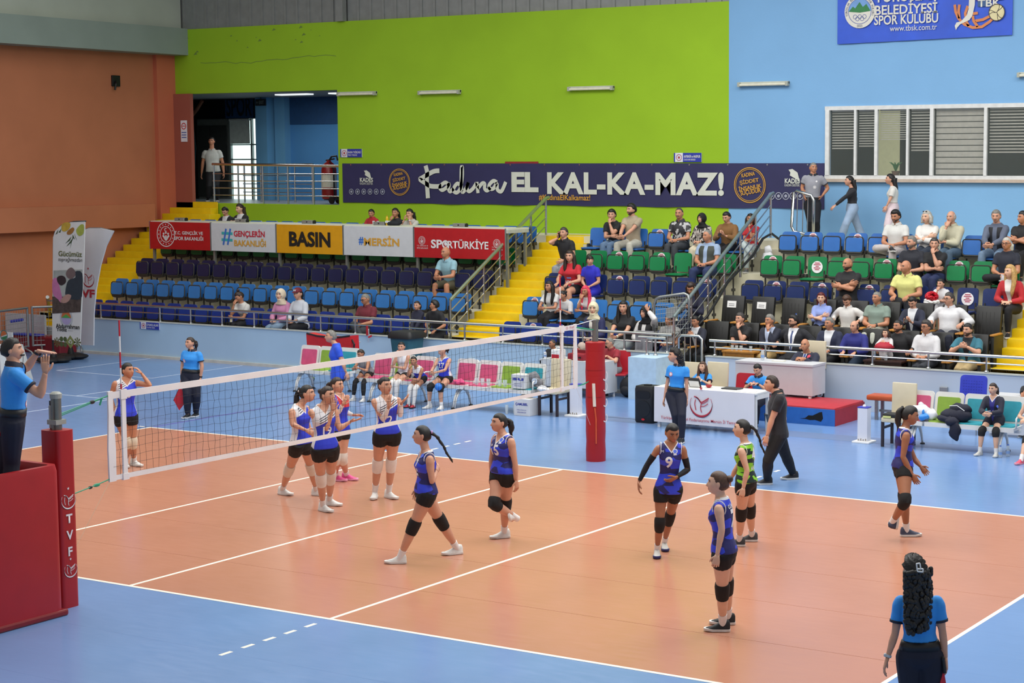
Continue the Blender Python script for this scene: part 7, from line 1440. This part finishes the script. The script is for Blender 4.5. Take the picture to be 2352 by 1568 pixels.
# officials and coaches on their feet
lifted(1.58, 'f', (438,958), (438,861), (441,808), (437,788), -18, -38, (419,840,.1,417,871,-.1), (464,840,-.1,461,868,0), (431,909,431,951), (451,909,450,948), 'line judge standing by the front wall holding a red flag', OFF(hair='pony', hl=.2, hc='b', skin='a', b=1.12, bz=1.08, bz2=1.08, sole='d8d8d8', watch=('L','16161a'), hback=FH+RH*.3))
f = thing('signal_flag', 'red signal flag hanging from line judge hand at wall', 'flag', (0,0,0)); D = (Vector(G(438,958))-VCP).dot(FH)-.05; q = lambda u, v: at_depth(u, v, D)
m = M(); P = [q(415,886),q(429,920),q(412,942),q(399,918)]; nn = -FH*.012; m.add([p for p in P]+[p+nn for p in P], [(0,1,2,3),(7,6,5,4),(0,4,5,1),(1,5,6,2),(2,6,7,3),(3,7,4,0)]); ob('cloth', m, mat('b81c2c', .6, 0, .1, 12), f); m = M(); m.tube([q(419,868),q(414,888),q(399,920)], .012, 6); ob('handle', m, BLACK, f)
lifted(1.64, 'f', (1562,1012), (1553,905), (1558,842), (1549,817), -22, -72, (1533,878,.1,1526,914,-.1), (1577,878,-.1,1578,917,.1), (1552,957,1558,1004), (1566,957,1566,1008), 'second referee with curly hair and whistle before scorer table', OFF(hair='curlylong', hl=.3, hc='k', skin='a', bz=1.16, bz2=1.16, b=.95, hback=FH+RH*.8))
lifted(1.78, 'm', (0,0), (28,968), (32,846), (27,804), 112, 100, (93,908,-.25,104,855,-.2), (62,845,.5,88,806,-.2), (25,1060,22,1160,-.05), (5,1060,-12,1160,.1), 'first referee on the red stand making the time-out sign', OFF(hair='short', hc='k', skin='a', hdR=UZ, hdL=RH-UZ*.12, pnR=FH, pnL=-UZ, curl=.05, watch=('L','1a1a1e'), tfR=150, tfL=150, base=1.15, vs=.0125, hs=.95, bease=.02), D0=(Vector((0,-1.86,0))-VCP).dot(FH))
m = M(); w = thing('whistle', 'black whistle on cord at the first referee mouth', 'whistle', (0,0,0)); D = (Vector((0,-1.86,0))-VCP).dot(FH); q = lambda u, v: at_depth(u, v, D)
m.ell(q(52,815), (.014,.03,.012), 8, 6); m.tube([q(53,818),q(53,830),q(50,843),q(44,850),q(36,849)], .003, 5); ob('cord', m, BLACK, w)
lifted(1.7, 'm', (1757,1116), (1787,994), (1786,906), (1772,882), -84, -80, (1800,955,.3,1800,990,.2), (1773,962,-.2,1762,1001,.1), (1799,1049,1822,1088), (1766,1055,1762,1100), 'coach in black polo and trousers walking past scorer table', dict(top='14161e', sleeve=.6, ease=.016, hem=-.03, flare=.02, collar=('p','101218'), bottom='101114', leg=1.94, bease=.016, shoe='1a1b20', sole='d8d8d4', hair='short', hc='b', skin='a', vs=.013, tfL=-85, tfR=-75, b=1.08))
lifted(1.66, 'f', (786,950), (776,863), (772,795), (760,773), -70, -72, (790,830,.3,792,858,.1), (786,832,-.3,796,858,.3), (782,905,790,942), (772,906,776,944), 'grey haired coach in blue t-shirt passing the end bench', dict(top='2450d0', sleeve=.6, ease=.016, hem=-.03, bottom='121318', leg=1.94, shoe='1a1b20', hair='short', hc='g', skin='a', b=1.05))
lifted(1.62, 'f', (0,0), (2114,1503), (2110,1372), (2098,1312), 172, -152, (2165,1452,-.1,2172,1512,-.1), (2056,1455,-.1,2038,1512,-.2), (2140,1612,2138,1736,0), (2090,1612,2092,1736,0), 'line judge with long curly hair seen from behind at endline', OFF(hair='curlylong', hl=.5, hc='k', skin='a', dec=[], watch=('L','b8bcc0'), vs=.011, bease=.02, hback=-FH, b=.98, base=0), D0=14.3)
f = thing('signal_flag', 'red signal flag lowered beside the near line judge', 'flag', (0,0,0)); D = 14.2; q = lambda u, v: at_depth(u, v, D)
m = M(); m.tube([q(2166,1512),q(2170,1545)], .014, 8); m.ell(q(2166,1513), (.017,.017,.022), 8, 6); ob('handle', m, BLACK, f); m = M(); P = [q(2168,1538),q(2178,1600),q(2150,1640),q(2156,1580)]; nn = FH*.012; m.add(P+[p+nn for p in P], [(0,1,2,3),(7,6,5,4),(0,4,5,1),(1,5,6,2),(2,6,7,3),(3,7,4,0)]); ob('cloth', m, mat('b81c2c', .6, 0, .1, 12), f)
m = M(); cl = thing('hair_clip', 'white barrette in the near line judge curly hair', 'hair clip', (0,0,0)); D = 14.3-.16; q = lambda u, v: at_depth(u, v, D)
for a, b_ in (((2105,1294),(2107,1312)),((2105,1294),(2113,1293)),((2106,1312),(2120,1313)),((2106,1306),(2120,1306)),((2113,1294),(2115,1306)),((2120,1306),(2120,1313))): m.tube([q(*a),q(*b_)], .006, 6)
ob('clip', m, WHITE, cl)
# walkers on the upper walkway and the man in the gallery
DW = (Vector((-2,22.75,0))-VCP).dot(FH)
def dw(u, y=22.7): return (Vector((Wy(u, 500, y)[0], y, 0))-VCP).dot(FH)
lifted(1.74, 'm', (0,0), (1866,468), (1868,405), (1868,386), -10, 15, (1842,430,.1,1848,452,-.3), (1902,432,.2,1888,450,-.3), (1860,505,1860,548,0), (1874,505,1876,548,0), 'guard in grey polo standing hands on hips by hoop barrier', dict(top='8f9098', sleeve=.6, ease=.014, hem=.02, collar=('p','20242e'), cuff='23262e', bottom='15171f', leg=1.94, bease=.02, shoe='17181c', hair='buzz', hc='g', skin='b', base=3.0, dec=[('disc', -.06, 1.2, .07, 1, BADW, 0), ('ring', -.06, 1.2, .05, 1, mat('3a2a3a', .6), 0), ('disc', -.1, 1.33, .04, 1, BADW, 0)]), D0=dw(1866, 22.55))
lifted(1.62, 'f', (0,0), (1957,478), (1957,435), (1951,416), -80, -85, (1965,455,.3,1962,475,.2), (1938,455,-.1,1918,472,0), (1975,515,1985,556,.1), (1945,512,1930,552,-.1), 'girl in black top and light jeans walking along the walkway', dict(top='15161e', sleeve=1.9, ease=.012, hem=.03, bottom='8ea3bc', leg=1.95, bease=.022, wide=.03, shoe='d8d8d8', hair='loose', hl=.3, hc='k', skin='a', base=3.0, hback=RH), D0=dw(1957))
lifted(1.66, 'f', (0,0), (2050,478), (2052,432), (2045,412), -100, -95, (2058,458,.3,2055,480,.1), (2046,455,-.2,2036,474,0), (2052,515,2058,556,.1), (2040,515,2040,556,-.1), 'girl in white top and pale trousers walking past the window', dict(top='d4d2cc', sleeve=.8, ease=.022, hem=.04, bottom='d0bfc4', leg=1.95, bease=.026, wide=.03, shoe='d8d8d8', hair='loose', hl=.38, hc='k', skin='a', base=3.0, hback=RH), D0=dw(2050))
lifted(1.76, 'm', (0,0), (490,395), (487,347), (486,325), 5, 0, (466,372,.1,463,398,0), (511,372,.1,514,397,0), (480,425,478,456,0), (497,425,500,456,0), 'man in white polo standing in the shaded gallery', dict(top='b9bdb8', sleeve=.6, ease=.016, hem=-.02, collar=('p','b0b4b0'), bottom='121318', leg=1.94, bease=.02, shoe='101012', hair='short', hc='k', skin='b', b=1.15, belly=.03, base=3.62), D0=(Vector((Wy(489,460,24.3)[0],24.3,0))-VCP).dot(FH))
# reserves on the benches
def bencher(u, v, label, o, y=13.72, **k): return seated(u, v, y, .485, 0, 'f', label, o, **k)
bencher(829, 812, 'reserve with grey towel on her shoulders, black knee sleeves', HOST('', .7, .5, hair='tied', hc='b', legsleeve='101014', bottom='0c0c0e', skin='b', vest='77777c', pat=None), hyaw=-45, arms='clasp', lean=24, hpitch=-25, legs='wide')
bencher(922, 797, 'reserve with a raised hand and grey towel over one shoulder', HOST('', .72, .5, hair='tied', hc='k', legsleeve='dcdad8', skin='a', pat=lambda c, n: 1), hyaw=-10, arms='chinR', lean=4, y=13.9)
bencher(950, 829, 'reserve leaning chin on hand, white leg sleeves and red shoes', HOST('', .7, .5, hair='tied', hc='k', legsleeve='dcdad8', shoe='a8182c', sole='2a1418', skin='b', pat=lambda c, n: 1 if c[2] > .66 else 0), hyaw=-12, arms='chinR', lean=28, y=13.5)
r27 = bencher(1016, 804, 'reserve number 27 holding a blue ball, black knee pads', HOST('27', .93, .83, hair='pony', hl=.15, hc='k', pad='101014', skin='a', hem=.01), hyaw=-50, hpitch=-22, arms='clasp', lean=6, y=13.75, legs='wide')
o = thing('small_ball', 'small blue ball in the lap of reserve number 27', 'ball', Wy(1007,888,13.42)); m = M(); m.ell((0,0,0), (.075,.075,.075), 16, 10); ob('ball', m, mat('2f78d0', .4, 0, .15, 30), o, smooth=True); m = M(); ringpoly(m, (0,-.0,0), XA, ZA, NY, .074, .077, n=18); ob('seam', m, mat('1f58a8', .5), o)
o = drape('pink_shirt', 'bright pink shirt lying on the bench seat end', 'shirt', (Wy(1055,880,13.8)[0],13.8,.485), mat('d8487a', .6, 0, .1, 8), [((0,0,.04),(.14,.1,.05))])
bencher(2281, 893, 'reserve number 10 in navy tracksuit jacket, black knee pads', dict(top='15182e', sleeve=1.85, ease=.02, hem=-.02, collar=('v','dcdce0'), open=('2a2a80', None), bottom='15182a', leg=.5, bease=.014, pad='101014', shoe='c9c8c2', sock='e0dedc', hair='pony', hl=.3, hc='b', skin='d', vs=.0135, dec=[('disc', -.1, .8, .05, 1, LBL, 0), ('10', 0, .68, .1, 1, NUMW_, .03)]), hyaw=-42, arms='clasp', lean=12, hpitch=-6, y=13.72, legs='wide')
bencher(2376, 900, 'reserve at the picture edge in pink shoes and black pads', HOST('', .7, .5, hair='pony', hc='k', pad='101014', shoe='d8506a', sole='e89aa8', skin='d'), hyaw=-40, arms='knees', lean=20, y=13.4, legs='fwd')
# officials at the tables
def seatp(u, v, y, seat, fl, sx, label, o, **k): return seated(u, v, y, seat, fl, sx, label, o, **k)
seatp(1614, 842, 14.45, .48, 0, 'f', 'scorer with long brown hair, hands joined at chin', OFF(hair='front', hl=.26, hc='m', skin='d', bz=.83, bz2=.83, watch=('L','d8d4cc')), hyaw=-28, arms='fists', lean=4, hpitch=-2)
seatp(1740, 848, 14.5, .46, 0, 'm', 'scorer in blue polo writing at the table end', OFF(hair='short', hc='k', skin='a', bz=.8, bz2=.8, watch=('L','15161a')), hyaw=-35, arms='desk', lean=16, hpitch=-28)
seatp(1849, 792, 16.93, .8, .33, 'm', 'bald official in navy blazer at the jury desk', dict(top='1a1f38', sleeve=1.85, ease=.022, hem=-.02, jacket=1, open=('c9d0dc','27408c'), bottom='15171f', leg=1.9, shoe='121214', hair='bald', hc='s', skin='b', b=1.12, dec=[('disc', -.09, .72, .06, 1, BADGE, 0)]), hyaw=-28, arms='lap', lean=8, H=1.7)
seatp(1269, 790, 16.9, .45, 0, 'm', 'bald man in black sweater behind the grey desk', dict(top='131418', sleeve=1.9, ease=.02, hem=-.03, bottom='1e222c', leg=1.9, shoe='121214', hair='receding', hc='s', skin='c', b=1.12, beard=1), hyaw=-55, arms='lap', lean=4)
seatp(1337, 797, 17.0, .45, 0, 'f', 'woman in taupe headscarf reading at the grey desk', dict(top='15151a', sleeve=1.9, ease=.018, hem=-.03, bottom='15151a', leg=1.9, shoe='121214', hair='hijab', scarf='b8a59a', skin='a'), hyaw=-70, arms='desk', lean=14, hpitch=-25)
seatp(1401, 787, 16.9, .46, 0, 'm', 'man in dark red polo and glasses on red chair', dict(top='8a1426', sleeve=.6, ease=.018, hem=-.03, collar=('p','7a1020'), bottom='8b959a', leg=1.9, shoe='17181c', hair='receding', hc='g', skin='a', glasses=True, b=1.05), yaw=-40, hyaw=-72, arms='desk', lean=14, hpitch=-20)
seatp(2366, 872, 15.9, .45, 0, 'm', 'man in black t-shirt at the side table, picture edge', dict(top='15161c', sleeve=.55, ease=.016, bottom='20222a', leg=1.9, shoe='121214', hair='short', hc='k', skin='b'), hyaw=-50, arms='chinR', lean=20)
# spectators ---------------------------------------------------------------------
OCC = set()
def SP(u, v, row, sx, label, o, dy=.24, sec=None, **k):
    y = SBY[row]-dy; x = float(Wy(u, v, y)[0]); sec = sec or ('press' if x < -9.2 else 'middle' if x < -3.0 else 'vip'); x0, p, n = SECT[sec]
    i = max(0, min(n-1, round((x-x0)/p)))
    for j in (i, i+1, i-1):
        if (sec, row, j) not in OCC and 0 <= j < n: OCC.add((sec, row, j)); break
    o.setdefault('vs', .0175)
    if row == 1: k.setdefault('legs', 'tuck')
    return seated(u, v, y, FLR[row]+.455, FLR[row], sx, label, o, **k)
T = lambda top, bottom='15161c', **k: dict(dict(top=top, bottom=bottom, shoe='1a1b20', ease=.016, sleeve=.6), **k)
JA = lambda top, fr='d6d8dc', tie=None, **k: dict(dict(top=top, sleeve=1.85, ease=.022, jacket=1, open=(fr, tie), bottom='15161c', shoe='121214', hem=-.02), **k)
DK_ = -30
SP(517, 485, 5, 'm', 'man in dark suit looking down at the press desk', JA('15171e', skin='a', hc='k'), hyaw=-20, arms='desk', lean=14, hpitch=-35)
SP(551, 479, 5, 'f', 'woman in dark suit with long hair at press desk', JA('131419', skin='d', hair='loose', hl=.34, hc='b'), hyaw=-45, arms='desk', lean=8, hpitch=-12)
SP(853, 490, 5, 'm', 'boy in red shirt at the press desk', T('a81a26', hs=1.1, skin='b'), hyaw=-10, arms='desk', lean=6, hpitch=-12, H=1.35)
SP(908, 489, 5, 'f', 'woman in dark striped top raising a hand, press desk', T('23202a', skin='b', hair='loose', hl=.25, sleeve=1.2), hyaw=-15, arms='chinR', lean=6)
SP(941, 491, 5, 'f', 'woman in white top resting cheeks on both hands', T('c9c6c0', skin='a', hair='wavy', hl=.32, sleeve=.9, watch=('L','d8d8da')), hyaw=-25, arms='chin2', lean=18, hpitch=-8)
SP(1024, 580, 3, 'm', 'bald man in light blue polo and orange shoes', T('8ab4c0', '55503e', leg=.95, hair='bald', skin='b', shoe='c8502a', collar=('p','86aebc'), hc='g'), hyaw=-45, arms='clasp', lean=20, legs='wide')
SP(550, 681, 1, 'f', 'girl with topknot in white t-shirt slumped on her hand', T('cfcdc8', hair='topbun', hc='b', skin='b'), hyaw=-55, arms='chinR', lean=26, hpitch=-38)
SP(645, 677, 1, 'f', 'woman in cream headscarf and pink jacket', T('c583a8', '7e97b0', sleeve=1.85, ease=.024, hair='hijab', scarf='d8c8b0', skin='d'), hyaw=-25, arms='lap', lean=3)
SP(684, 675, 1, 'f', 'woman in maroon baseball cap and white shirt', T('c4c8d0', sleeve=1.7, ease=.022, hair='pony', hl=.2, cap=('6a1426','W'), skin='a'), hyaw=-20, arms='lap', lean=3)
SP(840, 687, 1, 'm', 'man in maroon polo and glasses, legs crossed at railing', T('6a1a28', '3a3e44', hair='buzz', hc='g', glasses=True, skin='b', collar=('p','601624'), b=1.08), hyaw=-50, arms='lap', lean=-2, legs='crossR', hpitch=-20, dy=.1)
SP(958, 702, 1, 'f', 'small girl in navy top beside the front railing', T('191c34', '6f87a0', sleeve=1.85, hair='pony', hl=.2, hc='b', skin='a', hs=1.12), hyaw=-20, arms='lap', lean=4, H=1.35)
SP(998, 701, 1, 'm', 'teenager in black t-shirt leaning towards small girl', T('15161c', hair='thick', hc='k', skin='b'), hyaw=-85, arms='knees', lean=24, H=1.55)
SP(1295, 535, 4, 'm', 'young man in black polo phoning beside yellow stairs', T('14151a', '8d9196', hair='short', hc='s', skin='a', collar=('p','111216'), plabel='phone at the ear of man beside yellow stairs'), sec='middle', hyaw=-30, arms='phoneearR', lean=16, legs='sit', H=1.78, dy=.5)
REDT = [('HYC', .0, .73, .085, 1, NUMW_, .03), ('bar', 0, .83, .035, 1, mat('8a9ae0', .6), 0), ('bar', 0, .64, .016, 1, mat('d8a0a8', .6), 0)]
SP(1309, 589, 3, 'f', 'girl in red printed t-shirt with dark long hair', T('c01e2c', '15161c', leg=.6, hair='front', hl=.24, hc='b', skin='a', b=1.15, dec=REDT), hyaw=-20, arms='knees', lean=8, legs='wide')
SP(1355, 598, 3, 'm', 'boy in royal blue t-shirt and shorts, bowl haircut', T('2428b8', '2428a8', leg=.85, hair='fringe', hc='k', skin='a'), hyaw=15, arms='lap', lean=14, H=1.6)
SP(1262, 658, 2, 'f', 'girl in white t-shirt with long wavy dark hair', T('cfcfce', hair='front', hl=.32, hc='k', skin='b'), hyaw=-40, arms='clasp', lean=14)
SP(1293, 678, 2, 'f', 'girl in white t-shirt leaning forward, hair tied back', T('cac9c8', sleeve=.9, ease=.024, hair='bun', hc='k', skin='b'), hyaw=-55, arms='clasp', lean=34, hpitch=-20)
SP(1345, 668, 2, 'f', 'girl with bright pink hair and headphones', T('d2cccb', hair='front', hl=.4, hc='p', skin='b', b=1.08), hyaw=-30, arms='chinR', lean=22, hpitch=-14, roll=-6)
SP(1363, 709, 1, 'f', 'woman in cream headscarf and navy coat', T('1c2250', '1c2250', sleeve=1.85, ease=.026, open=('c9c6bc', None), hair='hijab', scarf='d9cfae', skin='d'), hyaw=-12, arms='lap', lean=2)
SP(1432, 706, 1, 'f', 'woman in black t-shirt and grey jeans, hands joined', T('131318', '9aa3a5', hair='front', hl=.26, hc='k', skin='a', b=1.15, watch=('L','d8d0b8')), hyaw=-15, arms='clasp', lean=6)
SP(1483, 718, 1, 'f', 'woman in black headscarf and white blouse touching forehead', T('d2d0ce', '15151a', sleeve=1.85, ease=.022, vest='15151a', hair='hijab', scarf='121215', skin='a'), hyaw=-50, arms='headL', lean=4)
SP(1536, 735, 1, 'm', 'person in pale checked shirt behind the mesh gate', T('b8b6b4', '5a6478', hair='short', hc='k', skin='b', b=1.1), hyaw=-30, arms='lap', lean=8)
SP(1588, 662, 2, 'f', 'girl in navy top reading her phone by handrail', T('191c38', '191c30', sleeve=1.85, hair='front', hl=.2, hc='b', skin='b', plabel='phone in the hands of girl by the handrail'), hyaw=-25, arms='phone', lean=10, hpitch=-32)
SP(1405, 494, 5, 'm', 'young man in black t-shirt and jeans, fist at mouth', T('111216', '5f7896', hair='thick', hc='k', skin='a'), hyaw=-12, arms='chinL', lean=16)
SP(1450, 482, 5, 'm', 'man in beige t-shirt and pale trousers, hands clasped', T('a59780', 'b8b5a8', hair='thick', hc='k', skin='a', beard=2, shoe='b8502a'), hyaw=-50, arms='clasp', lean=4, legs='wide')
SP(1560, 491, 5, 'm', 'moustached man in black and white checked shirt', T(PLAID, '3a3e44', hair='receding', hc='s', skin='b', beard=1, collar=('p','33333a')), hyaw=-20, arms='lap', lean=3)
SP(1612, 502, 5, 'f', 'woman in black headscarf and mottled blouse', T(ANIM, 'c9c0a8', sleeve=1.85, ease=.024, hair='hijab', scarf='121214', skin='a'), hyaw=-45, arms='lap', lean=3)
SP(1669, 499, 5, 'm', 'man in brown sweater looking at his phone', T('7a552a', '15151a', sleeve=1.8, ease=.022, hair='short', hc='k', skin='a', plabel='phone held by the man in brown sweater'), hyaw=-35, arms='phone', lean=8, hpitch=-22)
SP(1724, 503, 5, 'f', 'woman in red t-shirt and pale jeans, legs crossed', T('b8202c', 'b0bcbc', hair='bob', hl=.2, hc='b', skin='b', sunglass=1, shoe='55585a'), hyaw=-15, arms='chinL', lean=2, legs='crossR')
SP(1625, 542, 4, 'm', 'older man in dark green vest over blue shirt', T('93a8c4', '27355c', hair='receding', hc='g', skin='b', vest='3a4038', b=1.12, belly=.03, beard=0), hyaw=-50, arms='lap', lean=4, legs='wide')
# honour stand
SP(2057, 497, 5, 'm', 'bearded man in white shirt, ankle crossed over knee', T('d0d0cc', 'b8b0ae', hair='thick', hc='k', skin='b', beard=2, shoe='17181c', b=1.05, collar=('p','c9c9c5')), hyaw=-35, arms='lap', lean=4, legs='ankleR', hpitch=-15)
SP(2129, 499, 5, 'f', 'grey blonde woman in white blouse, arms folded', T('d6d4d0', '2a3444', sleeve=1.5, ease=.026, hair='bob', hl=.16, hc='w', skin='d', sunglass=1, b=1.1), hyaw=-45, arms='cross', lean=2)
SP(2185, 499, 5, 'm', 'bald old man in beige shirt, hand at chin', T('bdb9a0', '4a6074', sleeve=1.8, ease=.02, hair='side', hc='w', skin='a', collar=('p','b5b198')), hyaw=-40, arms='chinR', lean=6)
SP(2288, 497, 5, 'm', 'moustached man in black padded vest and grey shirt', T('565f72', '6f86a0', sleeve=1.85, ease=.018, vest='15171f', hair='short', hc='g', skin='a', beard=1), hyaw=-22, arms='clasp', lean=6, legs='wide', hpitch=-10)
SP(2350, 500, 5, 'm', 'dark haired man in black t-shirt, arms folded, top row', T('121317', '15151a', hair='short', hc='k', skin='b'), hyaw=-70, arms='cross', lean=4)
SP(2094, 557, 4, 'm', 'grey bearded man in navy t-shirt behind yellow polo', T('191c28', '23262e', hair='short', hc='g', skin='a', beard=2, b=1.08), hyaw=-55, arms='lap', lean=6)
SP(2146, 561, 4, 'm', 'man in black t-shirt covering mouth with hand', T('101115', '1f2a50', hair='short', hc='s', skin='a', b=1.08), hyaw=-12, arms='chinL', lean=10)
SP(2312, 560, 4, 'm', 'older man in glasses and navy polo, ankle on knee', T('181c2c', '15161c', hair='buzz', hc='w', skin='b', glasses=True, shoe='a8a6a8', dec=[('disc', -.08, .78, .06, 1, LBL, 0)]), hyaw=-35, arms='lap', lean=4, legs='ankleR')
SP(2366, 575, 4, 'm', 'man holding purple bottle at the edge of fourth row', T('a0a0a4', '4a6a94', hair='short', hc='k', skin='b'), hyaw=-35, arms='phone', lean=6) if False else None
SP(1947, 607, 3, 'm', 'bald bearded man in black t-shirt, arms folded', T('111216', '101115', hair='bald', hc='k', skin='b', beard=2, b=1.15, dec=[('bar', -.08, .82, .016, 1, NUMW_, 0)]), hyaw=-55, arms='cross', lean=2)
SP(2081, 613, 3, 'm', 'balding man in pale yellow polo, hands on thighs', T('d6d684', '1a1d28', hair='bald', hc='g', skin='b', b=1.2, belly=.02, collar=('p','cfcf7c')), hyaw=-62, arms='knees', lean=14, legs='wide')
SP(2161, 652, 3, 'm', 'small boy in white t-shirt with red pompom', T('d2d2d4', 'd0d0d2', leg=.9, hair='short', hc='k', skin='a', hs=1.2), hyaw=-40, arms='chinR', lean=6, H=1.2)
o = thing('pompom', 'shiny red and white pompom in the small boy lap', 'pompom', Wy(2140,681,SBY[3]-.55)); m = M(); random.seed(9)
for i in range(60): a, b_ = random.uniform(0, 6.28), random.uniform(-1, 1); r = .13; p = Vector((math.cos(a)*math.sqrt(1-b_*b_)*r, math.sin(a)*math.sqrt(1-b_*b_)*r, b_*r*.8)); m.ell(p*.75, (.045,.045,.035), 5, 4)
q = ob('red_tinsel', m, mat('c01a2c', .25, .3, .3, 40), o); m = M()
for i in range(22): a = random.uniform(0, 6.28); m.ell((math.cos(a)*.12, math.sin(a)*.1, -.1+random.uniform(-.02,.03)), (.05,.04,.03), 5, 4)
ob('white_tinsel', m, WHITE, o)
SP(2320, 624, 3, 'f', 'blonde woman in red blazer and black trousers', JA('b01c26', 'd8d4d0', hair='front', hl=.36, hc='y', skin='d', shoe='15151a', bottom='141419'), hyaw=-60, arms='lap', lean=8)
def VIP(u, v, r, sx, label, o, dy=.0, **k):
    if r == 'A': k['legs'] = 'tuck'
    o.setdefault('vs', .0165); k.setdefault('x', None); return seated(u, v, (18.66 if r == 'B' else 17.98)-dy, (FLR[2] if r == 'B' else FLR[1])+.46, FLR[2] if r == 'B' else FLR[1], sx, label, o, **k)
VIP(1886, 685, 'B', 'f', 'woman with red curly hair in light blue shirt', T('8799d4', '15161c', sleeve=1.2, ease=.02, hair='wavy', hl=.2, hc='r', skin='d', b=1.12, collar=('p','8090cc')), hyaw=-12, arms='cross', lean=4)
VIP(1945, 690, 'B', 'm', 'bearded man in white shirt looking down at paper', T('d8d6d2', 'c5c0b0', sleeve=1.85, ease=.022, hair='thick', hc='m', skin='a', beard=2, collar=('p','d0ceca')), hyaw=-30, arms='rest', lean=8, hpitch=-40, legs='wide')
VIP(2014, 684, 'B', 'm', 'man in sage green polo and pale trousers', T('7d8f84', 'c5c8ba', hair='buzz', hc='g', skin='b', b=1.15, belly=.02, collar=('p','75877c'), watch=('L','22242a')), hyaw=-48, arms='lap', lean=3)
VIP(2096, 694, 'B', 'm', 'suited man in dark jacket reading his phone', JA('1a1f36', skin='a', hair='short', hc='k', beard=1, plabel='phone in hands of suited man in black armchair'), hyaw=-32, arms='phone', lean=6, hpitch=-32)
VIP(2180, 687, 'B', 'm', 'man in white shirt and rimless glasses, upper armchair', T('d6d6d8', '171b2c', sleeve=1.85, ease=.022, hair='short', hc='s', skin='a', glasses=True, b=1.12, belly=.02, collar=('p','cfcfd2')), hyaw=-55, arms='rest', lean=0, legs='wide')
VIP(1597, 738, 'A', 'm', 'young man in navy suit leaning, hand near mouth', JA('161a2c', skin='b', hair='short', hc='k'), hyaw=-35, arms='fists', lean=12, hpitch=-10)
VIP(1700, 732, 'A', 'm', 'man in black t-shirt with fist at his mouth', T('111216', '858c9c', hair='short', hc='s', skin='a', watch=('L','15161a')), hyaw=-45, arms='chinL', lean=6, legs='wide')
VIP(1768, 736, 'A', 'm', 'grey haired man in navy blazer rubbing chin', JA('191d30', 'b8c5e0', hair='short', hc='g', skin='b', bottom='a58a5a'), hyaw=-50, arms='chinL', lean=6, legs='wide')
VIP(1823, 738, 'A', 'm', 'man in black suit with blue tie and glasses', JA('14161f', 'dcdce0', '3a4a78', skin='a', hair='thick', hc='k', beard=2, glasses=True, b=1.15, belly=.02), hyaw=-65, arms='rest', lean=0, legs='wide')
VIP(1905, 743, 'A', 'm', 'grey man with moustache in navy suit, white shirt', JA('1d2440', skin='b', hair='short', hc='g', beard=1, b=1.1), hyaw=-50, arms='lap', lean=4, legs='wide')
VIP(1963, 750, 'A', 'm', 'balding man in royal blue shirt, hands on knees', T('1f2578', '27384e', sleeve=1.85, ease=.02, hair='side', hc='s', skin='a', b=1.1, watch=('L','16161a')), hyaw=-48, arms='knees', lean=8, legs='wide')
seated(2035, 765, 17.78, FLR[1]+.62, .93, 'f', 'little girl in white top and red skirt', T('cfcccc', 'd0cccc', sleeve=1.85, hair='bob', hl=.12, hc='b', skin='d', hs=1.25, shoe='d8d8d8', leg=1.95), hyaw=-40, arms='fists', lean=4, H=1.0, legs='tuck')
m = M(); o = thing('red_skirt', 'red skirt worn by the little girl', 'skirt', (0,0,0)); p = Wy(2030,795,17.66); m.loft([[(p[0]+rx*math.cos(a), p[1]+.02+ry*math.sin(a), p[2]+z) for a in [i*.3927 for i in range(16)]] for rx, ry, z in ((.09,.09,.08),(.16,.15,.04),(.2,.19,-.02),(.19,.18,-.03))]); ob('fabric', m, mat('a51c30', .7, 0, .1, 12), o, smooth=True)
VIP(2063, 749, 'A', 'm', 'bearded father in black shirt beside little girl', T('121317', '15171f', sleeve=1.85, ease=.02, hair='buzz', hc='k', skin='b', beard=2, b=1.05), hyaw=-50, arms='rest', lean=3, legs='wide')
VIP(2127, 751, 'A', 'm', 'man in white shirt and dark rimmed glasses', T('d9d9db', '33363e', sleeve=1.85, ease=.022, hair='thick', hc='s', skin='b', glasses=True, collar=('p','d2d2d4')), hyaw=-50, arms='lap', lean=5, legs='wide')
VIP(2223, 758, 'A', 'm', 'bearded man in open teal shirt and tan trousers', JA('2a6a7c', '14161c', skin='a', hair='short', hc='k', beard=2, b=1.15, bottom='b09a70', sleeve=.75), hyaw=-45, arms='fists', lean=8, legs='wide')
finish_people()
build_seats(OCC)
